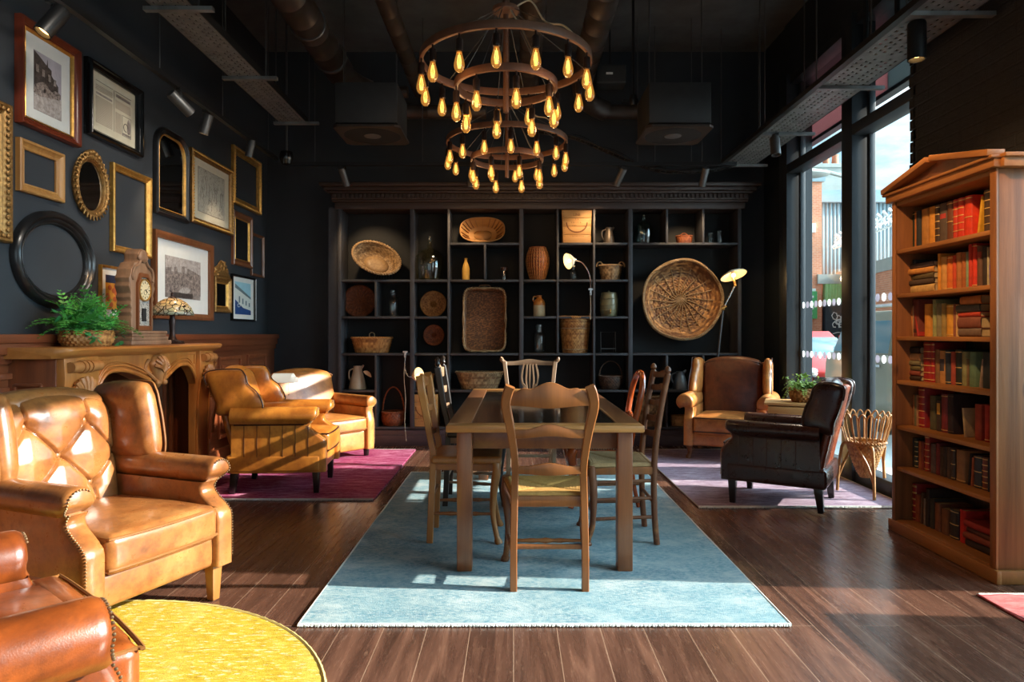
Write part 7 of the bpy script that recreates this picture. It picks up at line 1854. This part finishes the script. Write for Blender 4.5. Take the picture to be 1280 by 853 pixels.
# reading floor lamp behind the right wingback
t = thing('floor_lamp', 'jointed grey floor lamp with white dish shade by the shelving', 'lamp', (2.24, 7.42, 0))
Yf = 7.42
with world():
    m = MB(); m.lathe([(0, 0), (.13, 0), (.135, .01), (.12, .02), (.03, .03), (0, .03)], 28, (2.24, Yf, 0)); m.build('base', M['grey'], t)
    m = MB(); m.tube([(2.24, Yf, .02), at(897, 450, Yf), at(904, 386, Yf)], .012, 10); m.build('pole', M['grey'], t)
    m = MB(); m.tube([at(904, 386, Yf), at(919, 357, Yf-.05)], .010, 10); m.build('arm', M['chrome'], t)
    m = MB(); m.ball(at(904, 386, Yf), .022, 10, 6); m.ball(at(919, 357, Yf-.05), .018, 10, 6); m.cyl(at(901, 386, Yf-.02), at(908, 383, Yf-.02), .01, 8); m.build('joint', M['brass'], t)
    m = MB(); m.ball(at(897, 452, Yf), .03, 10, 6); m.tube(smooth([at(897, 447, Yf), at(902, 448, Yf-.03), at(904, 455, Yf-.03)], 4), .008, 6); m.build('clamp', M['black'], t)
    hd = at(916.5, 343, Yf-.08); q = (V(-.15, -.35, -.25)).normalized().to_track_quat('-Z', 'Y').to_matrix().to_4x4(); q = Matrix.Rotation(-.22, 4, 'Y') @ Matrix.Rotation(-.35, 4, 'X'); Mx = Tr(hd) @ q
    m = MB(); m.lathe([(.02, .045), (.03, .03), (.085, .018), (.125, .0), (.142, -.018)], 36, M=Mx, cap=False); sh = m.build('dish_shade', M['lampshade'], t, solid=.003)
    m = MB(); m.lathe([(.02, .022), (.085, .008), (.122, -.008), (.137, -.02)], 36, M=Mx, cap=False); m.build('shade_interior', M['lamplit'], sh)
    m = MB(); m.ball((0, 0, -.012), .028, 12, 8, M=Mx); m.build('bulb', M['lampbulb'], t)
    m = MB(); m.tube([hd+q.to_3x3() @ V(0, 0, .03), at(919, 357, Yf-.05)], .014, 8); m.build('lamp_holder', M['brass'], t)
LAMPS.append((hd+V(0, -.03, -.05), 2.5))
# small side table with the banker's lamp between the two left chairs
t = thing('side_table', 'small dark round side table half hidden between the two tan chairs', 'table', (-2.13, 6.17, .012))
m = MB(); m.lathe([(0, .53), (.17, .53), (.175, .54), (.17, .555), (0, .555)], 32); m.build('table_top', M['darkwood'], t)
m = MB(); m.lathe([(.02, .06), (.03, .12), (.022, .3), (.03, .48), (.05, .53)], 16); m.build('stem', M['darkwood'], t)
for k in range(3): m = MB(); a_ = 2*PI*k/3+.4; m.tube(smooth([(.0, 0, .10), (.09*math.cos(a_), .09*math.sin(a_), .08), (.16*math.cos(a_), .16*math.sin(a_), .0)], 4), .016, 8); m.build('leg', M['darkwood'], t)
t = thing('bankers_lamp', 'desk lamp with white glass shade standing between the two tan chairs', 'lamp', (-2.13, 6.17, .568))
m = MB(); m.lathe([(0, 0), (.075, 0), (.08, .01), (.06, .02), (.015, .03), (0, .03)], 24); m.build('base', M['brass'], t)
m = MB(); m.tube(smooth([(-.02, .03, .02), (-.02, .035, .12), (-.0, .035, .24), (.04, .0, .275)], 5), .007, 8); m.cyl((.10, -.01, .235), (.10, -.01, .12), .0015, 4); m.ball((.1, -.01, .115), .006); m.build('stem', M['brass'], t)
tg = glow('white_opal_glass', (1, .86, .66, 1), .35, lin(236, 232, 220))
def halfc(u, v):
    a_ = PI*(.02+.96*u); L_ = .115; x = (v-.5)*2*L_; k_ = (1-abs(v-.5)**6*40) if abs(v-.5) > .4 else 1
    return V(.05+x, -.075*math.cos(a_), .222+.085*math.sin(a_)*max(.6, k_))
m = MB(); m.grid(halfc, 24, 24)
for v in (0, 1): m.add([halfc(u/24, v) for u in range(25)], [list(range(25))])
m.build('glass_shade', tg, t, solid=.003)

# ================================================================== RIGHT CORNER: crate table, plant, rattan stand
t = thing('crate_table', 'upright pine crate used as a side table between the right armchairs', 'crate table', (2.46, 5.93, .012), math.radians(-22))
m = MB()
for k in range(5):
    for sy in (-1, 1): m.box((0, sy*.20, .06+k*.121), (.46, .016, .113))
    for sxx in (-1, 1): m.box((sxx*.222, 0, .06+k*.121), (.016, .386, .113))
m.build('side_boards', M['crate'], t, bevel=.003)
m = MB()
for k in range(4): m.box((0, -.156+k*.104, .622), (.52, .10, .022))
m.build('top_boards', M['crate'], t, bevel=.003)
t = thing('potted_plant', 'light green trailing plant in a small wicker pot on the crate', 'plant', (2.52, 5.90, .646))
m = MB(); woven(m, shp(pl((.085, 0), (.105, .04), (.112, .09), (.11, .12)), 1.15, 1), 22, 7, .005); m.lathe([(0, .1), (.1, .1)], 20, cap=False); m.build('wicker_pot', M['wick'], t, solid=.005, recalc=False)
m = MB(); fronds(m, (0, 0, .11), 56, .07, .06, .20, .2, 14, .010, 1.0, 8, .8); m.build('fronds', M['lime'], t, weld=False, recalc=False)
m = MB(); broad(m, (-.02, 0, .17), 80, .19, .12, .07, 15, .019); m.build('leaves', M['lime'], t, weld=False, recalc=False)
RS = thing('rattan_planter', 'looped rattan basket on three splayed cane legs beside the bookcase', 'basket stand', (2.68, 5.2, .012))
m = MB(); woven(m, shp(pl((.03, .13), (.07, .2), (.11, .32), (.135, .40)), 1, 1), 26, 18, .004); m.build('woven_cone', M['wick'], RS, solid=.005, recalc=False)
m = MB(); braid(m, ell(.137, .137, .40, 80), .010, 20); m.build('rim', M['wick'], RS)
m = MB(); n = 22
for k in range(n):
    a0, a1 = 2*PI*k/n, 2*PI*(k+1.0)/n; am = (a0+a1)/2
    P = [(.135*math.cos(a0), .135*math.sin(a0), .395), (.165*math.cos(a0), .165*math.sin(a0), .50), (.186*math.cos(a0+.02), .186*math.sin(a0+.02), .585), (.194*math.cos(am), .194*math.sin(am), .622), (.186*math.cos(a1-.02), .186*math.sin(a1-.02), .585), (.165*math.cos(a1), .165*math.sin(a1), .50), (.135*math.cos(a1), .135*math.sin(a1), .395)]
    m.tube(smooth(P, 4), .006, 6)
m.build('cane_loops', M['wick'], RS)
for k in range(3):
    a_ = math.radians(-100)+2*PI*k/3; c_, s_ = math.cos(a_), math.sin(a_); m = MB()
    m.tube(smooth([(.20*c_, .20*s_, 0), (.19*c_, .19*s_, .15), (.175*c_, .175*s_, .30), (.155*c_, .155*s_, .37), (.10*c_, .10*s_, .385), (.06*c_-.10*s_, .06*s_+.10*c_, .37)], 5), .0115, 8)
    m.tube(smooth([(.195*c_, .195*s_, .10), (.15*c_+.03*s_, .15*s_-.03*c_, .24), (.10*c_+.09*s_, .10*s_-.09*c_, .37)], 4), .0095, 8); m.build('leg', M['wick'], RS)

# ================================================================== SPOTLIGHTS
W_ = (1, .80, .58)
spot('lit black spotlight shining on the street photograph, top left', at(66, 3, 3.60), (-2.75, 3.25, 2.2), True, 10, W_, 60, .18, .045)
spot('horizontal grey spotlight turned along the picture wall track', at(226, 112, 5.0), at(262, 150, 5.2), False, 0, W_, 50, .19, .04)
spot('slim lit spotlight on the picture wall track above the arched mirror', at(258, 140, 5.45), (-2.85, 5.5, 1.7), True, 16, W_, 70, .16, .036)
spot('slim dark spotlight at the far end of the picture wall track', at(313, 172, 6.35), (-2.85, 6.6, 1.6), False, 8, W_, 60, .16, .036)
for x, w_ in ((430, 'left end'), (590, 'second from the left'), (775, 'third from the left'), (880, 'right end')):
    ax = {430: 470, 590: 560, 775: 719, 880: 852}[x]
    spot('grey spotlight on the shelving track, %s' % w_, at(x, 209, 7.05), at(ax, 330, 7.8), False, {430: 22, 590: 18, 775: 20, 880: 26}[x], (1, .68, .38), 62, .2, .035)
spot('short grey spotlight under the window cable tray', at(969, 168, 5.75), (2.2, 5.2, .4), False, 10, W_, 60, .16, .04)
spot('black lit spotlight hanging against the brick pier', at(1146, 30, 3.96), (2.3, 3.9, 0), True, 16, (1, .55, .25), 70, .22, .05)
# ================================================================== LIGHT
for p, d, pw, col, ang in SPOTS:
    L = bpy.data.lights.new('spot_beam', 'SPOT'); L.energy = pw*2.2; L.color = col; L.spot_size = math.radians(ang); L.spot_blend = .6; L.shadow_soft_size = .04
    o = bpy.data.objects.new('spot_beam', L); COL.objects.link(o); o.location = p; o.rotation_euler = d.to_track_quat('-Z', 'Y').to_euler()
for p, pw in LAMPS:
    L = bpy.data.lights.new('lamp_light', 'POINT'); L.energy = pw; L.color = (1, .66, .32); L.shadow_soft_size = .03
    o = bpy.data.objects.new('lamp_light', L); COL.objects.link(o); o.location = p
for cx, cy in ((-.05, 4.40), (-.06, 6.23)):
    for k in range(4):
        L = bpy.data.lights.new('bulb_light', 'POINT'); L.energy = 2.6; L.color = (1, .58, .26); L.shadow_soft_size = .05
        a_ = PI/4+PI/2*k; o = bpy.data.objects.new('bulb_light', L); COL.objects.link(o); o.location = (cx+.43*math.cos(a_), cy+.43*math.sin(a_), 2.66)
# unseen warm beams without fixtures, added to light the bookcase and the mantel
for p, tgt, pw, ang in (((.9, 2.2, 3.3), (2.5, 3.75, 1.75), 260, 32), ((1.0, 4.6, 3.3), (2.5, 3.9, 1.3), 60, 40), ((-1.0, 3.6, 3.2), (-2.6, 4.7, 1.0), 110, 42)):
    L = bpy.data.lights.new('added_warm_beam', 'SPOT'); L.energy = pw; L.color = (1, .60, .28); L.spot_size = math.radians(ang); L.spot_blend = .7; L.shadow_soft_size = .05
    o = bpy.data.objects.new('added_warm_beam', L); COL.objects.link(o); o.location = p; o.rotation_euler = (V(*tgt)-V(*p)).to_track_quat('-Z', 'Y').to_euler()
for p, tgt, pw, ang in (((-1.3, 2.7, 3.3), (-2.85, 3.5, 2.2), 75, 62), ((-1.3, 4.5, 3.3), (-2.85, 5.3, 1.8), 70, 66)):      # neutral beams without fixtures, added to brighten the picture wall
    L = bpy.data.lights.new('added_wall_beam', 'SPOT'); L.energy = pw; L.color = (1, .9, .78); L.spot_size = math.radians(ang); L.spot_blend = .8; L.shadow_soft_size = .08
    o = bpy.data.objects.new('added_wall_beam', L); COL.objects.link(o); o.location = p; o.rotation_euler = (V(*tgt)-V(*p)).to_track_quat('-Z', 'Y').to_euler()
L = bpy.data.lights.new('sun', 'SUN'); L.energy = 14.0; L.color = (1, .93, .82); L.angle = math.radians(.6)
o = bpy.data.objects.new('sun', L); COL.objects.link(o); o.rotation_euler = V(-1, .07, -.46).to_track_quat('-Z', 'Y').to_euler()
w = bpy.data.worlds.new('sky'); SC.world = w; w.use_nodes = True; nt = w.node_tree; nt.nodes.clear()
N = nt.nodes.new; out = N('ShaderNodeOutputWorld'); bg = N('ShaderNodeBackground'); tc = N('ShaderNodeTexCoord'); mp = N('ShaderNodeMapping'); mp.inputs['Scale'].default_value = (1.6, 1.6, 5.5); mp.inputs['Location'].default_value = (.3, .2, .15)
no = N('ShaderNodeTexNoise'); no.inputs['Scale'].default_value = 1.7; no.inputs['Detail'].default_value = 9; no.inputs['Roughness'].default_value = .6
cr_ = N('ShaderNodeValToRGB'); cr_.color_ramp.elements[0].position = .42; cr_.color_ramp.elements[0].color = (0, 0, 0, 1); cr_.color_ramp.elements[1].position = .58; cr_.color_ramp.elements[1].color = (1, 1, 1, 1)
mx = N('ShaderNodeMix'); mx.data_type = 'RGBA'; mx.inputs[6].default_value = lin(138, 190, 214); mx.inputs[7].default_value = lin(214, 224, 228)
k = nt.links.new; k(tc.outputs['Generated'], mp.inputs[0]); k(mp.outputs[0], no.inputs['Vector']); k(no.outputs['Fac'], cr_.inputs[0]); k(cr_.outputs[0], mx.inputs[0]); k(mx.outputs[2], bg.inputs[0]); k(bg.outputs[0], out.inputs[0])
# brighter sky around the sun
nm = N('ShaderNodeVectorMath'); nm.operation = 'DOT_PRODUCT'; k(tc.outputs['Generated'], nm.inputs[0]); nm.inputs[1].default_value = V(1, -.08, .46).normalized()
def mth(op, a, b):
    d = N('ShaderNodeMath'); d.operation = op
    for i, q in ((0, a), (1, b)):
        if isinstance(q, (int, float)): d.inputs[i].default_value = q
        else: k(q, d.inputs[i])
    return d.outputs[0]
k(mth('ADD', mth('MULTIPLY', mth('POWER', mth('MAXIMUM', nm.outputs['Value'], 0), 4), 22.0), 1.12), bg.inputs[1])
# window portals guide the sky light (no light of their own)
def portal(c, sx_, sy_, d):
    L = bpy.data.lights.new('sky_portal', 'AREA'); L.shape = 'RECTANGLE'; L.size = sx_; L.size_y = sy_; L.cycles.is_portal = True
    o = bpy.data.objects.new('sky_portal', L); COL.objects.link(o); o.location = c; o.rotation_euler = V(*d).to_track_quat('-Z', 'Y').to_euler()
portal((3.0, 5.9, 1.75), 3.3, 2.5, (-1, 0, 0)); portal((3.0, 1.7, 1.7), 3.2, 3.1, (-1, 0, 0)); portal((0, FY-.12, 1.7), 4.8, 3.3, (0, 1, 0))
# repeats carry a group
GR = dict(book='books in the tall bookcase', picture_frame='frames on the gallery wall', dining_chair='chairs around the dining table', wingback_armchair='leather armchairs', club_armchair='leather armchairs', low_back_armchair='leather armchairs', leather_armchair='leather armchairs',
          spotlight='track spotlights', chandelier='chandeliers', spiral_duct='ceiling ducts', air_diffuser='air diffusers', glass_jar='glass jars on the shelving', demijohn='demijohns on the shelving', area_rug='rectangular rugs', clip_lamp='clip lamps on the shelving', track_rail='lighting tracks',
          cable_tray='cable trays', wooden_crate='crates on the shelving', handled_basket='hoop handled baskets on the shelving', oval_basket='oval baskets on the shelving', woven_coaster='round woven mats on the shelving', jug='jugs on the shelving', framed_photograph='frames on the gallery wall', framed_poster='frames on the gallery wall', conduit_pipe='conduits by the window')
for o in COL.objects:
    if o.parent is None and 'category' in o and 'group' not in o:
        q = o.name.split('.')[0]
        if q in GR: o['group'] = GR[q]
# ================================================================== CAMERA
cam = bpy.data.cameras.new('camera'); cam.sensor_width = 36; cam.lens = 36*FP/1280; cam.shift_x = -(CX-640)/1280; cam.shift_y = -(426.5-CY)/1280; cam.clip_start = .05; cam.clip_end = 300
o = bpy.data.objects.new('camera', cam); COL.objects.link(o); o.location = (0, 0, H); o.rotation_euler = (PI/2, 0, 0); SC.camera = o
SC.view_settings.view_transform = 'Standard'; SC.view_settings.look = 'None'; SC.view_settings.gamma = 1; SC.view_settings.use_curve_mapping = False; SC.view_settings.exposure = .16
SC.cycles.use_denoising = True; SC.cycles.max_bounces = 8; SC.cycles.transparent_max_bounces = 24; SC.cycles.sample_clamp_indirect = 6
SC.cycles.caustics_reflective = False; SC.cycles.caustics_refractive = False
